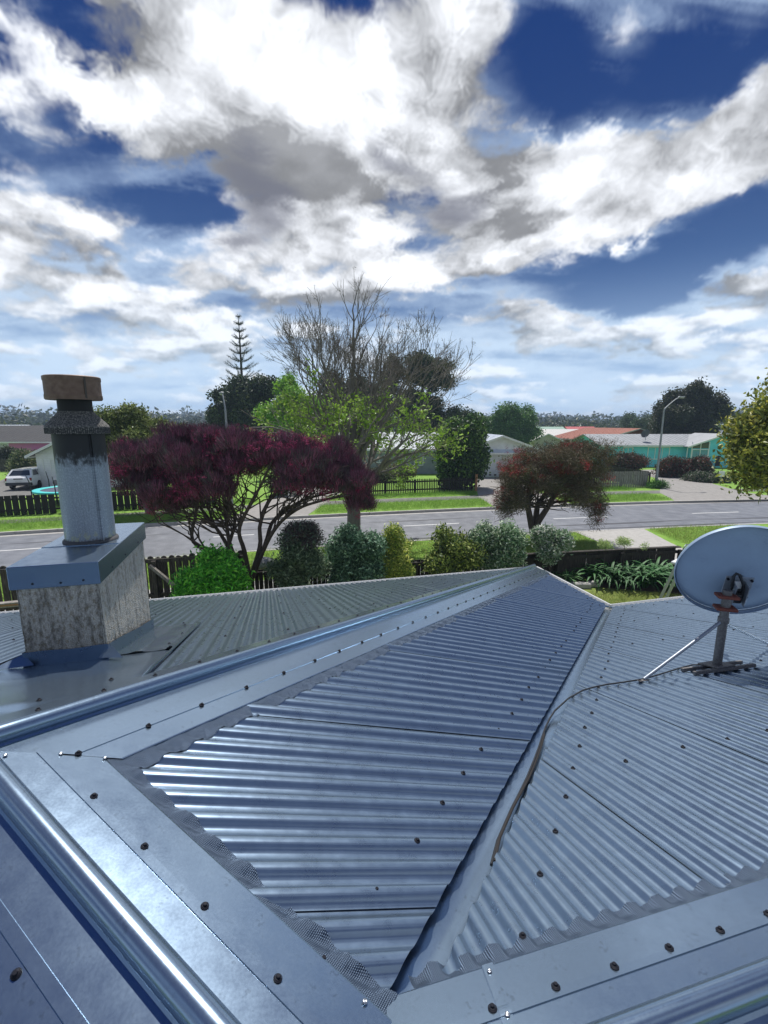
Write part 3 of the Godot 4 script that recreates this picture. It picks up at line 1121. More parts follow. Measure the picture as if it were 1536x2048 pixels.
func build_apron(house: Node3D):
	# a soft sheet of flat steel dressed from the ridge to the chimney and down its side
	var f := FastNoiseLite.new()
	f.seed = 15
	f.frequency = 1.6
	f.fractal_octaves = 2
	var pts := []
	var rows := 40
	var cols := 60
	for r in rows:
		for c in cols:
			var v := lerpf(-2.6, 0.30, float(c) / (cols - 1))
			var u := lerpf(0.07, 1.25, float(r) / (rows - 1))
			if v > 0.1: u = maxf(u, lerpf(0.07, v + 0.10, smoothstep(0.0, 0.14, v)))
			var h := 0.0135 + 0.007 * f.get_noise_2d(u * 0.9, v) + 0.012 * exp(-pow((v + 0.62 - 0.15 * u) / 0.10, 2.0)) + 0.006 * exp(-pow((u - 0.42 + 0.08 * v) / 0.03, 2.0))
			if c == cols - 1: h -= 0.010
			pts.append(roof("L", u, v, h))
	var mb := MB.new()
	mb.grid(pts, rows, cols, false)
	if mb.n[100].y < 0.0:
		mb = MB.new()
		mb.grid(pts, rows, cols, true)
	var apron := hpart(mb, "apron_flashing", M.flashing, house)
	pts = []
	rows = 26
	cols = 14
	for r in rows:
		for c in cols:
			var v := lerpf(-0.02, 0.298, float(c) / (cols - 1))
			var u := lerpf(1.2, 2.16, float(r) / (rows - 1))
			var h := 0.0155 + 0.006 * f.get_noise_2d(u * 1.4, v * 2.0 + 4.0) + 0.010 * exp(-pow((v - 0.13 - 0.05 * (u - 1.6)) / 0.035, 2.0))
			if c == cols - 2: h += 0.016
			elif c == cols - 1: h += 0.004
			pts.append(roof("L", u, v, h))
	mb = MB.new()
	mb.grid(pts, rows, cols, false)
	if mb.n[60].y < 0.0:
		mb = MB.new()
		mb.grid(pts, rows, cols, true)
	hpart(mb, "side_flashing", M.flashing, house)
	# turned-up corner by the first corrugation
	mb = MB.new()
	var a := roof("L", 0.56, 0.285, 0.018)
	mb.tube([roof("L", 0.60, 0.275, 0.014), roof("L", 0.72, 0.287, 0.026), roof("L", 1.0, 0.293, 0.024), roof("L", 2.14, 0.300, 0.020)], [0.004, 0.009, 0.007, 0.006], 8)
	hpart(mb, "folded_edge", M.flashing, house)
	for q in [[0.40, -0.30], [0.43, -0.02], [0.62, 0.16], [1.35, 0.24], [1.7, 0.25], [2.1, 0.2], [0.35, -0.75], [0.50, -1.1]]:
		fixing("L", q[0], q[1], 0.019, apron)

# ---------------------------------------------------------------- chimney
func plan(u: float, v: float, z: float) -> Vector3:
	return JUNC + PU * u + PV * v + Vector3.UP * z

func stucco_texture(seed_: int, dark: float) -> ImageTexture:
	# pebble-dash: pale chips in grey mortar, with black weather stains running down
	var size := 512
	var chip := noise_image(size, 0.16, 2, seed_, FastNoiseLite.TYPE_CELLULAR)
	chip.convert(Image.FORMAT_L8)
	var g := noise_image(size, 0.4, 2, seed_ + 1)
	g.convert(Image.FORMAT_L8)
	var f := FastNoiseLite.new()
	f.seed = seed_ + 2
	f.frequency = 0.012
	f.fractal_octaves = 4
	var f2 := FastNoiseLite.new()
	f2.seed = seed_ + 3
	f2.frequency = 0.03
	f2.fractal_octaves = 4
	var cd := chip.get_data()
	var gd := g.get_data()
	var out := PackedByteArray()
	out.resize(size * size * 3)
	for y in size:
		for x in size:
			var i := y * size + x
			var run := f.get_noise_2d(x * 1.5, y * 0.35)
			var blot := f2.get_noise_2d(x * 1.6, y * 1.1)
			var st := smoothstep(-0.15, 0.5, run * 0.55 + 0.45 * blot + dark + (gd[i] / 255.0 - 0.5) * 0.9)
			var spk := cd[i] / 255.0 * 0.65 + gd[i] / 255.0 * 0.6 - 0.12
			var k := lerpf(0.20, 0.62, clampf(spk, 0, 1))
			k = lerpf(k, k * (0.20 + 0.34 * spk), st)
			var warm := smoothstep(0.12, 0.45, blot)
			var c := Color(k * lerpf(1.05, 1.04, warm), k * lerpf(0.98, 0.90, warm), k * lerpf(0.84, 0.66, warm)).linear_to_srgb()
			out[i * 3] = int(clampf(c.r, 0, 1) * 255)
			out[i * 3 + 1] = int(clampf(c.g, 0, 1) * 255)
			out[i * 3 + 2] = int(clampf(c.b, 0, 1) * 255)
	return ImageTexture.create_from_image(Image.create_from_data(size, size, false, Image.FORMAT_RGB8, out))

func soot_flue_texture() -> ImageTexture:
	# galvanised spangle, its upper third caked with soot whose lower edge is ragged and speckled
	var w := 512
	var h := 512
	var cellu := noise_image(512, 0.12, 2, 52, FastNoiseLite.TYPE_CELLULAR)
	cellu.convert(Image.FORMAT_L8)
	var gr := noise_image(512, 0.42, 2, 53)
	gr.convert(Image.FORMAT_L8)
	var f := FastNoiseLite.new()
	f.seed = 54
	f.frequency = 0.02
	f.fractal_octaves = 4
	var a := cellu.get_data()
	var b := gr.get_data()
	var out := PackedByteArray()
	out.resize(w * h * 3)
	for y in h:
		for x in w:
			var i := y * w + x
			var up := 1.0 - float(y) / h
			var spk := a[i] / 255.0 * 0.45 + b[i] / 255.0 * 0.75 - 0.1
			var k := lerpf(0.11, 0.52, clampf(spk, 0, 1))
			var edge := up + 0.05 * f.get_noise_2d(x, y) * 2.0 + (b[i] / 255.0 - 0.5) * 0.16
			var soot := smoothstep(0.70, 0.80, edge)
			var foot := smoothstep(0.055, 0.02, up + 0.02 * f.get_noise_2d(x * 2.0, y))
			var streak := smoothstep(0.25, 0.5, f.get_noise_2d(x * 3.0, y * 0.25)) * 0.10
			k *= 1.0 - streak
			var c := Color(k * 0.86, k * 0.98, k * 1.14)
			c = c.lerp(Color(0.016, 0.017, 0.022), soot)
			c = c.lerp(Color(0.07, 0.06, 0.05), foot * 0.8)
			var yellow_tint := smoothstep(0.1, 0.3, f.get_noise_2d(x * 0.8 + 300.0, y * 0.8)) * smoothstep(0.16, 0.06, up) * 0.5  # patchy yellowish tone, stronger towards the foot of the pipe
			c = c.lerp(Color(0.40, 0.40, 0.22), yellow_tint)
			c = c.linear_to_srgb()
			out[i * 3] = int(clampf(c.r, 0, 1) * 255)
			out[i * 3 + 1] = int(clampf(c.g, 0, 1) * 255)
			out[i * 3 + 2] = int(clampf(c.b, 0, 1) * 255)
	return ImageTexture.create_from_image(Image.create_from_data(w, h, false, Image.FORMAT_RGB8, out))

func build_chimney():
	var u0 := 1.165
	var u1 := 2.10
	var v0 := -0.385
	var v1 := -0.022
	var cz := 0.216
	var chim := thing("chimney", "stained pebble-dashed chimney with a blue-grey steel cap and a sooty flue", "chimney", plan((u0 + u1) / 2, (v0 + v1) / 2, -0.30))
	# rendered stack, uneven surface
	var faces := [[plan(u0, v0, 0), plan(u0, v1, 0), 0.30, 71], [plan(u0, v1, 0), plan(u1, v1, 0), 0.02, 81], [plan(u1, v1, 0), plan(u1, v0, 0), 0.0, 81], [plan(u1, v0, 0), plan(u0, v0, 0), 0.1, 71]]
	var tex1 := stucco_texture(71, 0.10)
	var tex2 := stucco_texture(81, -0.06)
	var bump := noise_image(512, 0.16, 2, 71, FastNoiseLite.TYPE_CELLULAR)
	var f := FastNoiseLite.new()
	f.seed = 8
	f.frequency = 22.0
	f.fractal_octaves = 3
	for i in 4:
		var a: Vector3 = faces[i][0]
		var b: Vector3 = faces[i][1]
		var out := (b - a).cross(Vector3.UP).normalized()
		if out.dot((a + b) * 0.5 - plan((u0 + u1) / 2, (v0 + v1) / 2, 0)) < 0.0: out = -out
		var pts := []
		var rows := 44
		var cols := int((b - a).length() / 0.014)
		for r in rows:
			for c in cols:
				var p := a.lerp(b, float(c) / (cols - 1))
				p.y = JUNC.y + lerpf(-0.75, 0.16, float(r) / (rows - 1))
				var inset := 0.0 if (c > 0 and c < cols - 1) else -0.006
				pts.append(p + out * (0.004 * f.get_noise_3dv(p) + inset))
		var mb := MB.new()
		mb.grid(pts, rows, cols, false)
		if mb.n[rows * cols / 2].dot(out) < 0.0:
			mb = MB.new()
			mb.grid(pts, rows, cols, true)
		for q in mb.uv.size(): mb.uv[q] = Vector2(mb.uv[q].x * (b - a).length() / 0.55, (1.0 - mb.uv[q].y) * 0.91 / 0.75)
		var m := StandardMaterial3D.new()
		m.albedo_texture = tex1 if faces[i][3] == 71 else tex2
		m.roughness = 0.95
		m.normal_enabled = true
		m.normal_texture = normal_texture(bump, 5.0)
		hpart(mb, "rendered_face", m, chim)
	# steel cap: plate with a turned-down skirt
	var cu0 := u0 - 0.022
	var cu1 := u1 + 0.02
	var cv0 := v0 - 0.016
	var cv1 := v1 + 0.016
	var mb := MB.new()
	var hb := Basis(PV, Vector3.UP, -PU)
	mb.bevel_box(plan((cu0 + cu1) / 2, (cv0 + cv1) / 2, cz - 0.058), Vector3(cv1 - cv0, 0.116, cu1 - cu0), 0.003, hb)
	var cap := hpart(mb, "cap_flashing", M.flashing, chim)
	mb = MB.new()
	mb.box(plan(1.52, (cv0 + cv1) / 2, cz + 0.0015), Vector3(cv1 - cv0 - 0.012, 0.003, 0.012), hb)
	hpart(mb, "plate_seam", M.steel, chim)
	for q in [[cu0 - 0.001, -0.30, -0.09], [cu0 - 0.001, -0.08, -0.09], [cu0 - 0.001, -0.18, -0.095]]:
		var o := put(rivet_mesh, "rivet", M.screw, cap)
		o.transform = Transform3D(Basis(PV, -PU, Vector3.UP), plan(q[0], q[1], cz + q[2]))
	for q in [1.35, 1.6, 1.9]:
		var o := put(rivet_mesh, "rivet", M.screw, cap)
		o.transform = Transform3D(Basis(PU, PV, Vector3.UP), plan(q, cv1 + 0.001, cz - 0.09))
	# foot flashing follows the roof slope
	mb = MB.new()
	foot_panel(mb, u0 - 0.012, v0 - 0.01, u0 - 0.012, v1 + 0.012)
	foot_panel(mb, u0 - 0.012, v1 + 0.012, u1 + 0.01, v1 + 0.012)
	foot_panel(mb, u1 + 0.01, v1 + 0.012, u1 + 0.01, v0 - 0.01)
	foot_panel(mb, u1 + 0.01, v0 - 0.01, u0 - 0.012, v0 - 0.01)
	# splayed corner tongues
	mb.tri(roof("L", u0 - 0.10, v1 + 0.10, 0.024), roof("L", u0 - 0.012, v1 + 0.0125, 0.09), roof("L", u0 - 0.045, v1 - 0.03, 0.026))
	mb.tri(roof("L", u0 - 0.012, v0 - 0.0105, 0.08), roof("L", u0 - 0.09, v0 - 0.13, 0.028), roof("L", u0 - 0.05, v0 + 0.05, 0.026))
	hpart(mb, "foot_flashing", M.steel, chim)
	# flue
	var c := plan(1.66, -0.195, cz)
	var flue_mat := StandardMaterial3D.new()
	flue_mat.albedo_texture = soot_flue_texture()
	flue_mat.roughness = 0.5
	flue_mat.metallic = 0.3
	mb = MB.new()
	var fr := 0.130
	var rows_ := []
	for i in 13: rows_.append([fr, 0.004 + 0.62 * i / 12.0])
	mb.lathe(rows_, 48, c)
	for i in mb.uv.size(): mb.uv[i] = Vector2(mb.uv[i].x * 2.0, 1.0 - clampf(mb.uv[i].y / 0.628, 0.0, 1.0))
	var flue := hpart(mb, "flue_pipe", flue_mat, chim)
	mb = MB.new()
	mb.lathe([[fr + 0.014, 0.001], [fr + 0.012, 0.010], [fr + 0.001, 0.018]], 48, c)
	hpart(mb, "sealant_ring", plain(Color(0.06, 0.06, 0.062), 0.7), flue).position = Vector3.ZERO
	# folded seam up the flue
	var view := (Vector3(0, 0, 0) - Vector3(c.x, 0, c.z)).normalized()
	var sd := view.rotated(Vector3.UP, deg_to_rad(24.0))
	var tang := Vector3.UP.cross(sd)
	mb = MB.new()
	mb.box(c + sd * (fr + 0.001) + Vector3.UP * 0.315, Vector3(0.017, 0.615, 0.005), Basis(tang, Vector3.UP, sd))
	mb.box(c + sd * (fr + 0.004) + tang * 0.004 + Vector3.UP * 0.315, Vector3(0.008, 0.613, 0.014), Basis(tang, Vector3.UP, sd))
	for i in mb.uv.size(): mb.uv[i] = Vector2(0.31, 1.0 - clampf((mb.v[i].y - c.y) / 0.628, 0.0, 1.0))
	var sm := flue_mat.duplicate()
	hpart(mb, "seam", sm, flue).position = Vector3.ZERO
	# cowl: flared skirt, neck and top band
	var ash := worn(ramp_texture(mixed(noise_image(512, 0.05, 4, 61), noise_image(512, 0.35, 2, 62), 0.5), [[0.0, Color(0.012, 0.012, 0.013)], [0.48, Color(0.03, 0.03, 0.03)], [0.56, Color(0.14, 0.13, 0.12)], [0.66, Color(0.32, 0.30, 0.27)], [1.0, Color(0.5, 0.48, 0.44)]]), 3.2, 0.9)
	mb = MB.new()
	mb.lathe([[0.1492, 0.622], [0.1574, 0.622], [0.1574, 0.622], [0.1574, 0.658], [0.1574, 0.658], [0.1542, 0.668], [0.0918, 0.735], [0.0918, 0.735], [0.0869, 0.745]], 48, c)
	var cowl := hpart(mb, "cowl_skirt", ash, chim)
	mb = MB.new()
	for i in 96:
		var an := TAU * i / 96.0
		var o := Vector3(cos(an), 0, sin(an))
		mb.box(c + o * 0.1572 + Vector3.UP * 0.639, Vector3(0.0022, 0.030, 0.004), Basis(o, Vector3.UP, o.cross(Vector3.UP)))
	hpart(mb, "crimped_rim", plain(Color(0.03, 0.03, 0.032), 0.7, 0.2), cowl).position = Vector3.ZERO
	mb = MB.new()
	mb.lathe([[0.0845, 0.735], [0.0845, 0.83]], 32, c)
	hpart(mb, "cowl_neck", plain(Color(0.010, 0.010, 0.012), 0.75), chim)
	var rust := worn(ramp_texture(mixed(noise_image(512, 0.02, 4, 63), noise_image(512, 0.2, 2, 64), 0.4), [[0.0, Color(0.08, 0.048, 0.035)], [0.5, Color(0.16, 0.098, 0.07)], [0.8, Color(0.21, 0.14, 0.105)], [1.0, Color(0.28, 0.22, 0.18)]]), 2.5, 0.6)
	rust.metallic = 0.3
	mb = MB.new()
	mb.lathe([[0.0738, 0.812], [0.1345, 0.806], [0.1345, 0.806], [0.1394, 0.812], [0.1394, 0.832], [0.1394, 0.832], [0.1369, 0.835], [0.1369, 0.908], [0.1369, 0.908], [0.1394, 0.911], [0.1394, 0.930], [0.1394, 0.930], [0.1328, 0.934], [0.1328, 0.934], [0.123, 0.934], [0.123, 0.934], [0.123, 0.85], [0.123, 0.85], [0., 0.85]], 56, c)
	var band := hpart(mb, "cowl_band", rust, chim)
	mb = MB.new()
	var bd := view.rotated(Vector3.UP, deg_to_rad(24.0))
	mb.box(c + bd * 0.139 + Vector3.UP * 0.870, Vector3(0.010, 0.116, 0.004), Basis(Vector3.UP.cross(bd), Vector3.UP, bd))
	hpart(mb, "band_seam", plain(Color(0.06, 0.045, 0.035), 0.6), band).position = Vector3.ZERO

func foot_panel(mb: MB, ua: float, va: float, ub: float, vb: float):
	var n := 10
	var pts := []
	for i in n:
		var t := float(i) / (n - 1)
		var u := lerpf(ua, ub, t)
		var v := lerpf(va, vb, t)
		pts.append(roof("L", u, v, 0.012) + Vector3.DOWN * 0.01)
		var wob := 0.003 * sin(t * 9.0 + ua * 5.0)
		pts.append(roof("L", u, v, 0.012) + Vector3.UP * (0.078 + wob))
	var c := plan(1.63, -0.2, 0)
	for i in n - 1:
		var a: Vector3 = pts[i * 2]
		var b: Vector3 = pts[i * 2 + 2]
		var d: Vector3 = pts[i * 2 + 3]
		var e: Vector3 = pts[i * 2 + 1]
		var nn := (b - a).cross(d - a)
		if nn.dot((a + b) * 0.5 - c) > 0.0: mb.quad(a, b, d, e)
		else: mb.quad(b, a, e, d)

# ---------------------------------------------------------------- satellite dish and its cable
func build_dish():
	var base := roof("R", 0.783, 3.635, 0.02)
	var dish := thing("satellite_dish", "grey satellite dish on a galvanised mast, bolted to the corrugated roof", "satellite dish", base)
	var rusty := worn(ramp_texture(mixed(noise_image(256, 0.05, 3, 91), noise_image(256, 0.3, 2, 92), 0.4), [[0.0, Color(0.05, 0.012, 0.008)], [0.5, Color(0.17, 0.045, 0.03)], [1.0, Color(0.28, 0.10, 0.06)]]), 5.0, 0.8)
	var mastm := worn(ramp_texture(mixed(noise_image(256, 0.05, 4, 93), noise_image(256, 0.3, 2, 94), 0.5), [[0.0, Color(0.05, 0.045, 0.042)], [0.5, Color(0.15, 0.14, 0.135)], [1.0, Color(0.34, 0.34, 0.34)]]), 5.0, 0.6)
	mastm.metallic = 0.4
	# mast
	var mb := MB.new()
	mb.tube([base + Vector3(0, -0.01, 0), base + Vector3(0, 0.53, 0)], [0.026, 0.026], 20)
	hpart(mb, "mast", mastm, dish)
	# two timber-like rails across the corrugations
	for k in 2:
		mb = MB.new()
		var uu := 0.74 + 0.085 * k
		mb.beam(roof("R", uu, 3.40, 0.021), roof("R", uu - 0.03, 3.86, 0.021), 0.022, 0.020, roof_normal("R"))
		hpart(mb, "foot_rail", mastm, dish)
	mb = MB.new()
	var nn := roof_normal("R")
	mb.bevel_box(roof("R", 0.783, 3.635, 0.036), Vector3(0.15, 0.008, 0.14), 0.001, Basis(PV, nn, PV.cross(nn)))
	hpart(mb, "base_plate", mastm, dish)
	# struts
	var collar := base + Vector3(0, 0.33, 0)
	mb = MB.new()
	mb.tube([collar, roof("R", 0.775, 3.052, 0.022)], [0.0105, 0.0105], 12)
	hpart(mb, "strut", M.galv, dish)
	mb = MB.new()
	mb.tube([collar + Vector3(0, -0.02, 0), roof("R", 1.02, 4.45, 0.022)], [0.0105, 0.0105], 12)
	hpart(mb, "strut", M.galv, dish)
	for q in [[0.775, 3.045], [1.02, 4.45]]:
		mb = MB.new()
		mb.bevel_box(roof("R", q[0], q[1], 0.016), Vector3(0.07, 0.005, 0.03), 0.001, Basis(PV, nn, PV.cross(nn)))
		var ft := hpart(mb, "strut_foot", mastm, dish)
		fixing("R", q[0], q[1] - 0.025, 0.018, ft)
	mb = MB.new()
	mb.lathe([[0.027, 0.31], [0.032, 0.315], [0.032, 0.345], [0.027, 0.35]], 20, base)
	hpart(mb, "collar", mastm, dish)
	# reflector: offset paraboloid seen from behind
	var face_az := deg_to_rad(17.0)
	var face_el := deg_to_rad(19.0)
	var fw := Vector3(sin(face_az) * cos(face_el), sin(face_el), -cos(face_az) * cos(face_el))
	var rt := fw.cross(Vector3.UP).normalized()
	var upv := rt.cross(fw).normalized()
	var bmat := Basis(rt, upv, -fw)
	var centre := base + Vector3(0.085, 0.515, 0) + fw * 0.14 + upv * 0.075
	var rx := 0.345
	var ry := 0.335
	var depth := 0.075
	var pts := []
	var rings := 14
	var seg := 64
	for r in rings + 1:
		var t := float(r) / rings
		for k in seg + 1:
			var an := TAU * k / seg
			var p := Vector3(cos(an) * rx * t, sin(an) * ry * t, depth * (1.0 - t * t))
			pts.append(centre + bmat * p)
	mb = MB.new()
	mb.grid(pts, rings + 1, seg + 1, false)
	# make the back the front of the faces
	if mb.n[(seg + 1) * 7].dot(-fw) < 0.0:
		mb = MB.new()
		mb.grid(pts, rings + 1, seg + 1, true)
	var dm := worn(ramp_texture(mixed(noise_image(512, 0.01, 5, 95), noise_image(512, 0.1, 3, 96), 0.3), [[0.0, Color(0.16, 0.22, 0.31)], [0.3, Color(0.24, 0.32, 0.43)], [1.0, Color(0.28, 0.37, 0.49)]]), 1.2, 0.5)
	dm.metallic = 0.15
	var refl := hpart(mb, "reflector", dm, dish)
	# rolled rim
	var rim := []
	for k in seg + 1:
		var an := TAU * k / seg
		rim.append([cos(an), sin(an)])
	pts = []
	for ring in [[0.995, 0.012], [1.0, 0.004], [1.012, 0.000], [1.028, 0.004], [1.034, 0.012], [1.034, 0.030], [1.030, 0.033], [1.026, 0.030], [1.026, 0.014], [1.01, 0.010]]:
		for k in seg + 1:
			pts.append(centre + bmat * Vector3(rim[k][0] * rx * ring[0], rim[k][1] * ry * ring[0], ring[1]))
	mb = MB.new()
	mb.grid(pts, 10, seg + 1, mb.n.size() > 0)
	var out0 := (pts[5 * (seg + 1)] as Vector3) - centre
	if mb.n[5 * (seg + 1)].dot(out0) < 0.0:
		mb = MB.new()
		mb.grid(pts, 10, seg + 1, true)
	hpart(mb, "rim", dm, refl).position = Vector3.ZERO
	# bracket on the back: plate, clamps, bolts
	var back := centre + bmat * Vector3(0, -0.085, depth * 0.93)
	mb = MB.new()
	mb.bevel_box(back + bmat * Vector3(0, 0, 0.004), Vector3(0.155, 0.17, 0.008), 0.002, bmat)
	var plate := hpart(mb, "mount_plate", M.galv, dish)
	mb = MB.new()
	for s in [-1, 1]:
		mb.bevel_box(back + bmat * Vector3(0.034 * s, -0.02, 0.045), Vector3(0.006, 0.15, 0.08), 0.001, bmat)
	hpart(mb, "cheek_bracket", M.galv, dish)
	mb = MB.new()
	mb.bevel_box(back + bmat * Vector3(-0.004, 0.03, 0.020), Vector3(0.046, 0.05, 0.012), 0.002, bmat)
	hpart(mb, "white_tag", M.white_paint, plate).position = Vector3.ZERO
	for s in [[-0.065, 0.065], [0.065, 0.065], [-0.065, -0.065], [0.065, -0.065]]:
		mb = MB.new()
		mb.lathe([[0.009, 0.0], [0.009, 0.010], [0.009, 0.010], [0.0, 0.012]], 6, back + bmat * Vector3(s[0], s[1], 0.008), Basis(bmat.x, bmat.z, -bmat.y))
		hpart(mb, "bolt", M.screw, plate).position = Vector3.ZERO
	for k in 2:
		mb = MB.new()
		var cy := 0.41 + 0.08 * k
		mb.bevel_box(base + Vector3(0, cy, 0) + Vector3(0, 0, 0), Vector3(0.118, 0.020, 0.085), 0.004, Basis(rt, Vector3.UP, rt.cross(Vector3.UP)))
		hpart(mb, "clamp", rusty, dish)
	mb = MB.new()
	mb.tube([back + bmat * Vector3(-0.03, -0.05, 0.03), back + bmat * Vector3(-0.045, 0.03, 0.04), back + bmat * Vector3(-0.055, 0.11, 0.045), back + bmat * Vector3(-0.045, 0.135, 0.045), back + bmat * Vector3(-0.025, 0.125, 0.045), back + bmat * Vector3(0.012, 0.05, 0.045), back + bmat * Vector3(0.022, 0.0, 0.04), back + bmat * Vector3(0.018, -0.06, 0.035)], [0.009, 0.009, 0.009, 0.009, 0.009, 0.009, 0.009, 0.009], 10)
	hpart(mb, "cable_loop", M.rubber, dish)
	mb = MB.new()
	mb.bevel_box(back + bmat * Vector3(-0.004, -0.055, 0.038), Vector3(0.060, 0.07, 0.05), 0.006, bmat)
	hpart(mb, "cable_gland", M.black, dish)
	# feed arm and feed in front of the dish
	mb = MB.new()
	mb.tube([back + bmat * Vector3(0, -0.09, 0.01), centre + bmat * Vector3(0, -ry - 0.05, 0.0), centre + fw * 0.42 - upv * 0.33], [0.012, 0.012, 0.012], 10)
	hpart(mb, "feed_arm", M.galv, dish)
	mb = MB.new()
	mb.lathe([[0.001, 0.0], [0.03, 0.0], [0.03, 0.0], [0.03, 0.09], [0.03, 0.09], [0.001, 0.10]], 16, centre + fw * 0.42 - upv * 0.33, Basis(rt, -fw, upv))
	hpart(mb, "feed_horn", M.white_paint, dish)
	# cable over the roof and down the valley
	var run := []
	var rad := []
	var way := [["R", 0.86, 3.63, 0.02], ["R", 0.895, 3.56, 0.016], ["R", 0.87, 3.42, 0.017], ["R", 0.79, 3.06, 0.017], ["R", 0.80, 2.80, 0.017], ["R", 0.765, 2.60, 0.019], ["R", 0.70, 2.45, 0.012], ["M", 0.60, 2.29, -0.004], ["M", 0.46, 2.145, -0.018], ["M", 0.28, 1.985, -0.016], ["M", 0.08, 1.80, -0.018], ["R", -0.10, 1.615, -0.014], ["R", -0.24, 1.485, -0.010], ["R", -0.34, 1.41, -0.004]]
	var curve := Curve3D.new()
	for i in way.size():
		var p := roof(way[i][0], way[i][1], way[i][2], way[i][3])
		var a := roof(way[maxi(i - 1, 0)][0], way[maxi(i - 1, 0)][1], way[maxi(i - 1, 0)][2], way[maxi(i - 1, 0)][3])
		var b := roof(way[mini(i + 1, way.size() - 1)][0], way[mini(i + 1, way.size() - 1)][1], way[mini(i + 1, way.size() - 1)][2], way[mini(i + 1, way.size() - 1)][3])
		curve.add_point(p, (a - b) / 6.0, (b - a) / 6.0)
	for p in curve.get_baked_points():
		if run.size() == 0 or (p - run[-1]).length() > 0.02:
			run.append(p)
			rad.append(0.0048)
	mb = MB.new()
	mb.tube(run, rad, 8)
	var cable := thing("coaxial_cable", "black cable from the dish mast across the corrugations into the valley", "cable", run[0])
	hpart(mb, "outer_sheath", M.rubber, cable)
	# a second strand twisted beside it in the valley
	var run2 := []
	var rad2 := []
	var from := int(run.size() * 0.62)
	for i in range(from, run.size()):
		var k := float(i - from)
		run2.append(run[i] + PV * (0.010 + 0.004 * sin(k * 0.9)) + Vector3.UP * (0.006 + 0.004 * cos(k * 0.9)))
		rad2.append(0.0042)
	mb = MB.new()
	mb.tube(run2, rad2, 8)
	hpart(mb, "twisted_tie", plain(Color(0.014, 0.011, 0.010), 0.8), cable)

# ---------------------------------------------------------------- ground, road, verges
func far_kerb(x: float) -> float:
	return -24.0 - 0.245 * x + 0.0026 * x * x if absf(x) < 45.0 else (-24.0 - 0.245 * x + 0.0026 * 2025.0 + 0.0052 * 45.0 * (absf(x) - 45.0))

const NEAR := 6.3
const VERGE := 0.12

func ribbon(o1, o2, x0: float, x1: float, y: float, called: String, m: Material, step := 1.5) -> MeshInstance3D:
	# a strip that follows the road; o1 and o2 are its offsets from the far kerb, numbers or callables of x
	var pts := []
	var n := int(ceil((x1 - x0) / step)) + 1
	var cols := 2
	for i in n:
		var x := lerpf(x0, x1, float(i) / (n - 1))
		var a: float = o1.call(x) if o1 is Callable else o1
		var b: float = o2.call(x) if o2 is Callable else o2
		pts.append(Vector3(x, y, far_kerb(x) + a))
		pts.append(Vector3(x, y, far_kerb(x) + b))
	var mb := MB.new()
	mb.grid(pts, n, 2, false)
	if mb.n[0].y < 0.0:
		mb = MB.new()
		mb.grid(pts, n, 2, true)
	var o := part(mb, called, m)
	structure(o)
	return o

func patch(poly: Array, y: float, called: String, m: Material) -> MeshInstance3D:
	# a flat polygon on the ground, [x, z] corners
	var pv := PackedVector2Array()
	for p in poly: pv.append(Vector2(p[0], p[1]))
	var idx := Geometry2D.triangulate_polygon(pv)
	var mb := MB.new()
	for i in range(0, idx.size(), 3):
		var a := Vector3(pv[idx[i]].x, y, pv[idx[i]].y)
		var b := Vector3(pv[idx[i + 1]].x, y, pv[idx[i + 1]].y)
		var c := Vector3(pv[idx[i + 2]].x, y, pv[idx[i + 2]].y)
		if (b - a).cross(c - a).y > 0.0: mb.tri(a, b, c)
		else: mb.tri(a, c, b)
	var o := part(mb, called, m)
	structure(o)
	return o

func path_off(x: float) -> float:
	return lerpf(-2.3, -3.0, smoothstep(-16.0, -4.0, x))

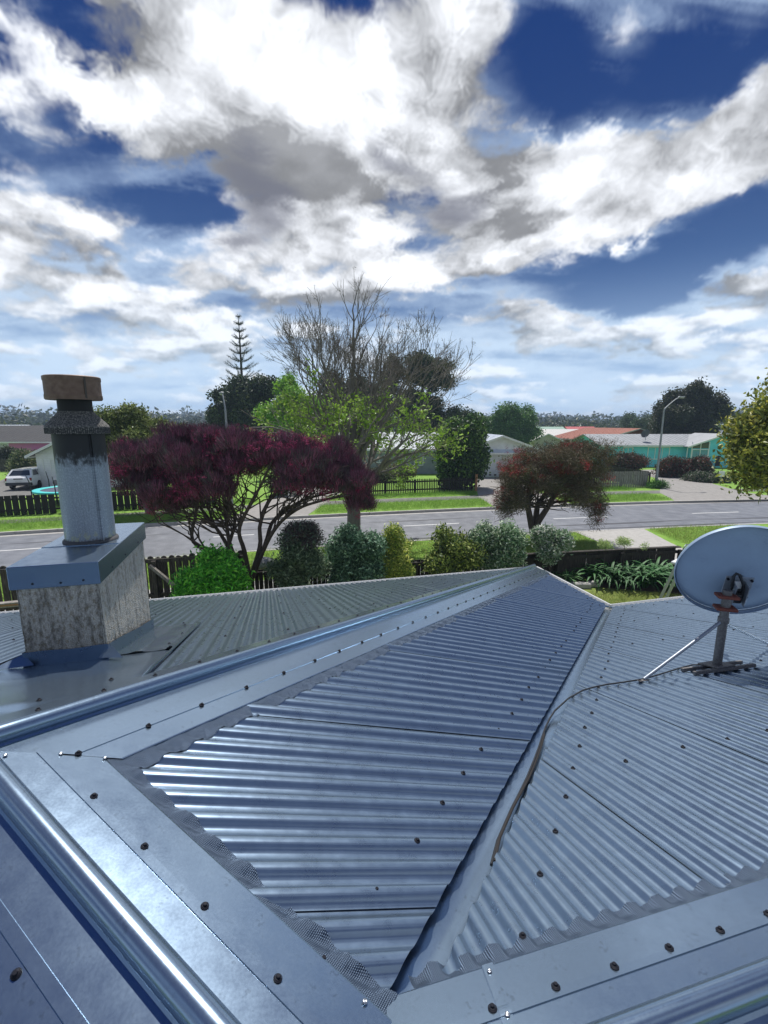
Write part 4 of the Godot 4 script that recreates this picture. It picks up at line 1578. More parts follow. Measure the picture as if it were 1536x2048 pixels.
func build_ground():
	var mb := MB.new()
	mb.quad(Vector3(-2500, -0.02, 60), Vector3(2500, -0.02, 60), Vector3(2500, -0.02, -3000), Vector3(-2500, -0.02, -3000))
	structure(part(mb, "ground", M.field))
	ribbon(0.0, NEAR, -90, 90, 0.0, "road", M.asphalt)
	ribbon(-0.16, -130.0, -90, 90, VERGE, "far_verge", M.grass, 3.0)
	ribbon(NEAR + 0.16, 40.0, -90, 90, VERGE, "near_verge", M.grass, 3.0)
	kerb(-0.16, 0.0, -90, 90)
	kerb(NEAR, NEAR + 0.16, -90, 90)
	ribbon(func(x): return path_off(x), func(x): return path_off(x) - 1.35 + 0.35 * smoothstep(-6.0, -16.0, x), -90, 90, VERGE + 0.004, "far_footpath", M.asphalt_path)
	ribbon(0.004, 0.34, -90, 90, 0.004, "far_channel", M.concrete)
	ribbon(NEAR - 0.34, NEAR - 0.004, -90, 90, 0.004, "near_channel", M.concrete)
	# a pale strip of path behind our fence
	ribbon(NEAR + 3.6, NEAR + 4.9, -30, 40, VERGE + 0.004, "near_footpath", M.concrete)
	# centre line dashes
	var line := plain(Color(0.62, 0.62, 0.6), 0.7)
	for s in [[-15.6, -13.0], [-7.2, -5.6], [0.9, 3.6], [8.5, 11.5], [16.4, 19.2], [24.5, 27.5]]:
		ribbon(3.03, 3.13, s[0], s[1], 0.004, "centre_line", line, 0.7)
	# patched seams in the asphalt
	var tar := worn(ramp_texture(noise_image(256, 0.05, 3, 5), [[0.0, Color(0.035, 0.035, 0.04)], [1.0, Color(0.07, 0.07, 0.077)]]), 0.5, 0.55)
	ribbon(4.55, func(x): return 4.72 + 0.12 * sin(x * 0.7), 4.0, 26.0, 0.004, "tar_seam", tar, 0.5)
	ribbon(5.5, func(x): return 5.64 + 0.10 * sin(x * 0.5 + 1.0), -4.0, 22.0, 0.004, "tar_seam", tar, 0.5)
	ribbon(1.9, func(x): return 2.0 + 0.08 * sin(x * 0.9), -18.0, 6.0, 0.004, "tar_seam", tar, 0.5)
	# driveways
	patch([[6.2, -25.35], [10.9, -26.35], [10.3, -29.5], [11.6, -40.5], [8.15, -40.2], [6.45, -31.9], [6.0, -29.0]], VERGE + 0.008, "white_house_drive", M.gravel_drive)
	patch([[17.5, -27.45], [25.5, -28.35], [24.3, -31.2], [26.6, -40.0], [27.2, -47.0], [24.2, -46.0], [23.2, -39.2], [20.6, -34.3], [18.6, -31.0]], VERGE + 0.008, "teal_house_drive", M.gravel_drive)
	patch([[-7.6, -22.3], [-3.9, -23.1], [-3.4, -27.0], [-2.2, -36.0], [-6.2, -36.0], [-7.2, -27.0]], VERGE + 0.008, "middle_drive", M.gravel_drive)
	patch([[-29.5, -16.9], [-25.0, -17.0], [-22.6, -25.5], [-23.5, -36.0], [-29.0, -46.0], [-36.0, -47.0], [-29.0, -33.0]], VERGE + 0.008, "left_drive", M.asphalt_path)
	patch([[8.2, -19.45], [11.5, -20.05], [11.2, -17.6], [10.9, -12.6], [9.0, -12.9], [8.6, -16.8]], VERGE + 0.008, "our_drive", M.concrete)
	# our lawn and garden bed behind the eaves
	patch([[-12.0, -9.4], [-3.4, -10.6], [3.0, -12.2], [7.2, -12.6], [9.0, -12.3], [9.2, -4.0], [-12.0, 1.0]], VERGE + 0.004, "lawn", M.lawn)
	patch([[-8.0, -9.3], [-3.4, -10.3], [3.0, -11.9], [6.0, -12.6], [8.9, -11.8], [9.2, -13.6], [3.0, -12.65], [-3.4, -11.3], [-8.0, -10.1]], VERGE + 0.008, "garden_bed", M.soil)

func kerb(o1: float, o2: float, x0: float, x1: float):
	var n := 120
	var mb := MB.new()
	for i in n - 1:
		var xa := lerpf(x0, x1, float(i) / (n - 1))
		var xb := lerpf(x0, x1, float(i + 1) / (n - 1)) - 0.02
		var za := far_kerb(xa)
		var zb := far_kerb(xb)
		var t := VERGE + 0.012
		var fa := Vector3(xa, t, za + o1)
		var fb := Vector3(xb, t, zb + o1)
		var na := Vector3(xa, t, za + o2)
		var nb := Vector3(xb, t, zb + o2)
		var d := Vector3(0, -0.15, 0)
		mb.quad(na, nb, fb, fa)
		mb.quad(na + d, nb + d, nb, na)
		mb.quad(fb + d, fa + d, fa, fb)
	structure(part(mb, "kerb", M.concrete))

# ---------------------------------------------------------------- fences
func paling_fence(pts: Array, height: float, called: String, label: String, m: Material, opts := {}) -> Node3D:
	# separate palings on two rails and posts
	var base: Vector3 = pts[0]
	var fence := thing(called, label, "fence", base)
	var w: float = opts.get("w", 0.10)
	var gap: float = opts.get("gap", 0.012)
	var rough: float = opts.get("rough", 0.02)
	var shape: String = opts.get("top", "flat")
	var inner: float = opts.get("inner", 1.0)  # side of the rails
	var meshes := []
	for k in 5:
		var mb := MB.new()
		var hh: float = height + rng.randf_range(-rough, rough)
		var hw := w * 0.5
		var th := 0.018
		var prof := []
		match shape:
			"round":
				prof = [Vector3(-hw, 0, 0), Vector3(hw, 0, 0)]
				for i in 7:
					var an := PI * i / 6.0
					prof.append(Vector3(cos(an) * hw, hh - hw + sin(an) * hw, 0))
			"point":
				prof = [Vector3(-hw, 0, 0), Vector3(hw, 0, 0), Vector3(hw, hh - w * 0.7, 0), Vector3(0, hh, 0), Vector3(-hw, hh - w * 0.7, 0)]
			_:
				prof = [Vector3(-hw, 0, 0), Vector3(hw, 0, 0), Vector3(hw, hh, 0), Vector3(-hw, hh - rng.randf_range(0.0, 0.01), 0)]
		var front := []
		for p in prof: front.append(p + Vector3(0, 0, th * 0.5))
		mb.prism(front, Vector3(0, 0, -th))
		meshes.append(mb.mesh())
	var made := 0
	for s in pts.size() - 1:
		var a: Vector3 = pts[s]
		var b: Vector3 = pts[s + 1]
		var dir := (b - a)
		var l := dir.length()
		dir /= l
		var side := dir.cross(Vector3.UP).normalized() * inner
		var turn := atan2(-dir.z, dir.x)
		var n := int(l / (w + gap))
		for i in n:
			var o := MeshInstance3D.new()
			o.mesh = meshes[rng.randi() % 5]
			o.material_override = m
			o.name = "paling"
			fence.add_child(o, true)
			o.position = a + dir * (i + 0.5) * (w + gap) - base + side * -0.024 + Vector3.UP * rng.randf_range(-0.008, 0.008)
			o.rotation = Vector3(rng.randf_range(-0.01, 0.01), turn, rng.randf_range(-0.012, 0.012))
			made += 1
		for rh in opts.get("rails", [0.25, 0.8]):
			var mb := MB.new()
			mb.beam(a + Vector3.UP * rh * height + side * 0.018 - base, b + Vector3.UP * rh * height + side * 0.018 - base, 0.045, 0.09)
			part(mb, "rail", m, fence)
		var np := int(ceil(l / 2.4))
		for i in np + 1:
			var mb := MB.new()
			var c := a + dir * minf(l * i / np, l - 0.05) - base
			mb.bevel_box(c + side * 0.09 + Vector3.UP * height * 0.47, Vector3(0.095, height * 0.94, 0.095), 0.006, Basis(dir, Vector3.UP, dir.cross(Vector3.UP)))
			part(mb, "post", m, fence)
		if opts.get("cap", false):
			var mb := MB.new()
			mb.beam(a + Vector3.UP * (height + 0.02) - base, b + Vector3.UP * (height + 0.02) - base, 0.14, 0.03)
			part(mb, "capping_rail", opts.get("cap_mat", m), fence)
	return fence

func build_fences():
	var y := VERGE
	# our street fence: a tall length, then a lower one
	var tall := paling_fence([Vector3(-9.6, y, -9.75), Vector3(-3.55, y, -11.35)], 1.42, "paling_fence", "tall brown paling fence with round tops behind the leafy green bush", M.old_wood, {"w": 0.14, "gap": 0.02, "top": "round", "rails": [0.32, 0.93], "inner": 1.0})
	var mb := MB.new()
	mb.beam(Vector3(-5.6, y + 1.25, -10.65) - tall.position, Vector3(-4.75, y + 0.55, -10.55) - tall.position, 0.07, 0.07)
	part(mb, "brace", M.grey_wood, tall)
	paling_fence([Vector3(-3.45, y, -11.40), Vector3(3.0, y, -12.72)], 0.92, "paling_fence", "low dark paling fence behind the shrubs, between the round-topped fence and the verge", M.dark_wood, {"w": 0.10, "gap": 0.014, "rails": [0.3, 0.86], "rough": 0.03})
	paling_fence([Vector3(3.06, y, -12.74), Vector3(9.05, y, -13.75)], 0.86, "board_fence", "low dark board fence with a flat top rail behind the strap-leaved plants", M.dark_wood, {"w": 0.16, "gap": 0.006, "rails": [0.35, 0.85], "cap": true})
	# across the road
	paling_fence([Vector3(-29.0, y, -19.6), Vector3(-20.0, y, -22.75), Vector3(-16.7, y, -23.75), Vector3(-9.4, y, -26.3)], 1.02, "paling_fence", "dark stained paling fence in front of the trampoline", plain(Color(0.016, 0.013, 0.012), 0.85), {"w": 0.28, "gap": 0.035, "rough": 0.03, "inner": -1.0})
	paling_fence([Vector3(-1.9, y, -29.75), Vector3(6.15, y, -31.75)], 0.98, "picket_fence", "dark pointed picket fence in front of the tall clipped conifer", plain(Color(0.022, 0.018, 0.015), 0.85), {"w": 0.07, "gap": 0.05, "top": "point", "inner": -1.0})
	var post := thing("gate_post", "orange-brown timber gate post at the end of the picket fence", "post", Vector3(6.36, y, -31.85))
	mb = MB.new()
	mb.bevel_box(Vector3(0, 0.56, 0), Vector3(0.16, 1.12, 0.16), 0.012)
	part(mb, "shaft", M.new_wood, post)
	mb = MB.new()
	mb.bevel_box(Vector3(0, 1.14, 0), Vector3(0.2, 0.04, 0.2), 0.01)
	part(mb, "cap", M.new_wood, post)
	var g := paling_fence([Vector3(13.0, y, -32.9), Vector3(19.35, y, -33.85)], 1.18, "paling_fence", "weathered grey paling fence beside the street lamp", M.grey_wood, {"w": 0.15, "gap": 0.035, "inner": -1.0})
	paling_fence([Vector3(19.4, y, -33.9), Vector3(17.2, y, -44.0)], 1.15, "paling_fence", "dark paling fence running back towards the teal house", M.dark_wood, {"w": 0.15, "gap": 0.02, "inner": 1.0})
	paling_fence([Vector3(-42.0, y, -43.0), Vector3(-34.5, y, -45.5)], 1.25, "paling_fence", "brown paling fence below the dark hedge by the pink house", M.old_wood, {"w": 0.16, "gap": 0.03, "inner": -1.0})
	var red := thing("brick_wall", "low red-brown wall beside the pink house", "wall", Vector3(-40.5, y, -52.0))
	mb = MB.new()
	for r in 6:
		for c in 9:
			mb.bevel_box(Vector3(-2.2 + c * 0.52 + (0.26 if r % 2 == 0 else 0.0), 0.13 + r * 0.25, 0), Vector3(0.5, 0.23, 0.2), 0.01)
	var o := part(mb, "blocks", plain(Color(0.16, 0.03, 0.025), 0.9), red)
	o.set_meta("kind", "stuff")

# ---------------------------------------------------------------- plants
func leaf_cluster(n: int, length: float, width: float, spread: float, seed_: int, up := 0.0, fold := 0.25) -> ArrayMesh:
	var r := RandomNumberGenerator.new()
	r.seed = seed_
	var mb := MB.new()
	for i in n:
		var d := Vector3(r.randfn(), r.randfn() + up, r.randfn()).normalized()
		var p := Vector3(r.randfn(), r.randfn(), r.randfn()) * spread * 0.5
		var s := d.cross(Vector3(r.randfn(), r.randfn(), r.randfn())).normalized()
		var nn := s.cross(d).normalized()
		var l := length * r.randf_range(0.7, 1.25)
		var w := width * r.randf_range(0.75, 1.2)
		var m := p + d * l * 0.45 + nn * w * fold
		mb.tri(p, m - s * w * 0.5, p + d * l)
		mb.tri(p, p + d * l, m + s * w * 0.5)
	return mb.mesh()

func blade_cluster(n: int, length: float, width: float, lean: float, seed_: int, spread := 0.03) -> ArrayMesh:
	# thin upright shoots
	var r := RandomNumberGenerator.new()
	r.seed = seed_
	var mb := MB.new()
	for i in n:
		var d := Vector3(r.randfn() * lean, 1.0, r.randfn() * lean).normalized()
		var p := Vector3(r.randfn() * spread, r.randfn() * spread, r.randfn() * spread)
		var s := d.cross(Vector3(r.randfn(), 0.1, r.randfn())).normalized() * width
		var l := length * r.randf_range(0.6, 1.3)
		mb.tri(p - s * 0.5, p + s * 0.5, p + d * l)
	return mb.mesh()

func strap_clump(n: int, length: float, width: float, seed_: int) -> ArrayMesh:
	# arching strap leaves
	var r := RandomNumberGenerator.new()
	r.seed = seed_
	var mb := MB.new()
	for i in n:
		var an := r.randf() * TAU
		var out := Vector3(cos(an), 0, sin(an))
		var side := Vector3.UP.cross(out)
		var l := length * r.randf_range(0.7, 1.15)
		var rise := r.randf_range(0.55, 0.95)
		var pts := []
		var segs := 6
		var p := out * r.randf_range(0.0, 0.05)
		var ang := deg_to_rad(r.randf_range(60, 88))
		var bend := deg_to_rad(r.randf_range(16, 27))
		for k in segs + 1:
			var t := float(k) / segs
			var w := width * sin(PI * clampf(0.15 + t * 0.85, 0, 1)) * 0.5 + 0.002
			pts.append(p - side * w)
			pts.append(p + Vector3.DOWN * 0.004)
			pts.append(p + side * w)
			p += (out * cos(ang) + Vector3.UP * sin(ang)) * l / segs
			ang -= bend
		mb.grid(pts, segs + 1, 3, false)
	return mb.mesh()

func rand_basis(r: RandomNumberGenerator, align := Vector3.ZERO, amount := 0.0) -> Basis:
	var y := Vector3(r.randfn(), r.randfn(), r.randfn()).normalized()
	if amount > 0.0: y = (y * (1.0 - amount) + align * amount).normalized()
	var x := y.cross(Vector3(r.randfn(), r.randfn(), r.randfn())).normalized()
	return Basis(x, y, x.cross(y))

func crown(parent: Node3D, lobes: Array, count: int, mesh: Mesh, size: Vector2, colours: Array, m: Material, opts := {}) -> MultiMeshInstance3D:
	# leaf sprays spread through several overlapping lobes; lobes: [centre, radii] in world coordinates
	var r := RandomNumberGenerator.new()
	r.seed = opts.get("seed", 1)
	var shell: float = opts.get("shell", 0.55)
	var lift: float = opts.get("up", 0.0)
	var outw: float = opts.get("out", 0.3)
	var ragged: float = opts.get("ragged", 0.35)
	var f := FastNoiseLite.new()
	f.seed = r.seed
	f.frequency = opts.get("clump", 1.1)
	f.fractal_octaves = 2
	var clumps: int = opts.get("clumps", 11)
	if clumps > 0:
		# each lobe breaks up into smaller bunches at its skin
		var bunches := []
		for lo in lobes:
			var R: Vector3 = lo[1]
			for k in clumps:
				var dv := Vector3(r.randfn(), r.randfn() * 0.9 + 0.12, r.randfn()).normalized()
				bunches.append([lo[0] + dv * R * r.randf_range(0.45, 0.86), R * r.randf_range(0.26, 0.46)])
		lobes = bunches
	var weights := []
	var total := 0.0
	for lo in lobes:
		var rad: Vector3 = lo[1]
		total += pow(rad.x * rad.y * rad.z, 0.72)
		weights.append(total)
	var xf := []
	var cols := []
	var tries := 0
	var holes: float = opts.get("holes", -0.25)
	while xf.size() < count and tries < count * 6:
		tries += 1
		var pick := r.randf() * total
		var li := 0
		while weights[li] < pick: li += 1
		var c: Vector3 = lobes[li][0]
		var rad: Vector3 = lobes[li][1]
		var d := Vector3(r.randfn(), r.randfn(), r.randfn()).normalized()
		var q := lerpf(shell, 1.0, sqrt(r.randf())) if r.randf() < 0.85 else pow(r.randf(), 0.4)
		q *= 1.0 + ragged * f.get_noise_3dv(d * 2.2 + c * 3.0)
		var p := c + d * rad * q
		if f.get_noise_3dv(p) < holes: continue
		if p.y < 0.2: continue
		var al := (d * outw + Vector3.UP * lift)
		var b := rand_basis(r, al.normalized(), clampf(outw + absf(lift), 0.0, 0.95)) if al.length() > 0.01 else rand_basis(r)
		b = b.scaled(Vector3.ONE * r.randf_range(size.x, size.y))
		xf.append(Transform3D(b, p - parent.position))
		var ca: Color = colours[r.randi() % colours.size()]
		var v := r.randf_range(0.75, 1.25)
		cols.append(Color(ca.r * v, ca.g * v, ca.b * v))
	var o := copies(mesh, xf, cols, opts.get("name", "foliage"), m, parent)
	o.set_meta("kind", "stuff")
	return o

func limb(mb: MB, a: Vector3, b: Vector3, ra: float, rb: float, r: RandomNumberGenerator, wob := 0.06, sides := 7):
	var n := 5
	var pts := []
	var rad := []
	var l := (b - a).length()
	for i in n + 1:
		var t := float(i) / n
		var p := a.lerp(b, t)
		if i > 0 and i < n: p += Vector3(r.randfn(), r.randfn() * 0.6, r.randfn()) * wob * l * 0.35
		pts.append(p)
		rad.append(lerpf(ra, rb, t))
	mb.tube(pts, rad, sides, false)

func simple_tree(called: String, label: String, base: Vector3, lobes: Array, count: int, mesh: Mesh, size: Vector2, colours: Array, opts := {}) -> Node3D:
	var t := thing(called, label, opts.get("category", "tree"), base, 0.0, opts.get("group", ""))
	var r := RandomNumberGenerator.new()
	r.seed = opts.get("seed", 1) + 100
	var mb := MB.new()
	var tr: float = opts.get("trunk", 0.12)
	var fork := base + (Vector3(lobes[0][0].x, base.y, lobes[0][0].z) - base) * 0.3 + Vector3.UP * maxf(0.15, (lobes[0][0].y - base.y) * opts.get("fork", 0.35))
	limb(mb, base - Vector3.UP * 0.05, fork, tr, tr * 0.75, r, 0.05, 10)
	for lo in lobes: limb(mb, fork, lo[0], tr * 0.6, tr * 0.15, r, 0.1)
	var o := part(mb, opts.get("trunk_name", "trunk"), opts.get("bark", M.bark), t)
	o.position = -base
	crown(t, lobes, count, mesh, size, colours, opts.get("leaf", M.leaf), opts)
	return t

func px_lobes(list: Array, spread: float, seed_: int) -> Array:
	# [centre, radius across, radius up]; depth made like the width
	var out := []
	for l in list: out.append([l[0], Vector3(l[1], l[2], minf(l[1], spread))])
	return out

var lm := {}

func make_leaf_meshes():
	lm.small = leaf_cluster(14, 0.075, 0.032, 0.16, 11)
	lm.spring = leaf_cluster(5, 0.13, 0.085, 0.16, 10)
	lm.medium = leaf_cluster(12, 0.12, 0.055, 0.24, 12)
	lm.large = leaf_cluster(8, 0.17, 0.075, 0.30, 13)
	lm.far = leaf_cluster(12, 0.34, 0.20, 0.7, 14)
	lm.blades = blade_cluster(12, 0.19, 0.013, 0.26, 15, 0.06)
	lm.needles = blade_cluster(16, 0.12, 0.008, 0.5, 16, 0.04)
	lm.flower = leaf_cluster(10, 0.020, 0.018, 0.05, 17)
	lm.brush = blade_cluster(26, 0.05, 0.006, 0.9, 18, 0.03)
	lm.weep = leaf_cluster(16, 0.10, 0.011, 0.20, 19, -1.3)
	lm.pine = leaf_cluster(16, 0.45, 0.07, 0.35, 20, 0.4)

func build_garden():
	make_leaf_meshes()
	var y := VERGE
	var shrubs := "shrubs along our street fence"
	# bright green bush against the tall fence
	simple_tree("leafy_bush", "bright green leafy bush in front of the round-topped fence", Vector3(-4.1, y, -9.9), [
		[Vector3(-3.95, 1.21, -9.90), Vector3(0.52, 0.50, 0.42)], [Vector3(-4.25, 1.13, -9.80), Vector3(0.32, 0.38, 0.34)], [Vector3(-3.50, 1.27, -9.90), Vector3(0.35, 0.45, 0.34)], [Vector3(-3.79, 1.64, -10.00), Vector3(0.35, 0.27, 0.34)], [Vector3(-4.06, 0.87, -9.70), Vector3(0.42, 0.45, 0.34)], [Vector3(-3.40, 0.87, -9.70), Vector3(0.42, 0.45, 0.34)]],
		2108, lm.small, Vector2(0.96, 1.62), [Color(0.119, 0.469, 0.039), Color(0.170, 0.629, 0.050), Color(0.305, 0.750, 0.092), Color(0.068, 0.282, 0.032)], {"seed": 21, "ragged": 0.6, "clumps": 9, "category": "bush", "trunk_name": "stem", "trunk": 0.04, "fork": 0.2, "holes": -0.4})
	# grey-green shrub under the purple tree
	simple_tree("garden_shrub", "dark grey-green shrub below the purple tree, beside the low dark fence", Vector3(-2.2, y, -11.0), [
		[Vector3(-2.16, 1.59, -11.00), Vector3(0.46, 0.38, 0.38)], [Vector3(-2.48, 1.24, -10.90), Vector3(0.34, 0.36, 0.34)], [Vector3(-1.89, 1.27, -11.00), Vector3(0.34, 0.41, 0.34)], [Vector3(-2.21, 0.88, -11.00), Vector3(0.42, 0.36, 0.34)]],
		1302, lm.small, Vector2(0.90, 1.50), [Color(0.119, 0.190, 0.108), Color(0.204, 0.282, 0.171), Color(0.374, 0.469, 0.311), Color(0.068, 0.109, 0.057)], {"seed": 22, "ragged": 0.6, "clumps": 9, "category": "shrub", "trunk_name": "stem", "trunk": 0.03, "group": shrubs, "holes": -0.3})
	simple_tree("garden_shrub", "broad blue-green shrub with pale leaf tips in front of the street tree's trunk", Vector3(-0.6, y, -11.6), [
		[Vector3(-0.88, 1.62, -11.60), Vector3(0.52, 0.38, 0.42)], [Vector3(-0.30, 1.42, -11.60), Vector3(0.42, 0.41, 0.42)], [Vector3(-1.14, 1.12, -11.50), Vector3(0.35, 0.38, 0.34)], [Vector3(-0.49, 0.98, -11.50), Vector3(0.46, 0.36, 0.42)], [Vector3(-1.01, 0.61, -11.40), Vector3(0.29, 0.32, 0.34)]],
		1860, lm.small, Vector2(0.90, 1.56), [Color(0.100, 0.204, 0.124), Color(0.170, 0.313, 0.188), Color(0.406, 0.598, 0.405), Color(0.050, 0.109, 0.062)], {"seed": 23, "ragged": 0.6, "clumps": 9, "category": "shrub", "trunk_name": "stem", "trunk": 0.04, "group": shrubs, "up": 0.3})
	simple_tree("garden_shrub", "upright yellow-green shrub taller than the blue-green one beside it", Vector3(0.35, y, -11.8), [
		[Vector3(0.29, 1.70, -11.80), Vector3(0.24, 0.34, 0.25)], [Vector3(0.36, 1.43, -11.80), Vector3(0.29, 0.36, 0.29)], [Vector3(0.22, 0.92, -11.70), Vector3(0.32, 0.36, 0.29)], [Vector3(0.49, 1.05, -11.70), Vector3(0.25, 0.27, 0.25)]],
		1178, lm.small, Vector2(0.78, 1.32), [Color(0.270, 0.377, 0.062), Color(0.475, 0.565, 0.092), Color(0.745, 0.750, 0.188), Color(0.136, 0.221, 0.046)], {"seed": 24, "ragged": 0.6, "clumps": 9, "category": "shrub", "trunk_name": "stem", "trunk": 0.035, "group": shrubs, "up": 0.4})
	var cam_lobes := [[Vector3(1.86, 1.46, -12.20), Vector3(0.46, 0.38, 0.38)], [Vector3(2.21, 1.18, -12.20), Vector3(0.35, 0.36, 0.34)], [Vector3(1.66, 0.93, -12.10), Vector3(0.42, 0.38, 0.34)], [Vector3(2.38, 1.27, -12.40), Vector3(0.34, 0.27, 0.25)]]
	var cam_bush := simple_tree("flowering_shrub", "olive shrub dotted with creamy pink flowers against the low dark fence", Vector3(1.85, y, -12.1), cam_lobes,
		1426, lm.medium, Vector2(0.6, 0.95), [Color(0.119, 0.190, 0.046), Color(0.270, 0.347, 0.078), Color(0.508, 0.565, 0.157), Color(0.068, 0.109, 0.032)], {"seed": 25, "ragged": 0.6, "clumps": 9, "category": "shrub", "trunk_name": "stem", "trunk": 0.04, "group": shrubs})
	crown(cam_bush, cam_lobes, 26, lm.flower, Vector2(1.6, 2.6), [Color(0.750, 0.750, 0.750), Color(0.750, 0.750, 0.750), Color(0.750, 0.750, 0.750)], M.leaf, {"seed": 26, "shell": 0.95, "name": "flowers"})
	simple_tree("garden_shrub", "rounded silver-tipped green shrub, the larger of two in front of the bottlebrush", Vector3(3.3, y, -12.3), [
		[Vector3(3.19, 1.55, -12.40), Vector3(0.52, 0.38, 0.42)], [Vector3(2.71, 1.62, -12.40), Vector3(0.29, 0.29, 0.34)], [Vector3(3.35, 1.12, -12.40), Vector3(0.46, 0.41, 0.42)], [Vector3(2.99, 0.87, -12.30), Vector3(0.42, 0.38, 0.38)]],
		1860, lm.small, Vector2(0.90, 1.50), [Color(0.136, 0.251, 0.124), Color(0.270, 0.409, 0.219), Color(0.679, 0.750, 0.560), Color(0.068, 0.143, 0.062)], {"seed": 27, "ragged": 0.6, "clumps": 9, "category": "shrub", "trunk_name": "stem", "trunk": 0.04, "group": shrubs, "up": 0.3})
	simple_tree("garden_shrub", "small silver-green shrub, the lesser of two in front of the bottlebrush", Vector3(4.75, y, -12.7), [
		[Vector3(4.76, 1.42, -12.80), Vector3(0.35, 0.31, 0.30)], [Vector3(4.67, 1.08, -12.80), Vector3(0.32, 0.27, 0.29)], [Vector3(4.49, 1.60, -12.80), Vector3(0.21, 0.25, 0.21)]],
		930, lm.small, Vector2(0.84, 1.38), [Color(0.170, 0.282, 0.157), Color(0.339, 0.469, 0.279), Color(0.750, 0.750, 0.683), Color(0.086, 0.157, 0.078)], {"seed": 28, "ragged": 0.6, "clumps": 9, "category": "shrub", "trunk_name": "stem", "trunk": 0.03, "group": shrubs, "up": 0.3})
	# strap-leaved clumps in the bed
	var clump := strap_clump(46, 0.72, 0.045, 31)
	var big := [[6.1, -12.95], [6.5, -12.75], [6.95, -12.65], [7.4, -12.55], [7.9, -12.35], [8.35, -12.2], [8.8, -12.0], [6.4, -13.2], [6.9, -13.15], [7.4, -13.1], [7.9, -12.95], [8.4, -12.75], [9.0, -12.5]]
	for i in big.size():
		var b: Array = big[i]
		var t := thing("strap_leaf_clump", "arching dark green strap-leaf clump in the dense bed by the drive", "plant", Vector3(b[0], y, b[1]), rng.randf() * TAU, "strap-leaf clumps in the dense bed")
		var o := put(clump, "leaves", plain(Color(0.022, 0.100, 0.015) * rng.randf_range(0.8, 1.25), 0.62), t)
		o.scale = Vector3.ONE * rng.randf_range(1.2, 1.5)
	for b in [[3.9, -12.75], [4.35, -12.7], [4.9, -12.75], [5.35, -12.9]]:
		var t := thing("strap_leaf_clump", "smaller green strap-leaf clump in front of the board fence", "plant", Vector3(b[0], y, b[1]), rng.randf() * TAU, "smaller strap-leaf clumps")
		var o := put(clump, "leaves", plain(Color(0.035, 0.120, 0.020) * rng.randf_range(0.8, 1.2), 0.62), t)
		o.scale = Vector3.ONE * rng.randf_range(0.8, 1.05)
	# stone edging of the bed
	var stone := MB.new()
	stone.bevel_box(Vector3(0, 0.07, 0), Vector3(0.36, 0.17, 0.2), 0.03)
	var sm := stone.mesh()
	for i in 9:
		var t := i / 8.0
		var p := Vector3(lerpf(3.4, 6.0, t), y, lerpf(-12.3, -12.62, t) + 0.05 * sin(i * 2.1))
		var e := put(sm, "edging_stone", M.concrete)
		tag(e, "pale concrete edging stone along the garden bed", "stone", "edging stones of the garden bed")
		e.position = p
		e.rotation.y = rng.randf_range(-0.15, 0.25)
	# tall seedlings above the fence
	for s in [[Vector3(6.36, 1.05, -12.90), 0.42], [Vector3(6.96, 1.03, -13.00), 0.5], [Vector3(7.77, 1.07, -13.10), 0.3]]:
		var b: Vector3 = s[0]
		b.y = y
		var t := thing("seedling", "thin stalk with a tuft of pale leaves rising above the board fence", "plant", b, 0.0, "tall seedlings by the board fence")
		var top: float = 0.72 + s[1]
		var mb := MB.new()
		mb.tube([Vector3.ZERO, Vector3(0.02, top * 0.6, 0), Vector3(-0.01, top, 0)], [0.012, 0.009, 0.006], 6)
		part(mb, "stalk", M.bark, t)
		crown(t, [[b + Vector3(0, top, 0), Vector3(0.16, 0.12, 0.16)]], 60, lm.small, Vector2(0.5, 0.8), [Color(0.335, 0.460, 0.167), Color(0.524, 0.628, 0.251)], M.leaf, {"seed": 33})
	# boulder on the verge
	var bo := MB.new()
	var pts := []
	var f := FastNoiseLite.new()
	f.seed = 4
	f.frequency = 1.6
	for r in 9:
		for c in 15:
			var th := PI * r / 8.0
			var ph := TAU * c / 14.0
			var d := Vector3(sin(th) * cos(ph), cos(th), sin(th) * sin(ph))
			pts.append(d * (Vector3(0.36, 0.24, 0.28) * (1.0 + 0.3 * f.get_noise_3dv(d))))
	bo.grid(pts, 9, 15, false)
	var ro := part(bo, "boulder", worn(ramp_texture(noise_image(256, 0.06, 4, 6), [[0.0, Color(0.10, 0.10, 0.10)], [0.5, Color(0.26, 0.26, 0.26)], [1.0, Color(0.55, 0.55, 0.53)]]), 1.4, 0.9))
	tag(ro, "rounded grey boulder on the grass verge behind the fence", "boulder")
	ro.position = Vector3(-3.85, y + 0.16, -14.3)

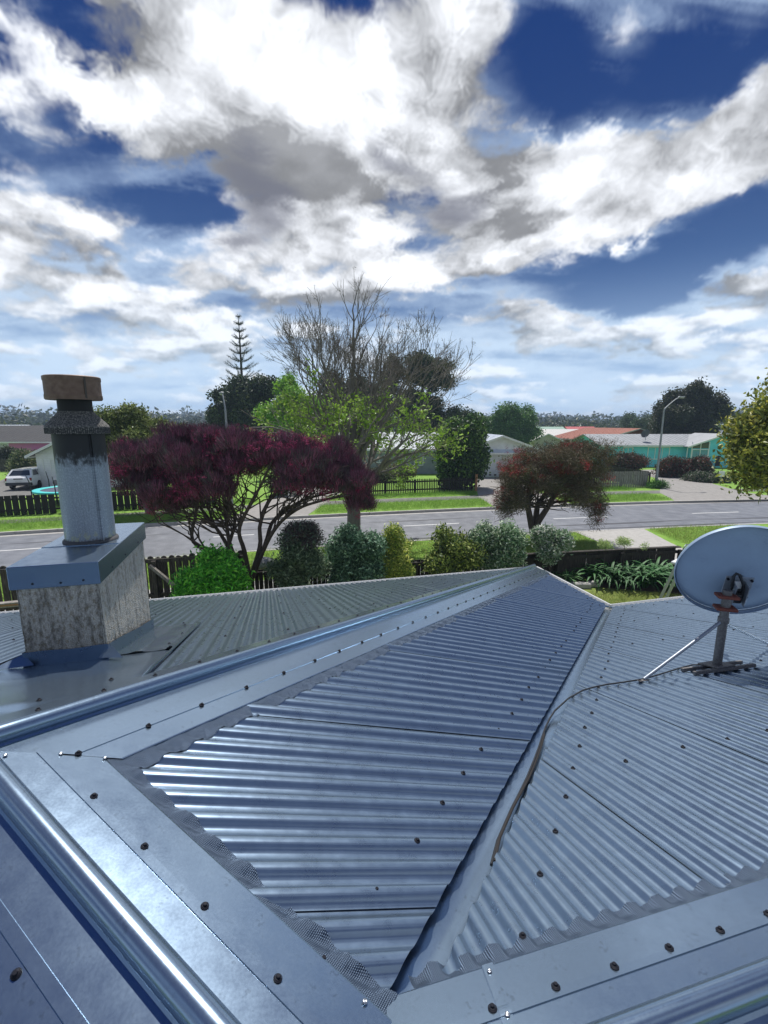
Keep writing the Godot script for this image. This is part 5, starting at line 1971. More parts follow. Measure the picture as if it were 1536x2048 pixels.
# a tree that forks again and again; fills mb with branches, returns twig ends
func fork_branch(mb: MB, p: Vector3, d: Vector3, l: float, rad: float, depth: int, r: RandomNumberGenerator, ends: Array, o: Dictionary):
	var n := 4
	var pts := [p]
	var rads := [rad]
	var q := p
	var dd := d
	for i in n:
		dd = (dd + Vector3(r.randfn(), r.randfn() * 0.5, r.randfn()) * o.wander + Vector3.UP * o.rise).normalized()
		q += dd * l / n
		pts.append(q)
		rads.append(lerpf(rad, rad * 0.66, (i + 1.0) / n))
	mb.tube(pts, rads, 8 if rad > 0.05 else (5 if rad > 0.015 else 3), false)
	if depth == 0:
		ends.append([q, dd, l])
		return
	var kids: int = o.kids + (1 if depth == 1 or depth == 3 or depth == 5 else 0)
	for k in kids:
		var t := r.randf_range(0.35, 1.0) if k > 0 else 1.0
		var at: Vector3 = pts[clampi(int(round(t * n)), 1, n)]
		var ax := dd.cross(Vector3(r.randfn(), r.randfn(), r.randfn())).normalized()
		var nd := dd.rotated(ax, deg_to_rad(r.randf_range(o.spread * 0.5, o.spread) * (0.45 if k == 0 else 1.0)))
		fork_branch(mb, at, nd, l * r.randf_range(o.shrink - 0.1, o.shrink + 0.08), maxf(rad * (0.64 if k == 0 else 0.5), 0.0075), depth - 1, r, ends, o)

func build_trees():
	var y := VERGE
	# ---- purple-leaved tree
	var pb := Vector3(-3.45, y, -11.05)
	var purple := thing("purple_tree", "spreading multi-stemmed tree with dark purple foliage and crimson flowers", "tree", pb)
	var r := RandomNumberGenerator.new()
	r.seed = 5
	var stems := [
		[Vector3(-3.37, 0.80, -11.05), Vector3(-4.03, 1.55, -11.00), Vector3(-4.58, 1.81, -10.90), Vector3(-4.58, 2.20, -10.80), Vector3(-4.45, 2.67, -10.80), Vector3(-4.54, 3.08, -10.60), Vector3(-4.98, 3.50, -10.50)],
		[Vector3(-3.37, 0.80, -11.05), Vector3(-3.70, 1.37, -11.10), Vector3(-4.04, 1.98, -11.20), Vector3(-4.42, 2.47, -11.30), Vector3(-4.73, 2.83, -11.40), Vector3(-5.30, 3.43, -11.60)],
		[Vector3(-3.34, 0.87, -11.05), Vector3(-3.69, 1.53, -11.00), Vector3(-3.81, 2.16, -11.00), Vector3(-3.80, 2.76, -11.10), Vector3(-3.71, 3.36, -11.20), Vector3(-3.97, 3.95, -11.30)],
		[Vector3(-3.34, 0.87, -11.05), Vector3(-3.40, 1.68, -10.90), Vector3(-3.46, 2.20, -10.80), Vector3(-3.14, 2.83, -10.70), Vector3(-2.83, 3.31, -10.60), Vector3(-2.49, 3.90, -10.40)],
		[Vector3(-3.30, 0.93, -11.05), Vector3(-2.94, 1.79, -11.20), Vector3(-2.74, 2.34, -11.30), Vector3(-2.09, 2.79, -11.40), Vector3(-1.35, 3.00, -11.50), Vector3(-0.73, 3.12, -11.60)],
		[Vector3(-3.30, 0.93, -11.05), Vector3(-3.03, 1.78, -11.00), Vector3(-3.01, 2.28, -11.00), Vector3(-2.74, 2.90, -11.00), Vector3(-2.24, 3.44, -11.00), Vector3(-1.80, 3.97, -11.00)],
		[Vector3(-3.30, 0.93, -11.05), Vector3(-2.69, 2.12, -10.90), Vector3(-2.06, 2.71, -10.70), Vector3(-1.35, 2.98, -10.50), Vector3(-0.77, 3.11, -10.40)],
		[Vector3(-3.34, 0.87, -11.05), Vector3(-3.95, 1.38, -11.30), Vector3(-3.84, 2.26, -11.70), Vector3(-4.15, 3.00, -12.00), Vector3(-4.61, 3.62, -12.30)]]
	var lobes := [[Vector3(-5.49, 3.80, -10.90), Vector3(0.85, 0.62, 1.0)], [Vector3(-4.59, 4.02, -11.20), Vector3(0.95, 0.62, 1.3)], [Vector3(-3.61, 4.01, -11.30), Vector3(0.95, 0.58, 1.4)], [Vector3(-2.49, 4.02, -11.20), Vector3(0.95, 0.55, 1.3)], [Vector3(-1.59, 3.79, -11.10), Vector3(0.85, 0.58, 1.2)], [Vector3(-0.88, 3.39, -11.10), Vector3(0.68, 0.58, 1.0)], [Vector3(-5.84, 3.46, -10.80), Vector3(0.52, 0.45, 0.7)], [Vector3(-4.82, 3.32, -10.50), Vector3(0.7, 0.55, 0.7)], [Vector3(-3.92, 3.39, -10.40), Vector3(0.55, 0.5, 0.6)], [Vector3(-0.64, 2.90, -11.00), Vector3(0.42, 0.35, 0.5)], [Vector3(-1.93, 3.48, -10.60), Vector3(0.6, 0.35, 0.6)], [Vector3(-5.13, 2.83, -10.70), Vector3(0.45, 0.28, 0.4)]]
	for st in stems:
		var mb := MB.new()
		var c := Curve3D.new()
		for i in st.size():
			var a: Vector3 = st[maxi(i - 1, 0)]
			var b: Vector3 = st[mini(i + 1, st.size() - 1)]
			c.add_point(st[i] - pb, (a - b) / 6.0, (b - a) / 6.0)
		var pts := []
		var rad := []
		var L := c.get_baked_length()
		for i in 22:
			pts.append(c.sample_baked(L * i / 21.0, true))
			rad.append(lerpf(0.075, 0.02, pow(i / 21.0, 0.7)))
		mb.tube(pts, rad, 9, false)
		# side branches fanning up into the canopy
		for k in 26:
			var i0 := r.randi_range(8, 20)
			var from: Vector3 = pts[i0]
			var best: Vector3 = lobes[0][0]
			var bd := 1e9
			for lo in lobes:
				var dist := ((lo[0] as Vector3) - pb - from).length() * r.randf_range(0.6, 1.6)
				if dist < bd:
					bd = dist
					best = lo[0]
			var to := best - pb + Vector3(r.randfn() * 0.5, r.randfn() * 0.25, r.randfn() * 0.5)
			limb(mb, from, to, rad[i0] * 0.5, 0.005, r, 0.12, 5)
		part(mb, "stem", M.bark, purple)
	crown(purple, lobes, 12000, lm.blades, Vector2(0.7, 1.2), [Color(0.084, 0.034, 0.054), Color(0.146, 0.049, 0.085), Color(0.224, 0.074, 0.126), Color(0.078, 0.071, 0.067)], M.dry_leaf, {"seed": 41, "up": 0.62, "out": 0.3, "shell": 0.25, "clump": 1.6, "holes": -0.45, "clumps": 16})
	crown(purple, lobes, 7500, lm.flower, Vector2(0.6, 1.25), [Color(0.375, 0.025, 0.104), Color(0.451, 0.055, 0.168), Color(0.250, 0.014, 0.065)], M.dry_leaf, {"seed": 42, "shell": 0.80, "clump": 1.6, "holes": 0.0, "clumps": 16, "name": "flowers"})
	# a small dark sucker below its right-hand stems
	simple_tree("purple_sapling", "small dark purple sapling growing under the big purple tree", Vector3(-2.35, y, -10.95), [[Vector3(-2.17, 2.10, -11.00), Vector3(0.5, 0.3, 0.4)], [Vector3(-1.81, 1.91, -11.00), Vector3(0.3, 0.3, 0.3)]], 700, lm.small, Vector2(0.6, 1.0), [Color(0.063, 0.043, 0.050), Color(0.105, 0.085, 0.080), Color(0.126, 0.179, 0.135)], {"seed": 43, "trunk": 0.03, "leaf": M.dry_leaf})
	# ---- bare street tree coming into leaf
	var sb := Vector3(-1.15, y, -17.1)
	var street := thing("street_tree", "tall half-bare street tree with fresh green leaves on its lower limbs", "tree", sb)
	r.seed = 77
	var mb := MB.new()
	var ends := []
	var low_ends := []
	mb.tube([sb - Vector3.UP * 0.05, sb + Vector3(0, 0.25, 0), sb + Vector3(0.02, 1.2, 0), sb + Vector3(0.0, 2.2, 0.05), sb + Vector3(0.1, 2.9, 0)], [0.34, 0.27, 0.25, 0.235, 0.22], 14, false)
	var crotch := sb + Vector3(0.08, 2.7, 0)
	var og := {"wander": 0.10, "rise": 0.05, "kids": 2, "spread": 40.0, "shrink": 0.78}
	# upright leaders
	for a in [[0.06, 0.0, 1.95, 0.15], [-0.42, 0.15, 1.6, 0.115], [0.46, -0.1, 1.65, 0.12], [0.2, 0.42, 1.45, 0.10], [-0.2, -0.40, 1.5, 0.10], [-0.70, 0.0, 1.7, 0.09], [0.72, 0.1, 1.8, 0.09], [0.5, -0.5, 1.65, 0.08], [-0.65, 0.5, 1.6, 0.08], [0.5, 0.35, 1.7, 0.08], [-0.5, -0.3, 1.75, 0.09]]:
		fork_branch(mb, crotch + Vector3(0, 0.3, 0), Vector3(a[0], 1.0, a[1]).normalized(), a[2], a[3], 6, r, ends, og)
	# spreading lower limbs
	var ol := {"wander": 0.14, "rise": 0.028, "kids": 2, "spread": 50.0, "shrink": 0.76}
	for k in 9:
		var an := TAU * k / 9.0 + 0.25
		var lift := r.randf_range(0.28, 0.7)
		fork_branch(mb, crotch + Vector3(0, r.randf_range(-0.4, 0.4), 0), Vector3(cos(an) * 1.15, lift, sin(an)).normalized(), r.randf_range(1.25, 1.6), 0.105, 5, r, low_ends, ol)
	var tp := part(mb, "branches", M.grey_bark, street)
	tp.position = -sb
	var xf := []
	var cols := []
	for e in low_ends:
		for k in 3:
			var p: Vector3 = e[0] - e[1] * e[2] * r.randf_range(0.0, 1.6) + Vector3(r.randfn(), r.randfn(), r.randfn()) * 0.07
			if r.randf() < 0.55: continue
			xf.append(Transform3D(rand_basis(r).scaled(Vector3.ONE * r.randf_range(0.6, 1.1)), p - sb))
			var v := r.randf_range(0.7, 1.25)
			var c: Color = [Color(0.26, 0.42, 0.045), Color(0.35, 0.50, 0.08), Color(0.20, 0.36, 0.035)][r.randi() % 3]
			cols.append(Color(c.r * v, c.g * v, c.b * v))
	var fl := copies(lm.spring, xf, cols, "foliage", M.leaf, street)
	fl.set_meta("kind", "stuff")
	xf = []
	cols = []
	for e in ends:
		for k in 2:
			if r.randf() < 0.45: continue
			var p: Vector3 = e[0] - e[1] * e[2] * r.randf_range(0.0, 1.0) + Vector3(r.randfn(), r.randfn(), r.randfn()) * 0.03
			xf.append(Transform3D(rand_basis(r).scaled(Vector3.ONE * r.randf_range(0.25, 0.5)), p - sb))
			cols.append([Color(0.07, 0.055, 0.025), Color(0.10, 0.09, 0.03), Color(0.05, 0.04, 0.03)][r.randi() % 3])
	var bud := copies(lm.small, xf, cols, "buds", M.dry_leaf, street)
	bud.set_meta("kind", "stuff")
	# ---- bottlebrush
	var bb := Vector3(5.9, y, -18.1)
	var bl := [[Vector3(5.53, 3.01, -18.20), Vector3(1.15, 0.75, 1.3)], [Vector3(6.92, 3.29, -18.30), Vector3(1.35, 0.75, 1.5)], [Vector3(8.21, 3.10, -18.30), Vector3(0.95, 0.8, 1.1)], [Vector3(5.04, 2.05, -18.00), Vector3(0.75, 0.75, 0.9)], [Vector3(7.57, 2.24, -18.00), Vector3(0.95, 0.75, 1.0)], [Vector3(8.22, 1.45, -18.00), Vector3(0.42, 0.62, 0.5)], [Vector3(4.73, 1.55, -18.00), Vector3(0.35, 0.5, 0.4)], [Vector3(6.07, 2.61, -17.40), Vector3(0.9, 0.5, 0.6)]]
	var bot := thing("bottlebrush_tree", "weeping bottlebrush tree with brown-green foliage and red flower spikes", "tree", bb)
	mb = MB.new()
	for st in [[Vector3(6.12, -0.10, -18.10), Vector3(5.89, 0.72, -18.10), Vector3(5.65, 1.55, -18.00), Vector3(5.69, 2.54, -18.00), Vector3(6.07, 3.31, -18.10)], [Vector3(6.16, -0.10, -18.10), Vector3(6.09, 0.84, -18.00), Vector3(6.45, 1.45, -18.00), Vector3(6.91, 2.33, -18.10), Vector3(7.48, 3.11, -18.20)], [Vector3(6.12, -0.10, -18.10), Vector3(6.10, 0.68, -18.30), Vector3(6.21, 1.46, -18.50), Vector3(6.89, 2.47, -18.60), Vector3(8.22, 2.88, -18.50)]]:
		var pts := []
		var rad := []
		for i in st.size():
			pts.append((st[i] as Vector3) - bb)
			rad.append(lerpf(0.16, 0.05, i / 4.0))
		mb.tube(pts, rad, 10, false)
		for k in 30:
			var t := r.randi_range(2, 4)
			var lo: Array = bl[r.randi() % bl.size()]
			limb(mb, pts[t], (lo[0] as Vector3) - bb + Vector3(r.randfn() * 0.5, r.randfn() * 0.3 + 0.2, r.randfn() * 0.5), 0.035, 0.008, r, 0.14, 4)
	part(mb, "trunk", M.bark, bot)
	crown(bot, bl, 4300, lm.weep, Vector2(0.9, 1.7), [Color(0.119, 0.097, 0.056), Color(0.163, 0.138, 0.075), Color(0.201, 0.145, 0.089), Color(0.082, 0.082, 0.042)], M.dry_leaf, {"seed": 51, "out": 0.0, "shell": 0.5, "clump": 1.2, "holes": -0.22, "ragged": 0.55})
	crown(bot, bl, 1500, lm.medium, Vector2(0.35, 0.6), [Color(0.092, 0.097, 0.037), Color(0.146, 0.138, 0.059)], M.dry_leaf, {"seed": 53, "shell": 0.8, "holes": -0.1, "ragged": 0.6})
	crown(bot, bl, 620, lm.brush, Vector2(1.2, 2.4), [Color(0.375, 0.026, 0.024), Color(0.274, 0.015, 0.024), Color(0.164, 0.014, 0.018)], M.dry_leaf, {"seed": 52, "shell": 0.85, "holes": 0.02, "clump": 0.8, "name": "flower_spikes"})
	# ---- tree at the far verge, left
	simple_tree("verge_tree", "rounded olive-green tree on the far verge beyond the chimney", Vector3(-12.0, y, -23.45), [
		[Vector3(-12.93, 4.26, -23.50), Vector3(1.5, 1.25, 1.5)], [Vector3(-13.54, 3.41, -23.30), Vector3(1.4, 1.3, 1.4)], [Vector3(-12.02, 3.89, -23.60), Vector3(1.3, 0.95, 1.4)], [Vector3(-10.96, 4.13, -23.80), Vector3(0.85, 0.65, 1.0)], [Vector3(-11.79, 2.65, -23.40), Vector3(1.3, 0.9, 1.2)], [Vector3(-12.98, 5.00, -23.50), Vector3(0.7, 0.65, 0.8)]],
		6500, lm.medium, Vector2(0.9, 1.5), [Color(0.131, 0.174, 0.045), Color(0.206, 0.253, 0.072), Color(0.317, 0.350, 0.125), Color(0.075, 0.107, 0.032)], {"seed": 61, "trunk": 0.24, "fork": 0.25, "bark": M.grey_bark, "ragged": 0.5})
	# ---- leafy tree hanging in from the right
	simple_tree("broadleaf_tree", "broad-leaved tree with leathery yellow-green leaves near the satellite dish", Vector3(13.0, y, -13.3), [
		[Vector3(10.41, 4.66, -12.90), Vector3(0.75, 0.75, 0.8)], [Vector3(10.24, 3.92, -12.80), Vector3(0.75, 0.65, 0.8)], [Vector3(10.73, 5.33, -13.00), Vector3(0.6, 0.55, 0.7)], [Vector3(9.71, 3.78, -12.80), Vector3(0.36, 0.28, 0.5)], [Vector3(10.41, 3.23, -12.80), Vector3(0.5, 0.42, 0.6)], [Vector3(12.03, 3.97, -13.20), Vector3(1.2, 1.3, 1.2)], [Vector3(9.89, 4.46, -12.80), Vector3(0.38, 0.4, 0.5)], [Vector3(9.95, 3.09, -12.80), Vector3(0.18, 0.26, 0.3)]],
		1900, lm.large, Vector2(0.75, 1.15), [Color(0.168, 0.203, 0.039), Color(0.309, 0.326, 0.059), Color(0.559, 0.518, 0.099), Color(0.096, 0.123, 0.028)], {"seed": 62, "trunk": 0.2, "fork": 0.5, "holes": -0.15, "ragged": 0.6})
	# ---- clipped conifer by the picket fence
	simple_tree("clipped_conifer", "tall dark clipped conifer behind the picket fence", Vector3(5.2, y, -33.2), [
		[Vector3(5.97, 1.79, -33.20), Vector3(1.35, 2.0, 1.3)], [Vector3(5.55, 3.56, -33.20), Vector3(1.5, 1.6, 1.4)], [Vector3(6.24, 4.25, -33.20), Vector3(0.9, 1.0, 0.9)], [Vector3(4.89, 1.10, -33.00), Vector3(1.1, 1.5, 1.1)]],
		4600, lm.far, Vector2(0.45, 0.75), [Color(0.037, 0.088, 0.021), Color(0.064, 0.137, 0.032), Color(0.149, 0.253, 0.054), Color(0.022, 0.055, 0.019)], {"seed": 63, "trunk": 0.2, "shell": 0.8, "ragged": 0.15})
	# ---- the dark stand behind the street tree
	var dark := [Color(0.033, 0.059, 0.025), Color(0.056, 0.082, 0.032), Color(0.084, 0.107, 0.045), Color(0.022, 0.038, 0.020)]
	simple_tree("conifer_tree", "dark layered conifer below the tiered pine", Vector3(-17.27, 0.12, -56.00), [
		[Vector3(-18.51, 5.40, -56.00), Vector3(2.2, 2.0, 2.0)], [Vector3(-15.79, 6.56, -56.00), Vector3(2.5, 2.2, 2.2)], [Vector3(-17.16, 8.27, -56.00), Vector3(1.9, 1.7, 1.8)], [Vector3(-13.93, 8.56, -56.00), Vector3(1.7, 1.5, 1.6)], [Vector3(-19.27, 7.42, -56.00), Vector3(1.2, 1.1, 1.2)], [Vector3(-14.70, 4.82, -56.00), Vector3(2.8, 1.8, 2.2)]],
		4600, lm.far, Vector2(0.6, 1.1), dark, {"seed": 64, "trunk": 0.35, "ragged": 0.5, "clump": 0.4})
	simple_tree("background_tree", "dense dark tree directly behind the street tree's green limbs", Vector3(-4.22, 0.12, -58.00), [
		[Vector3(-4.74, 8.11, -58.00), Vector3(3.0, 2.6, 2.6)], [Vector3(-1.70, 7.52, -58.00), Vector3(2.8, 2.4, 2.6)], [Vector3(-7.21, 6.33, -58.00), Vector3(2.6, 2.4, 2.4)], [Vector3(-2.95, 4.53, -58.00), Vector3(4.5, 2.6, 3.0)], [Vector3(-9.11, 3.92, -58.00), Vector3(3.0, 2.2, 2.4)]],
		5600, lm.far, Vector2(0.6, 1.1), dark, {"seed": 65, "trunk": 0.4, "ragged": 0.45, "clump": 0.4})
	simple_tree("background_tree", "flat-topped dark tree with bare stems, tallest behind the street tree", Vector3(4.63, 0.12, -60.00), [
		[Vector3(5.08, 12.32, -60.00), Vector3(2.4, 0.8, 2.0)], [Vector3(6.96, 11.54, -60.00), Vector3(1.8, 0.8, 1.8)], [Vector3(4.80, 10.65, -60.00), Vector3(2.2, 1.2, 2.0)], [Vector3(2.00, 10.35, -60.00), Vector3(2.2, 1.9, 2.0)], [Vector3(6.69, 9.44, -60.00), Vector3(1.9, 1.3, 1.8)], [Vector3(3.92, 6.38, -60.00), Vector3(3.6, 2.4, 2.8)], [Vector3(7.10, 5.45, -60.00), Vector3(3.0, 2.4, 2.6)], [Vector3(1.06, 11.84, -60.00), Vector3(0.9, 1.1, 0.9)]],
		4800, lm.far, Vector2(0.6, 1.0), dark, {"seed": 66, "trunk": 0.35, "ragged": 0.5, "clump": 0.4, "fork": 0.6})
	simple_tree("bright_tree", "yellow-green young tree between the conifer and the dark trees", Vector3(-7.20, 0.12, -40.00), [
		[Vector3(-7.66, 7.05, -40.00), Vector3(1.5, 1.5, 1.4)], [Vector3(-8.36, 5.41, -40.00), Vector3(1.9, 1.4, 1.6)], [Vector3(-6.02, 5.82, -40.00), Vector3(1.5, 1.3, 1.4)]],
		2400, lm.far, Vector2(0.4, 0.75), [Color(0.186, 0.389, 0.045), Color(0.281, 0.505, 0.062), Color(0.131, 0.272, 0.035)], {"seed": 67, "trunk": 0.2, "ragged": 0.5})
	# tiered pine
	var nb: Vector3 = Vector3(-18.33, 0.12, -62.00)
	var pine := thing("tiered_pine", "tall slender pine with tiers of upswept branches above the dark conifer", "tree", nb)
	mb = MB.new()
	var H := 18.0
	mb.tube([Vector3.ZERO, Vector3(0, H * 0.5, 0), Vector3(0, H, 0)], [0.32, 0.2, 0.03], 9, false)
	var nx := []
	var nc := []
	for tier in 10:
		var t := tier / 9.0
		var hy := lerpf(9.2, H - 0.25, pow(t, 0.9))
		var len_ := lerpf(2.7, 0.32, pow(t, 0.8))
		var nbr := 7 if tier < 9 else 5
		for k in nbr:
			var an := TAU * k / nbr + tier * 0.6 + r.randf() * 0.2
			var o := Vector3(cos(an), 0, sin(an))
			var L := len_ * r.randf_range(0.85, 1.1)
			var tip := Vector3(0, hy, 0) + o * L + Vector3.UP * L * 0.42
			var mid := Vector3(0, hy, 0) + o * L * 0.5 + Vector3.UP * L * 0.10
			mb.tube([Vector3(0, hy, 0), mid, tip], [0.06, 0.04, 0.02], 5, false)
			var steps := int(L / 0.16) + 2
			for s in steps:
				var q := float(s) / (steps - 1)
				if q < 0.2: continue
				var p := Vector3(0, hy, 0).lerp(mid, q * 2.0) if q < 0.5 else mid.lerp(tip, q * 2.0 - 1.0)
				nx.append(Transform3D(rand_basis(r, (o + Vector3.UP * 0.9).normalized(), 0.7).scaled(Vector3.ONE * r.randf_range(0.32, 0.5)), p))
				nc.append([Color(0.041, 0.073, 0.036), Color(0.056, 0.097, 0.049), Color(0.073, 0.106, 0.052)][r.randi() % 3])
	part(mb, "trunk", M.bark, pine)
	var pf := copies(lm.pine, nx, nc, "needles", M.dry_leaf, pine)
	pf.set_meta("kind", "stuff")
	# ---- right-hand background
	simple_tree("large_dark_tree", "large dark evergreen standing behind the teal house", Vector3(41.77, 0.12, -64.00), [
		[Vector3(42.43, 7.81, -64.00), Vector3(3.0, 2.4, 2.6)], [Vector3(39.68, 5.51, -64.00), Vector3(2.8, 2.6, 2.6)], [Vector3(44.28, 6.50, -64.00), Vector3(2.0, 1.5, 2.0)], [Vector3(39.20, 7.81, -64.00), Vector3(1.5, 1.2, 1.5)], [Vector3(43.19, 4.51, -64.00), Vector3(3.0, 2.6, 2.6)], [Vector3(41.63, 8.78, -64.00), Vector3(1.5, 1.3, 1.5)], [Vector3(37.53, 3.51, -64.00), Vector3(2.0, 2.0, 2.0)], [Vector3(40.98, 3.17, -64.00), Vector3(4.5, 2.2, 2.6)]],
		6500, lm.far, Vector2(0.6, 1.0), [Color(0.026, 0.036, 0.017), Color(0.042, 0.055, 0.023), Color(0.065, 0.073, 0.029)], {"seed": 71, "trunk": 0.5, "ragged": 0.4, "clump": 0.5, "holes": -0.35})
	simple_tree("green_tree", "full mid-green tree behind the white weatherboard house", Vector3(18.60, 0.12, -72.00), [
		[Vector3(20.68, 5.61, -72.00), Vector3(2.5, 2.2, 2.4)], [Vector3(17.68, 4.86, -72.00), Vector3(2.6, 2.2, 2.4)], [Vector3(15.82, 3.73, -72.00), Vector3(2.2, 2.0, 2.2)], [Vector3(19.28, 3.36, -72.00), Vector3(4.0, 2.2, 2.6)]],
		3600, lm.far, Vector2(0.6, 1.05), [Color(0.056, 0.138, 0.036), Color(0.089, 0.194, 0.049), Color(0.130, 0.244, 0.065)], {"seed": 72, "trunk": 0.35, "ragged": 0.45, "clump": 0.5})
	var sky_trees := [[Vector3(62.20, 5.21, -120.00), 2.6, "rounded dark tree on the skyline beside the orange roof"], [Vector3(53.56, 4.22, -95.00), 2.6, "green tree tucked between the orange roof and the large dark tree"], [Vector3(112.50, 6.43, -150.00), 4.0, "wide flat tree on the skyline beyond the large dark tree"]]
	for i in sky_trees.size():
		var s: Array = sky_trees[i]
		var c: Vector3 = s[0]
		simple_tree("skyline_tree", s[2], Vector3(c.x, 0.0, c.z), [[c, Vector3(s[1], s[1] * 0.7, s[1])], [c + Vector3(s[1] * 0.6, -0.8, 0), Vector3(s[1] * 0.8, s[1] * 0.6, s[1])]], 700, lm.far, Vector2(0.8, 1.3), [Color(0.049, 0.082, 0.036), Color(0.073, 0.114, 0.049)], {"seed": 80 + i, "trunk": 0.3, "ragged": 0.5, "clump": 0.3})
	# hedges and bushes by the teal house
	var redtop := [Color(0.049, 0.056, 0.024), Color(0.082, 0.049, 0.029), Color(0.179, 0.049, 0.036), Color(0.032, 0.049, 0.019)]
	for h in [[Vector3(23.70, 1.14, -45.00), Vector3(1.6, 0.95, 1.3), "rounded red-tipped hedge behind the dark fence"], [Vector3(25.41, 0.85, -40.50), Vector3(1.3, 0.9, 1.0), "boxy red-tipped hedge in front of the teal house, nearest the street lamp"], [Vector3(27.17, 0.85, -40.00), Vector3(0.75, 0.85, 0.8), "small red-tipped bush against the porch windows of the teal house"]]:
		var c: Vector3 = h[0]
		var lob := [[c, h[1]], [c + Vector3(h[1].x * 0.5, -0.2, 0), h[1] * 0.8], [c + Vector3(-h[1].x * 0.5, -0.25, 0), h[1] * 0.8]]
		simple_tree("hedge", h[2], Vector3(c.x, y, c.z), lob, 1500, lm.medium, Vector2(1.0, 1.8), redtop, {"seed": int(c.x * 3.0), "category": "hedge", "trunk_name": "stem", "trunk": 0.06, "shell": 0.75, "ragged": 0.2})
	simple_tree("low_bush", "low dark bush with pale flower heads behind the small white sign", Vector3(26.17, 0.12, -37.00), [[Vector3(26.12, 0.26, -37.00), Vector3(1.3, 0.55, 0.8)], [Vector3(27.18, 0.12, -36.50), Vector3(0.8, 0.45, 0.6)], [Vector3(25.46, 0.20, -37.50), Vector3(0.9, 0.5, 0.7)]], 1200, lm.medium, Vector2(0.9, 1.5), [Color(0.032, 0.065, 0.024), Color(0.065, 0.106, 0.041), Color(0.259, 0.244, 0.194)], {"seed": 91, "category": "bush", "trunk_name": "stem", "trunk": 0.05})
	simple_tree("lamp_base_weeds", "leafy weeds round the foot of the street lamp", Vector3(19.7, y, -33.3), [[Vector3(19.5, 0.3, -33.3), Vector3(0.9, 0.3, 0.5)]], 240, lm.medium, Vector2(0.7, 1.2), [Color(0.049, 0.145, 0.024), Color(0.082, 0.211, 0.032)], {"seed": 92, "category": "plant", "trunk_name": "stem", "trunk": 0.02})
	# bushes on the left
	simple_tree("round_bush", "rounded flowering bush behind the white car", Vector3(-29.06, 0.12, -38.00), [[Vector3(-29.07, 1.17, -38.00), Vector3(1.35, 1.2, 1.2)], [Vector3(-28.75, 0.55, -38.00), Vector3(1.2, 1.0, 1.0)], [Vector3(-29.66, 0.76, -38.00), Vector3(0.8, 0.9, 0.8)]], 1700, lm.medium, Vector2(1.0, 1.7), [Color(0.049, 0.089, 0.032), Color(0.097, 0.145, 0.049), Color(0.259, 0.276, 0.130)], {"seed": 93, "category": "bush", "trunk_name": "stem", "trunk": 0.07})
	simple_tree("dark_hedge", "dark hedge above the brown fence at the pink house", Vector3(-38.72, 0.12, -47.00), [[Vector3(-38.51, 1.19, -47.00), Vector3(1.4, 1.0, 1.0)], [Vector3(-39.34, 1.34, -47.00), Vector3(1.4, 1.1, 1.0)]], 1100, lm.medium, Vector2(1.1, 1.9), [Color(0.041, 0.056, 0.029), Color(0.073, 0.082, 0.041)], {"seed": 94, "category": "hedge", "trunk_name": "stem", "trunk": 0.06})
	# garden growth behind the picket fence
	simple_tree("garden_shrub", "straggly brown-green shrub on the lawn behind the picket fence", Vector3(0.08, 0.12, -37.00), [[Vector3(0.08, 0.66, -37.00), Vector3(1.5, 0.6, 0.9)], [Vector3(1.30, 0.81, -37.50), Vector3(1.1, 0.7, 0.9)], [Vector3(-1.12, 0.46, -37.00), Vector3(1.0, 0.6, 0.8)]], 900, lm.medium, Vector2(0.8, 1.4), [Color(0.082, 0.097, 0.049), Color(0.130, 0.162, 0.056), Color(0.162, 0.114, 0.065)], {"seed": 95, "category": "shrub", "trunk_name": "stem", "trunk": 0.05})
	simple_tree("drive_shrub", "dark shrub beside the middle driveway under the purple canopy", Vector3(-6.79, 0.12, -30.00), [[Vector3(-6.76, 0.93, -30.00), Vector3(0.9, 0.9, 0.8)], [Vector3(-6.13, 0.61, -30.00), Vector3(0.7, 0.6, 0.7)]], 700, lm.medium, Vector2(0.7, 1.2), [Color(0.032, 0.065, 0.024), Color(0.065, 0.114, 0.041)], {"seed": 96, "category": "shrub", "trunk_name": "stem", "trunk": 0.05})
	far_woods()

func far_woods():
	# the wooded skyline: no single tree can be told apart
	var r := RandomNumberGenerator.new()
	r.seed = 404
	var o := Node3D.new()
	o.name = "distant_wood"
	add_child(o)
	tag(o, "hazy belt of distant trees along the whole horizon", "wood")
	o.set_meta("kind", "stuff")
	var f := FastNoiseLite.new()
	f.seed = 12
	f.frequency = 0.012
	f.fractal_octaves = 4
	for band in [[190.0, 4.6, 1.6, 3600], [330.0, 8.5, 2.8, 4200], [620.0, 14.0, 5.0, 4200]]:
		var xf := []
		var cols := []
		for i in band[3]:
			var az := r.randf_range(-1.05, 1.05)
			var D: float = band[0] * r.randf_range(0.9, 1.12)
			var top: float = band[1] * (0.72 + 0.75 * f.get_noise_2d(az * 260.0, band[0]))
			var hy := maxf(0.5, top * sqrt(r.randf()))
			xf.append(Transform3D(rand_basis(r).scaled(Vector3.ONE * band[2] * r.randf_range(1.4, 2.8)), Vector3(sin(az) * D, hy, -cos(az) * D)))
			var v := r.randf_range(0.7, 1.3)
			var c: Color = [Color(0.04, 0.06, 0.025), Color(0.06, 0.085, 0.03), Color(0.10, 0.115, 0.035), Color(0.03, 0.05, 0.025)][r.randi() % 4]
			cols.append(Color(c.r * v, c.g * v, c.b * v))
		copies(lm.far, xf, cols, "tree_belt", M.leaf, o)

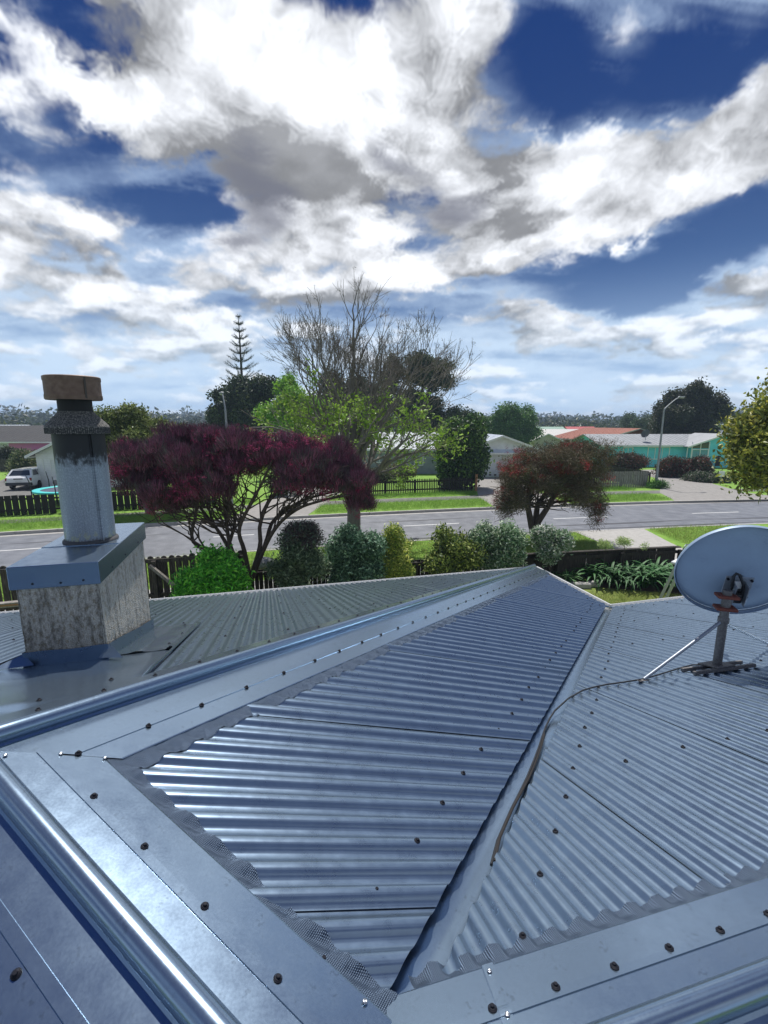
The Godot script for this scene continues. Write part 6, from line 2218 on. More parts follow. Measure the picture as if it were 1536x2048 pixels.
# ---------------------------------------------------------------- houses across the road
func window_part(parent: Node3D, c: Vector3, w: float, h: float, out: Vector3, lights := 2, curtain := true):
	# frame, panes and curtains of one window set into a wall; c is its centre on the wall face
	var side := Vector3.UP.cross(out).normalized()
	var b := Basis(side, Vector3.UP, out)
	var mb := MB.new()
	for s in [-1, 1]:
		mb.box(c + side * s * (w * 0.5) + out * 0.02, Vector3(0.07, h + 0.07, 0.09), b)
		mb.box(c + Vector3.UP * s * (h * 0.5) + out * 0.02, Vector3(w - 0.07, 0.07, 0.088), b)
	for i in range(1, lights): mb.box(c + side * (w * (float(i) / lights - 0.5)) + out * 0.02, Vector3(0.05, h - 0.07, 0.08), b)
	var fr := part(mb, "window", M.white_paint, parent)
	for i in lights:
		mb = MB.new()
		mb.box(c + side * (w * ((i + 0.5) / lights - 0.5)) + out * 0.005, Vector3(w / lights - 0.06, h - 0.08, 0.012), b)
		part(mb, "pane", M.pane, fr)
	if curtain:
		for s in [-1, 1]:
			mb = MB.new()
			for k in 5:
				mb.box(c + side * s * (w * 0.46 - k * w * 0.055) + out * (0.0 - 0.012 * (k % 2)) - out * 0.02, Vector3(w * 0.05, h - 0.1, 0.012), b)
			part(mb, "curtain", M.curtain, fr)

func boards(mb: MB, a: Vector3, b: Vector3, h: float, out: Vector3, step := 0.16):
	# lapped weatherboards on one wall
	var n := int(h / step)
	var dir := (b - a).normalized()
	for i in n:
		var p := (a + b) * 0.5 + Vector3.UP * (i + 0.5) * h / n + out * 0.012
		var tilt := Basis(dir, Vector3.UP.rotated(dir, 0.10 if dir.cross(Vector3.UP).dot(out) > 0.0 else -0.10), dir.cross(Vector3.UP)).orthonormalized()
		mb.box(p, Vector3((b - a).length(), h / n - 0.006, 0.018), tilt)

func gable_house(called: String, label: String, at: Vector3, turn: float, w: float, d: float, hgt: float, rise: float, mats: Dictionary, opts := {}) -> Node3D:
	# ridge runs along local z (depth); gable faces +z, towards the street; opts.along puts the ridge along x
	var t := thing(called, label, "house", at, turn)
	var along: bool = opts.get("along", false)
	var over: float = opts.get("over", 0.45)
	var hw := w * 0.5
	var hd := d * 0.5
	var mb := MB.new()
	mb.box(Vector3(0, hgt * 0.5, 0), Vector3(w, hgt, d))
	part(mb, "wall", mats.wall, t)
	if opts.get("boards", false):
		mb = MB.new()
		boards(mb, Vector3(-hw, 0.25, hd), Vector3(hw, 0.25, hd), hgt - 0.25, Vector3.BACK)
		boards(mb, Vector3(-hw, 0.25, -hd), Vector3(-hw, 0.25, hd), hgt - 0.25, Vector3.LEFT)
		boards(mb, Vector3(hw, 0.25, -hd), Vector3(hw, 0.25, hd), hgt - 0.25, Vector3.RIGHT)
		var o := part(mb, "weatherboards", mats.wall, t)
		o.set_meta("kind", "stuff")
	# gable ends
	mb = MB.new()
	if along:
		mb.prism([Vector3(hw, hgt, hd), Vector3(hw, hgt, -hd), Vector3(hw, hgt + rise, 0)], Vector3(-w, 0, 0))
	else:
		mb.prism([Vector3(-hw, hgt, hd), Vector3(hw, hgt, hd), Vector3(0, hgt + rise, hd)], Vector3(0, 0, -d))
	part(mb, "gable", mats.get("gable", mats.wall), t)
	# roof slopes, with thickness and ribs
	for s in [-1.0, 1.0]:
		mb = MB.new()
		var half := hd if along else hw
		var len_ := (w if along else d) + over * 2.0
		var k := (half + over) / half
		var slope_len := sqrt(half * half + rise * rise) * k
		var ang := atan2(rise, half)
		var rib := MB.new()
		var c: Vector3
		var bs: Basis
		if along:
			c = Vector3(0, hgt + rise - rise * k * 0.5 + 0.05, s * half * k * 0.5)
			bs = Basis(Vector3.RIGHT, Vector3(0, cos(ang), s * sin(ang)), Vector3(0, -s * sin(ang), cos(ang)))
			mb.box(c, Vector3(len_, 0.09, slope_len), bs)
			for i in int(len_ / 0.45): mb.box(c + bs.x * (-len_ * 0.5 + 0.2 + i * 0.45) + bs.y * 0.05, Vector3(0.05, 0.03, slope_len - 0.01), bs)
		else:
			c = Vector3(s * half * k * 0.5, hgt + rise - rise * k * 0.5 + 0.05, 0)
			bs = Basis(Vector3(cos(ang), -s * sin(ang), 0), Vector3(s * sin(ang), cos(ang), 0), Vector3.BACK)
			mb.box(c, Vector3(slope_len, 0.09, len_), bs)
			for i in int(len_ / 0.45): mb.box(c + bs.z * (-len_ * 0.5 + 0.2 + i * 0.45) + bs.y * 0.05, Vector3(slope_len - 0.01, 0.03, 0.05), bs)
		part(mb, "roof_slope", mats.roof, t)
		# fascia along the eave
		mb = MB.new()
		if along: mb.box(Vector3(0, hgt - rise * (k - 1.0) + 0.0, s * (half + over + 0.03)), Vector3(len_ - 0.02, 0.16, 0.05))
		else: mb.box(Vector3(s * (half + over + 0.03), hgt - rise * (k - 1.0), 0), Vector3(0.05, 0.16, len_ - 0.02))
		part(mb, "fascia", mats.get("trim", M.white_paint), t)
	# barge boards
	if not along:
		for s in [-1.0, 1.0]:
			mb = MB.new()
			var k := (hw + over) / hw
			mb.beam(Vector3(0, hgt + rise + 0.02, hd + over + 0.02), Vector3(s * (hw + over), hgt - rise * (k - 1.0) + 0.02, hd + over + 0.02), 0.04, 0.17)
			part(mb, "barge_board", mats.get("trim", M.white_paint), t)
	for wd in opts.get("windows", []):
		window_part(t, Vector3(wd[0], wd[1], hd), wd[2], wd[3], Vector3.BACK, wd[4] if wd.size() > 4 else 2)
	return t

func build_buildings():
	var y := VERGE
	M.pane = plain(Color(0.10, 0.13, 0.17), 0.06)
	M.pane.transparency = BaseMaterial3D.TRANSPARENCY_ALPHA
	M.pane.albedo_color.a = 0.35
	M.pane.metallic_specular = 0.7
	var white := worn(ramp_texture(noise_image(256, 0.02, 4, 201), [[0.0, Color(0.68, 0.68, 0.68)], [1.0, Color(0.82, 0.82, 0.83)]]), 0.3, 0.7)
	var pale_roof := worn(ramp_texture(noise_image(256, 0.02, 4, 202), [[0.0, Color(0.48, 0.51, 0.57)], [1.0, Color(0.66, 0.70, 0.76)]]), 0.2, 0.45)
	var grey_roof := worn(ramp_texture(noise_image(256, 0.02, 4, 203), [[0.0, Color(0.22, 0.23, 0.235)], [1.0, Color(0.34, 0.35, 0.36)]]), 0.2, 0.6)
	var teal := worn(ramp_texture(noise_image(256, 0.02, 4, 204), [[0.0, Color(0.12, 0.56, 0.66)], [1.0, Color(0.16, 0.66, 0.76)]]), 0.3, 0.7)
	var tile := worn(ramp_texture(streak_image(256, 20), [[0.0, Color(0.03, 0.03, 0.03)], [1.0, Color(0.075, 0.07, 0.068)]]), 0.8, 0.8)
	var orange := worn(ramp_texture(noise_image(256, 0.03, 4, 205), [[0.0, Color(0.24, 0.075, 0.04)], [1.0, Color(0.38, 0.13, 0.08)]]), 0.3, 0.7)
	var brickm := worn(ramp_texture(noise_image(256, 0.06, 4, 206), [[0.0, Color(0.20, 0.07, 0.035)], [1.0, Color(0.34, 0.13, 0.06)]]), 0.4, 0.85)
	var cream := plain(Color(0.52, 0.48, 0.40), 0.7)
	var greyblue := worn(ramp_texture(noise_image(256, 0.02, 4, 207), [[0.0, Color(0.20, 0.22, 0.25)], [1.0, Color(0.30, 0.33, 0.36)]]), 0.3, 0.7)
	# white weatherboard house
	var wh := gable_house("weatherboard_house", "white weatherboard house with pale roof and gablet beside the clipped conifer", Vector3(10.2, y, -45.0), 0.0, 7.0, 8.8, 2.25, 1.25, {"wall": white, "roof": pale_roof}, {"boards": true, "windows": [[-2.35, 1.50, 1.15, 1.15, 2], [1.6, 1.50, 1.5, 1.1, 3]]})
	var mb := MB.new()
	# hipped front slope below the gablet
	mb.prism([Vector3(-3.95, 2.12, 4.9), Vector3(3.95, 2.12, 4.9), Vector3(1.35, 3.02, 3.2), Vector3(-1.35, 3.02, 3.2)], Vector3(0, -0.06, -0.05))
	part(mb, "front_hip", pale_roof, wh)
	mb = MB.new()
	mb.box(Vector3(0, 2.04, 4.92), Vector3(7.9, 0.15, 0.05))
	part(mb, "fascia", M.white_paint, wh)
	mb = MB.new()
	for i in 5: mb.box(Vector3(-0.9 + i * 0.45, 0.16, 4.42), Vector3(0.2, 0.12, 0.02))
	part(mb, "vent", M.black, wh)
	# teal house: long block and a street gable
	var th := gable_house("teal_house", "teal house with a long pale grey roof and a street-facing gable", Vector3(30.2, y, -54.2), 0.0, 13.6, 8.0, 2.35, 0.95, {"wall": teal, "roof": grey_roof}, {"along": true, "boards": true, "windows": [[-4.0, 1.45, 1.0, 1.2, 2], [-0.7, 1.45, 2.3, 1.25, 3]]})
	mb = MB.new()
	mb.box(Vector3(5.0, 1.17, 4.4), Vector3(5.6, 2.34, 1.0))
	part(mb, "porch_wall", teal, th)
	mb = MB.new()
	mb.prism([Vector3(2.2, 2.34, 4.9), Vector3(7.8, 2.34, 4.9), Vector3(5.4, 3.36, 4.9)], Vector3(0, 0, -3.5))
	part(mb, "street_gable", teal, th)
	for s in [[1.6, 2.16, 5.4, 3.47], [8.3, 2.2, 5.4, 3.47]]:
		mb = MB.new()
		var a := Vector3(s[0], s[1], 5.3)
		var b := Vector3(s[2], s[3], 5.3)
		mb.beam(a, b, 0.06, 0.16)
		part(mb, "barge_board", M.white_paint, th)
		mb = MB.new()
		var e := Vector3(0, 0, -5.0)
		var up := Vector3(0, 0.07, 0)
		if s[0] < 4.0: mb.prism([a + up, a + up - Vector3(0, 0.08, 0), b + up - Vector3(0, 0.08, 0), b + up], e)
		else: mb.prism([b + up, b + up - Vector3(0, 0.08, 0), a + up - Vector3(0, 0.08, 0), a + up], e)
		part(mb, "gable_roof", grey_roof, th)
	# glazed porch corner
	window_part(th, Vector3(3.15, 1.05, 4.9), 1.7, 1.7, Vector3.BACK, 2)
	mb = MB.new()
	mb.prism([Vector3(2.3, 2.0, 4.905), Vector3(4.0, 2.0, 4.905), Vector3(4.0, 2.72, 4.905), Vector3(2.3, 2.3, 4.905)], Vector3(0, 0, -0.03))
	part(mb, "gable_glazing", M.glass, th)
	mb = MB.new()
	for x in [2.25, 3.15, 4.05]: mb.box(Vector3(x, 1.4, 4.93), Vector3(0.07, 2.6, 0.05))
	part(mb, "mullion", M.white_paint, th)
	window_part(th, Vector3(6.7, 1.45, 4.9), 1.5, 1.1, Vector3.BACK, 2)
	mb = MB.new()
	mb.box(Vector3(5.15, 0.7, 4.94), Vector3(0.5, 1.1, 0.06))
	part(mb, "side_door", M.dark_wood, th)
	mb = MB.new()
	mb.tube([Vector3(2.0, 0.1, 4.6), Vector3(2.0, 2.2, 4.6)], [0.05, 0.05], 8)
	part(mb, "downpipe", M.white_paint, th)
	# small dish on the teal roof
	var sd := thing("roof_dish", "small dark satellite dish on the teal house's grey roof", "satellite dish", Vector3(28.4, y + 2.78, -51.0))
	mb = MB.new()
	mb.tube([Vector3.ZERO, Vector3(0, 0.5, 0)], [0.03, 0.03], 8)
	part(mb, "mast", M.galv, sd)
	mb = MB.new()
	mb.lathe([[0.001, -0.10], [0.25, -0.05], [0.44, 0.02], [0.45, 0.03], [0.44, 0.03], [0.25, -0.035], [0.001, -0.085]], 24, Vector3(0, 0.72, -0.1), Basis(Vector3.RIGHT, Vector3(0, 0.35, -0.94).normalized(), Vector3(0, 0.94, 0.35).normalized()))
	part(mb, "reflector", plain(Color(0.06, 0.065, 0.09), 0.4), sd)
	# orange-roofed house
	gable_house("orange_house", "brick house with an orange-red iron roof behind the teal house", Vector3(35.5, 0.0, -74.0), deg_to_rad(6.0), 12.0, 14.0, 2.4, 1.55, {"wall": brickm, "gable": brickm, "roof": orange, "trim": cream}, {})
	gable_house("cream_house", "cream house with a low white hip-like roof between the white house and the orange roof", Vector3(25.4, 0.0, -76.0), 0.0, 4.0, 6.0, 2.2, 0.9, {"wall": cream, "roof": plain(Color(0.62, 0.60, 0.55), 0.6)}, {"windows": [[0.2, 1.3, 1.5, 1.0, 2]]})
	gable_house("grey_house", "grey-green house with a pale roof between the cream house and the orange roof", Vector3(33.0, 0.0, -88.0), 0.0, 9.0, 7.0, 2.4, 1.2, {"wall": plain(Color(0.26, 0.27, 0.25), 0.8), "roof": plain(Color(0.55, 0.53, 0.49), 0.6)}, {"along": true, "windows": [[-1.5, 1.4, 1.2, 1.1, 2]]})
	gable_house("green_roof_house", "house with a pale green iron roof beyond the cream house", Vector3(33.5, 0.0, -100.0), 0.0, 8.0, 8.0, 2.6, 1.35, {"wall": plain(Color(0.25, 0.26, 0.25), 0.8), "roof": plain(Color(0.24, 0.36, 0.28), 0.6)}, {"along": true})
	gable_house("red_roof_house", "distant house with a small bright red roof below the skyline trees", Vector3(53.0, 0.0, -128.0), 0.0, 7.0, 7.0, 2.6, 1.2, {"wall": cream, "roof": plain(Color(0.42, 0.06, 0.06), 0.6)}, {"along": true})
	gable_house("white_shed", "long bright white industrial roof beyond the large dark tree", Vector3(80.0, 0.0, -100.0), 0.0, 16.0, 10.0, 3.6, 0.9, {"wall": greyblue, "roof": plain(Color(0.78, 0.78, 0.78), 0.5)}, {"along": true})
	gable_house("slate_house", "slate-grey low house behind the teal house's gable end", Vector3(56.0, 0.0, -76.0), 0.0, 12.0, 8.0, 2.4, 1.2, {"wall": greyblue, "roof": plain(Color(0.16, 0.18, 0.21), 0.6)}, {"along": true})
	# grey house behind the street tree
	gable_house("grey_blue_house", "grey-blue house half hidden behind the street tree's green limbs", Vector3(0.2, y, -47.0), 0.0, 10.0, 8.0, 2.35, 1.3, {"wall": greyblue, "roof": plain(Color(0.30, 0.33, 0.36), 0.5)}, {"along": true, "boards": true, "windows": [[-0.6, 1.5, 1.3, 0.9, 2], [2.6, 1.4, 1.6, 1.2, 2]]})
	# left: white gable behind the trampoline
	var lw := gable_house("white_gable_house", "white gabled house behind the trampoline and the white car", Vector3(-21.9, y, -37.4), deg_to_rad(4.0), 6.6, 7.6, 2.45, 1.55, {"wall": white, "gable": white, "roof": tile}, {"boards": true, "windows": [[-2.35, 1.5, 1.0, 1.25, 2]]})
	mb = MB.new()
	mb.bevel_box(Vector3(-1.9, 0.42, 4.05), Vector3(0.55, 0.6, 0.3), 0.03)
	var hp := part(mb, "heat_pump", M.white_paint, lw)
	mb = MB.new()
	mb.lathe([[0.2, 0.0], [0.2, 0.012], [0.001, 0.012]], 20, Vector3(-1.95, 0.42, 4.20), Basis(Vector3.RIGHT, Vector3.BACK, Vector3.DOWN))
	part(mb, "fan_grille", plain(Color(0.25, 0.22, 0.23), 0.6), hp)
	# pink and white house with a dark tiled roof
	var pinkm := plain(Color(0.55, 0.18, 0.32), 0.75)
	var ph := gable_house("pink_house", "white and pink house under a wide dark tiled roof", Vector3(-47.0, y, -62.0), 0.0, 17.0, 9.0, 2.5, 1.75, {"wall": white, "roof": tile}, {"along": true, "windows": [[-5.5, 1.5, 1.6, 1.2, 2], [-2.3, 1.45, 1.3, 1.4, 2], [0.2, 1.45, 1.2, 1.4, 2]]})
	mb = MB.new()
	mb.box(Vector3(4.6, 1.2, 4.55), Vector3(7.2, 2.36, 0.1))
	part(mb, "pink_wall", pinkm, ph)
	gable_house("pale_roof_house", "house with a pale blue-white roof above the dark tiled one", Vector3(-66.0, 0.0, -78.0), 0.0, 14.0, 10.0, 3.2, 1.2, {"wall": white, "roof": plain(Color(0.55, 0.60, 0.64), 0.5)}, {"along": true})
	gable_house("green_gable_house", "house with a pale green gable peeping over the dark tiled roof", Vector3(-57.5, 0.0, -82.0), 0.0, 9.0, 9.0, 3.0, 1.3, {"wall": white, "gable": plain(Color(0.28, 0.38, 0.32), 0.8), "roof": plain(Color(0.45, 0.43, 0.40), 0.7)}, {})
	gable_house("terracotta_house", "low house roof glimpsed above the purple tree", Vector3(-30.0, 0.0, -72.0), 0.0, 12.0, 8.0, 2.5, 1.3, {"wall": cream, "roof": plain(Color(0.45, 0.44, 0.43), 0.6)}, {"along": true})

# ---------------------------------------------------------------- cars
func car(called: String, label: String, at: Vector3, turn: float, paint: Color, wagon := true) -> Node3D:
	var t := thing(called, label, "car", at, turn)
	var pm := plain(paint, 0.25)
	pm.clearcoat_enabled = true
	pm.clearcoat = 0.8
	pm.clearcoat_roughness = 0.05
	# lower body: sections from the tail (+z) to the nose (-z): [z, half width, bottom, shoulder height]
	var sec := [[2.28, 0.70, 0.42, 0.80], [2.22, 0.82, 0.32, 0.93], [1.9, 0.87, 0.24, 0.97], [1.0, 0.885, 0.22, 0.95], [0.0, 0.885, 0.22, 0.93], [-1.0, 0.88, 0.22, 0.92], [-1.7, 0.86, 0.23, 0.86], [-2.1, 0.78, 0.28, 0.76], [-2.28, 0.60, 0.38, 0.62]]
	var pts := []
	for s in sec:
		var w: float = s[1]
		var b: float = s[2]
		var h: float = s[3]
		for q in [[-0.55, 0.0], [-0.94, 0.03], [-1.0, 0.18], [-1.0, 0.62], [-0.965, 0.90], [-0.88, 1.0], [0.0, 1.015], [0.88, 1.0], [0.965, 0.90], [1.0, 0.62], [1.0, 0.18], [0.94, 0.03], [0.55, 0.0]]:
			pts.append(Vector3(q[0] * w, lerpf(b, h, q[1]), s[0]))
	var mb := MB.new()
	mb.grid(pts, sec.size(), 13, false)
	if mb.n[13 * 4 + 6].y < 0.0:
		mb = MB.new()
		mb.grid(pts, sec.size(), 13, true)
	for e in [0, sec.size() - 1]:
		for k in range(1, 12):
			if e == 0: mb.tri(pts[0], pts[k + 1], pts[k])
			else: mb.tri(pts[e * 13], pts[e * 13 + k], pts[e * 13 + k + 1])
	part(mb, "body", pm, t)
	# cabin: roof and glass
	var tail := 2.02 if wagon else 1.35
	var base_y := 0.93
	var top_y := 1.45
	var lo := [[tail + 0.08, 0.80], [-0.95, 0.80]]
	var hi := [[tail - 0.42, 0.60], [-0.15, 0.62]]
	var a := [Vector3(-0.80, base_y, tail + 0.08), Vector3(0.80, base_y, tail + 0.08), Vector3(0.80, base_y, -0.95), Vector3(-0.80, base_y, -0.95)]
	var c := [Vector3(-0.60, top_y - 0.04, tail - 0.40), Vector3(0.60, top_y - 0.04, tail - 0.40), Vector3(0.62, top_y - 0.04, -0.15), Vector3(-0.62, top_y - 0.04, -0.15)]
	mb = MB.new()
	for i in 4: mb.quad(a[i], a[(i + 1) % 4], c[(i + 1) % 4], c[i])
	part(mb, "cabin_shell", pm, t)
	mb = MB.new()
	var rp := []
	for i in 5:
		for k in 7:
			var z := lerpf(tail - 0.40, -0.15, i / 4.0)
			var x := lerpf(-0.61, 0.61, k / 6.0)
			rp.append(Vector3(x, top_y - 0.04 + 0.05 * (1.0 - pow(absf(k - 3) / 3.0, 2.0)) * (1.0 - 0.4 * pow((i - 2) / 2.0, 2.0)), z))
	mb.grid(rp, 5, 7, false)
	if mb.n[17].y < 0.0:
		mb = MB.new()
		mb.grid(rp, 5, 7, true)
	part(mb, "roof_panel", pm, t)
	var glass_names := ["rear_window", "side_window", "windscreen", "side_window"]
	for i in 4:
		var p0: Vector3 = a[i]
		var p1: Vector3 = a[(i + 1) % 4]
		var p2: Vector3 = c[(i + 1) % 4]
		var p3: Vector3 = c[i]
		var nn := (p1 - p0).cross(p2 - p0).normalized() * 0.006
		var L := func(u: float, v: float) -> Vector3: return p0.lerp(p1, u).lerp(p3.lerp(p2, u), v) + nn
		if i % 2 == 0:
			mb = MB.new()
			mb.quad(L.call(0.08, 0.16), L.call(0.92, 0.16), L.call(0.9, 0.88), L.call(0.1, 0.88))
			part(mb, glass_names[i], M.glass, t)
		else:
			for k in 3:
				mb = MB.new()
				var u0 := 0.06 + k * 0.305
				mb.quad(L.call(u0, 0.14), L.call(u0 + 0.28, 0.14), L.call(u0 + 0.27, 0.88), L.call(u0 + 0.01, 0.88))
				part(mb, glass_names[i], M.glass, t)
	# bumpers, lamps, plate, handle strip
	mb = MB.new()
	mb.bevel_box(Vector3(0, 0.44, 2.24), Vector3(1.62, 0.22, 0.16), 0.04)
	part(mb, "bumper", plain(Color(0.03, 0.03, 0.035), 0.5), t)
	mb = MB.new()
	mb.bevel_box(Vector3(0, 0.42, -2.2), Vector3(1.4, 0.2, 0.16), 0.04)
	part(mb, "bumper", plain(Color(0.03, 0.03, 0.035), 0.5), t)
	for s in [-1, 1]:
		mb = MB.new()
		mb.bevel_box(Vector3(s * 0.73, 0.76, 2.22), Vector3(0.14, 0.22, 0.10), 0.02)
		part(mb, "tail_light", plain(Color(0.25, 0.015, 0.012), 0.2), t)
		mb = MB.new()
		mb.bevel_box(Vector3(s * 0.58, 0.62, -2.2), Vector3(0.3, 0.13, 0.12), 0.03)
		part(mb, "headlight", plain(Color(0.5, 0.52, 0.55), 0.1), t)
		mb = MB.new()
		mb.bevel_box(Vector3(s * 0.96, 0.98, -0.7), Vector3(0.16, 0.11, 0.08), 0.02)
		part(mb, "wing_mirror", pm, t)
		for z in [1.38, -1.42]:
			mb = MB.new()
			mb.lathe([[0.20, -0.09], [0.30, -0.09], [0.31, -0.06], [0.31, 0.06], [0.30, 0.09], [0.20, 0.09]], 24, Vector3(s * 0.80, 0.31, z), Basis(Vector3.UP, Vector3.RIGHT * s, Vector3.BACK))
			var wheel := part(mb, "wheel", M.rubber, t)
			mb = MB.new()
			mb.lathe([[0.001, 0.075], [0.08, 0.085], [0.20, 0.08], [0.205, 0.06]], 20, Vector3(s * 0.80, 0.31, z), Basis(Vector3.UP, Vector3.RIGHT * s, Vector3.BACK))
			part(mb, "rim", plain(Color(0.35, 0.36, 0.38), 0.3, 0.7), wheel)
	mb = MB.new()
	mb.box(Vector3(0, 0.80, 2.285), Vector3(0.55, 0.07, 0.02))
	part(mb, "garnish_strip", M.black, t)
	mb = MB.new()
	mb.box(Vector3(0, 0.62, 2.30), Vector3(0.36, 0.11, 0.012))
	part(mb, "number_plate", plain(Color(0.6, 0.6, 0.58), 0.5), t)
	return t

func build_vehicles():
	var g := VERGE + 0.008
	car("parked_car", "white station wagon parked beside the white gabled house", Vector3(-25.9, g, -34.2), deg_to_rad(14.0), Color(0.74, 0.74, 0.74))
	car("parked_car", "red car glimpsed through the bottlebrush tree's branches", Vector3(11.0, g, -37.2), deg_to_rad(188.0), Color(0.32, 0.02, 0.03), false)
	car("parked_car", "dark maroon car in front of the pink wall", Vector3(-42.8, y_of(), -55.5), deg_to_rad(75.0), Color(0.06, 0.008, 0.012), false)
	car("parked_car", "silver-white car parked behind the maroon one at the pink wall", Vector3(-40.6, y_of(), -56.5), deg_to_rad(80.0), Color(0.6, 0.6, 0.6), false)

func y_of() -> float:
	return VERGE

# ---------------------------------------------------------------- street things
func street_lamp(label: String, at: Vector3, h: float, turn: float, arm := 1.0):
	var t := thing("street_lamp", label, "street lamp", at, turn)
	var m := worn(ramp_texture(noise_image(128, 0.05, 3, 301), [[0.0, Color(0.22, 0.23, 0.24)], [1.0, Color(0.36, 0.37, 0.38)]]), 0.8, 0.55)
	m.metallic = 0.3
	var mb := MB.new()
	mb.tube([Vector3.ZERO, Vector3(0, 0.9, 0), Vector3(0, 0.92, 0), Vector3(0, h - 0.9, 0), Vector3(0.05, h - 0.72, 0)], [0.11, 0.105, 0.085, 0.055, 0.05], 12)
	part(mb, "pole", m, t)
	mb = MB.new()
	mb.tube([Vector3(0.05, h - 0.74, 0), Vector3(0.45 * arm, h - 0.40, 0), Vector3(0.9 * arm, h - 0.08, 0), Vector3(1.2 * arm, h + 0.06, 0)], [0.045, 0.038, 0.034, 0.034], 10)
	part(mb, "arm", m, t)
	mb = MB.new()
	mb.bevel_box(Vector3(1.2 * arm + 0.2, h + 0.10, 0), Vector3(0.5, 0.10, 0.2), 0.04)
	var head := part(mb, "lamp_head", m, t)
	mb = MB.new()
	mb.bevel_box(Vector3(1.2 * arm + 0.22, h + 0.035, 0), Vector3(0.34, 0.05, 0.15), 0.02)
	part(mb, "lens", plain(Color(0.5, 0.5, 0.48), 0.3), head)

func build_street_things():
	var y := VERGE
	street_lamp("grey street lamp at the corner of the weathered grey fence", Vector3(19.85, y, -33.65), 6.35, deg_to_rad(15.0))
	street_lamp("street lamp rising behind the purple tree beside the dark conifer", Vector3(-8.35, y, -25.0), 6.1, deg_to_rad(120.0), 0.45)
	# trampoline
	var tr := thing("trampoline", "round trampoline with a turquoise edge pad in front of the white gabled house", "trampoline", Vector3(-18.4, y, -27.2))
	var mb := MB.new()
	var R := 1.9
	var ring := []
	var rr := []
	for k in 41:
		ring.append(Vector3(cos(TAU * k / 40.0) * R, 0.78, sin(TAU * k / 40.0) * R))
		rr.append(0.03)
	mb.tube(ring, rr, 8, false)
	part(mb, "frame_ring", M.galv, tr)
	mb = MB.new()
	mb.lathe([[R - 0.32, 0.80], [R - 0.30, 0.835], [R + 0.04, 0.835], [R + 0.05, 0.80], [R + 0.05, 0.72]], 48)
	part(mb, "edge_pad", plain(Color(0.05, 0.52, 0.50), 0.5), tr)
	mb = MB.new()
	mb.lathe([[R - 0.30, 0.79], [0.001, 0.785]], 48)
	part(mb, "jumping_mat", plain(Color(0.06, 0.065, 0.11), 0.8), tr)
	for k in 6:
		var an := TAU * k / 6.0 + 0.35
		var o := Vector3(cos(an), 0, sin(an))
		mb = MB.new()
		mb.tube([o * R + Vector3(0, 0.78, 0), o * (R - 0.06) + Vector3(0, 0.0, 0)], [0.035, 0.035], 8)
		part(mb, "leg", M.black, tr)
		mb = MB.new()
		mb.tube([o * (R + 0.06) + Vector3(0, 0.2, 0), o * (R + 0.08) + Vector3(0, 1.25, 0), o * (R + 0.22) + Vector3(0.0, 1.75, 0)], [0.028, 0.028, 0.014], 8)
		part(mb, "net_pole", M.black, tr)
	# small white sign on a post
	var sg := thing("letterbox_sign", "small white sign on a post in front of the low flowering bush", "sign", Vector3(25.68, 0.12, -35.20))
	mb = MB.new()
	mb.tube([Vector3.ZERO, Vector3(0, 0.75, 0)], [0.035, 0.035], 8)
	part(mb, "post", M.galv, sg)
	mb = MB.new()
	mb.bevel_box(Vector3(0, 0.82, 0.02), Vector3(0.42, 0.42, 0.05), 0.01)
	part(mb, "board", M.white_paint, sg)
	# white garden marker by the middle drive
	var mk := thing("marker_post", "thin white marker post beside the middle driveway", "post", Vector3(-5.91, 0.12, -28.50))
	mb = MB.new()
	mb.bevel_box(Vector3(0, 0.4, 0), Vector3(0.09, 0.8, 0.05), 0.01)
	part(mb, "shaft", M.white_paint, mk)
	mb = MB.new()
	mb.box(Vector3(0, 0.68, 0.0275), Vector3(0.08, 0.1, 0.004))
	part(mb, "reflector", plain(Color(0.4, 0.05, 0.04), 0.3), mk)
	# stepladder on the lawn behind the wing's eave
	var ld := thing("stepladder", "aluminium stepladder standing on the lawn behind the satellite dish", "ladder", Vector3(5.72, y, -8.6), deg_to_rad(40.0))
	var alu := plain(Color(0.42, 0.45, 0.46), 0.4, 0.5)
	for s in [-1, 1]:
		mb = MB.new()
		mb.beam(Vector3(s * 0.27, 0.0, 0.55), Vector3(s * 0.19, 1.95, 0.05), 0.03, 0.085)
		part(mb, "front_rail", alu, ld)
		mb = MB.new()
		mb.beam(Vector3(s * 0.27, 0.0, -0.55), Vector3(s * 0.19, 1.9, -0.02), 0.03, 0.05)
		part(mb, "rear_leg", alu, ld)
	for k in 6:
		mb = MB.new()
		var f := (k + 1) / 7.0
		mb.bevel_box(Vector3(0, 1.95 * f, lerpf(0.55, 0.05, f)), Vector3(0.50 - 0.12 * f, 0.03, 0.10), 0.004)
		part(mb, "tread", plain(Color(0.66, 0.68, 0.68), 0.5), ld)
	mb = MB.new()
	mb.bevel_box(Vector3(0, 1.97, 0.01), Vector3(0.46, 0.05, 0.22), 0.01)
	part(mb, "top_cap", plain(Color(0.66, 0.68, 0.68), 0.5), ld)
	# hooped gate at the end of the board fence
	var gt := thing("hoop_gate", "thin hooped metal gate at the end of the board fence", "gate", Vector3(9.2, y, -13.8), deg_to_rad(14.0))
	mb = MB.new()
	mb.tube([Vector3(0, 0, 0), Vector3(0, 0.8, 0), Vector3(0.08, 0.92, 0), Vector3(0.8, 0.92, 0), Vector3(0.88, 0.8, 0), Vector3(0.88, 0.05, 0)], [0.018, 0.018, 0.018, 0.018, 0.018, 0.018], 8)
	part(mb, "hoop", M.galv, gt)
	for k in 7:
		mb = MB.new()
		mb.tube([Vector3(0.1 + k * 0.113, 0.08, 0), Vector3(0.1 + k * 0.113, 0.91, 0)], [0.006, 0.006], 6)
		part(mb, "bar", M.galv, gt)
	mb = MB.new()
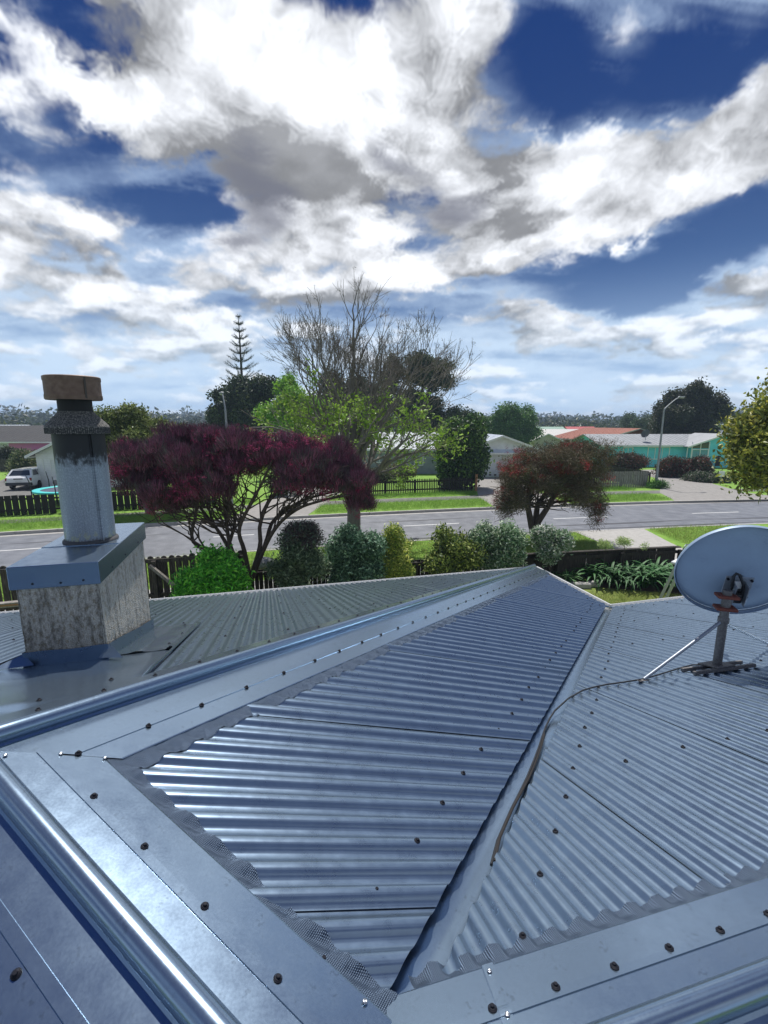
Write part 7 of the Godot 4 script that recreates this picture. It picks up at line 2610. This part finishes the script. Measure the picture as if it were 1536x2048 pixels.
	mb.tube([Vector3(0, 0.1, 0), Vector3(0.88, 0.1, 0)], [0.012, 0.012], 6)
	part(mb, "bottom_rail", M.galv, gt)
	# sawn boards resting on trestles by the tall fence
	for k in 3:
		var bd := MB.new()
		bd.bevel_box(Vector3.ZERO, Vector3(2.6, 0.035, 0.14), 0.004)
		var o := part(bd, "timber_board", [M.grey_wood, M.new_wood, M.grey_wood][k])
		tag(o, ["weathered board, lowest of three stacked beside the tall fence", "fresh orange board in the middle of the stack beside the tall fence", "grey board lying on top of the stack beside the tall fence"][k], "board", "boards stacked beside the tall fence")
		o.position = Vector3(-8.55, 0.80 + 0.036 * k + 0.055, -9.3 + 0.03 * k)
		o.rotation.y = deg_to_rad(14.0 + k * 2.0)
	for s in [-1, 1]:
		var st := thing("trestle", "timber trestle under the stacked boards at their end %s the chimney" % ("away from" if s < 0 else "nearer"), "trestle", Vector3(-8.55 + s * 0.8, y, -9.3 - s * 0.2), deg_to_rad(14.0))
		mb = MB.new()
		mb.beam(Vector3(0, 0.68, -0.35), Vector3(0, 0.68, 0.35), 0.07, 0.07)
		part(mb, "top_beam", M.grey_wood, st)
		for q in [-1, 1]:
			for e in [-1, 1]:
				mb = MB.new()
				mb.beam(Vector3(q * 0.22, 0, e * 0.3), Vector3(q * 0.03, 0.68, e * 0.28), 0.05, 0.03)
				part(mb, "leg", M.grey_wood, st)

# ---------------------------------------------------------------- grass blades on the verges and lawn
func build_grass():
	var r := RandomNumberGenerator.new()
	r.seed = 900
	var tuft := blade_cluster(9, 0.075, 0.007, 0.5, 901, 0.05)
	var strips := [
		["verge_grass", "bright green grass growing on the far verge", -2.9, -0.25, -22.0, 27.0, 26000, 1.5, [Color(0.115, 0.247, 0.020), Color(0.172, 0.338, 0.030), Color(0.230, 0.351, 0.050)]],
		["verge_grass", "yellow-green grass growing on the verge behind our fence", NEAR + 0.3, NEAR + 3.5, -12.0, 16.0, 26000, 1.2, [Color(0.149, 0.234, 0.030), Color(0.218, 0.286, 0.050), Color(0.287, 0.312, 0.080)]],
		["path_grass", "strip of grass between the far footpath and the fences", -5.9, -4.5, -20.0, 19.0, 14000, 1.5, [Color(0.103, 0.234, 0.020), Color(0.161, 0.312, 0.030)]]]
	for s in strips:
		var xf := []
		var cols := []
		for i in s[6]:
			var x := r.randf_range(s[4], s[5])
			var z := far_kerb(x) + r.randf_range(s[2], s[3])
			if s[3] < 0.0 and ((x > 6.0 and x < 11.0) or (x > 17.5 and x < 25.4) or (x > -7.6 and x < -3.6)): continue
			if s[2] > 0.0 and x > 8.2 and x < 11.6: continue
			xf.append(Transform3D(Basis(Vector3.UP, r.randf() * TAU).scaled(Vector3.ONE * r.randf_range(0.6, 1.2) * s[7]), Vector3(x, VERGE, z)))
			var c: Color = s[8][r.randi() % s[8].size()]
			var v := r.randf_range(0.75, 1.25)
			cols.append(Color(c.r * v, c.g * v, c.b * v))
		var o := copies(tuft, xf, cols, numbered(s[0]), M.leaf, null)
		o.set_meta("kind", "stuff")
		tag(o, s[1], "grass")
	var xf := []
	var cols := []
	for i in 30000:
		var u := r.randf_range(HALF - 2.0 * WING + 0.3, HALF + 5.6)
		var v := r.randf_range(HALF + 0.3, HALF + 6.5)
		var p := JUNC + PU * u + PV * v
		if p.z < -12.3 + 0.04 * p.x or p.x > 9.0: continue
		xf.append(Transform3D(Basis(Vector3.UP, r.randf() * TAU).scaled(Vector3.ONE * r.randf_range(0.5, 1.0)), Vector3(p.x, VERGE, p.z)))
		var c: Color = [Color(0.138, 0.195, 0.025), Color(0.207, 0.247, 0.045), Color(0.299, 0.299, 0.080)][r.randi() % 3]
		cols.append(c)
	var lo := copies(tuft, xf, cols, "lawn_grass", M.leaf, null)
	lo.set_meta("kind", "stuff")
	tag(lo, "yellowing mown grass of the lawn beyond the roof's inner corner", "grass")
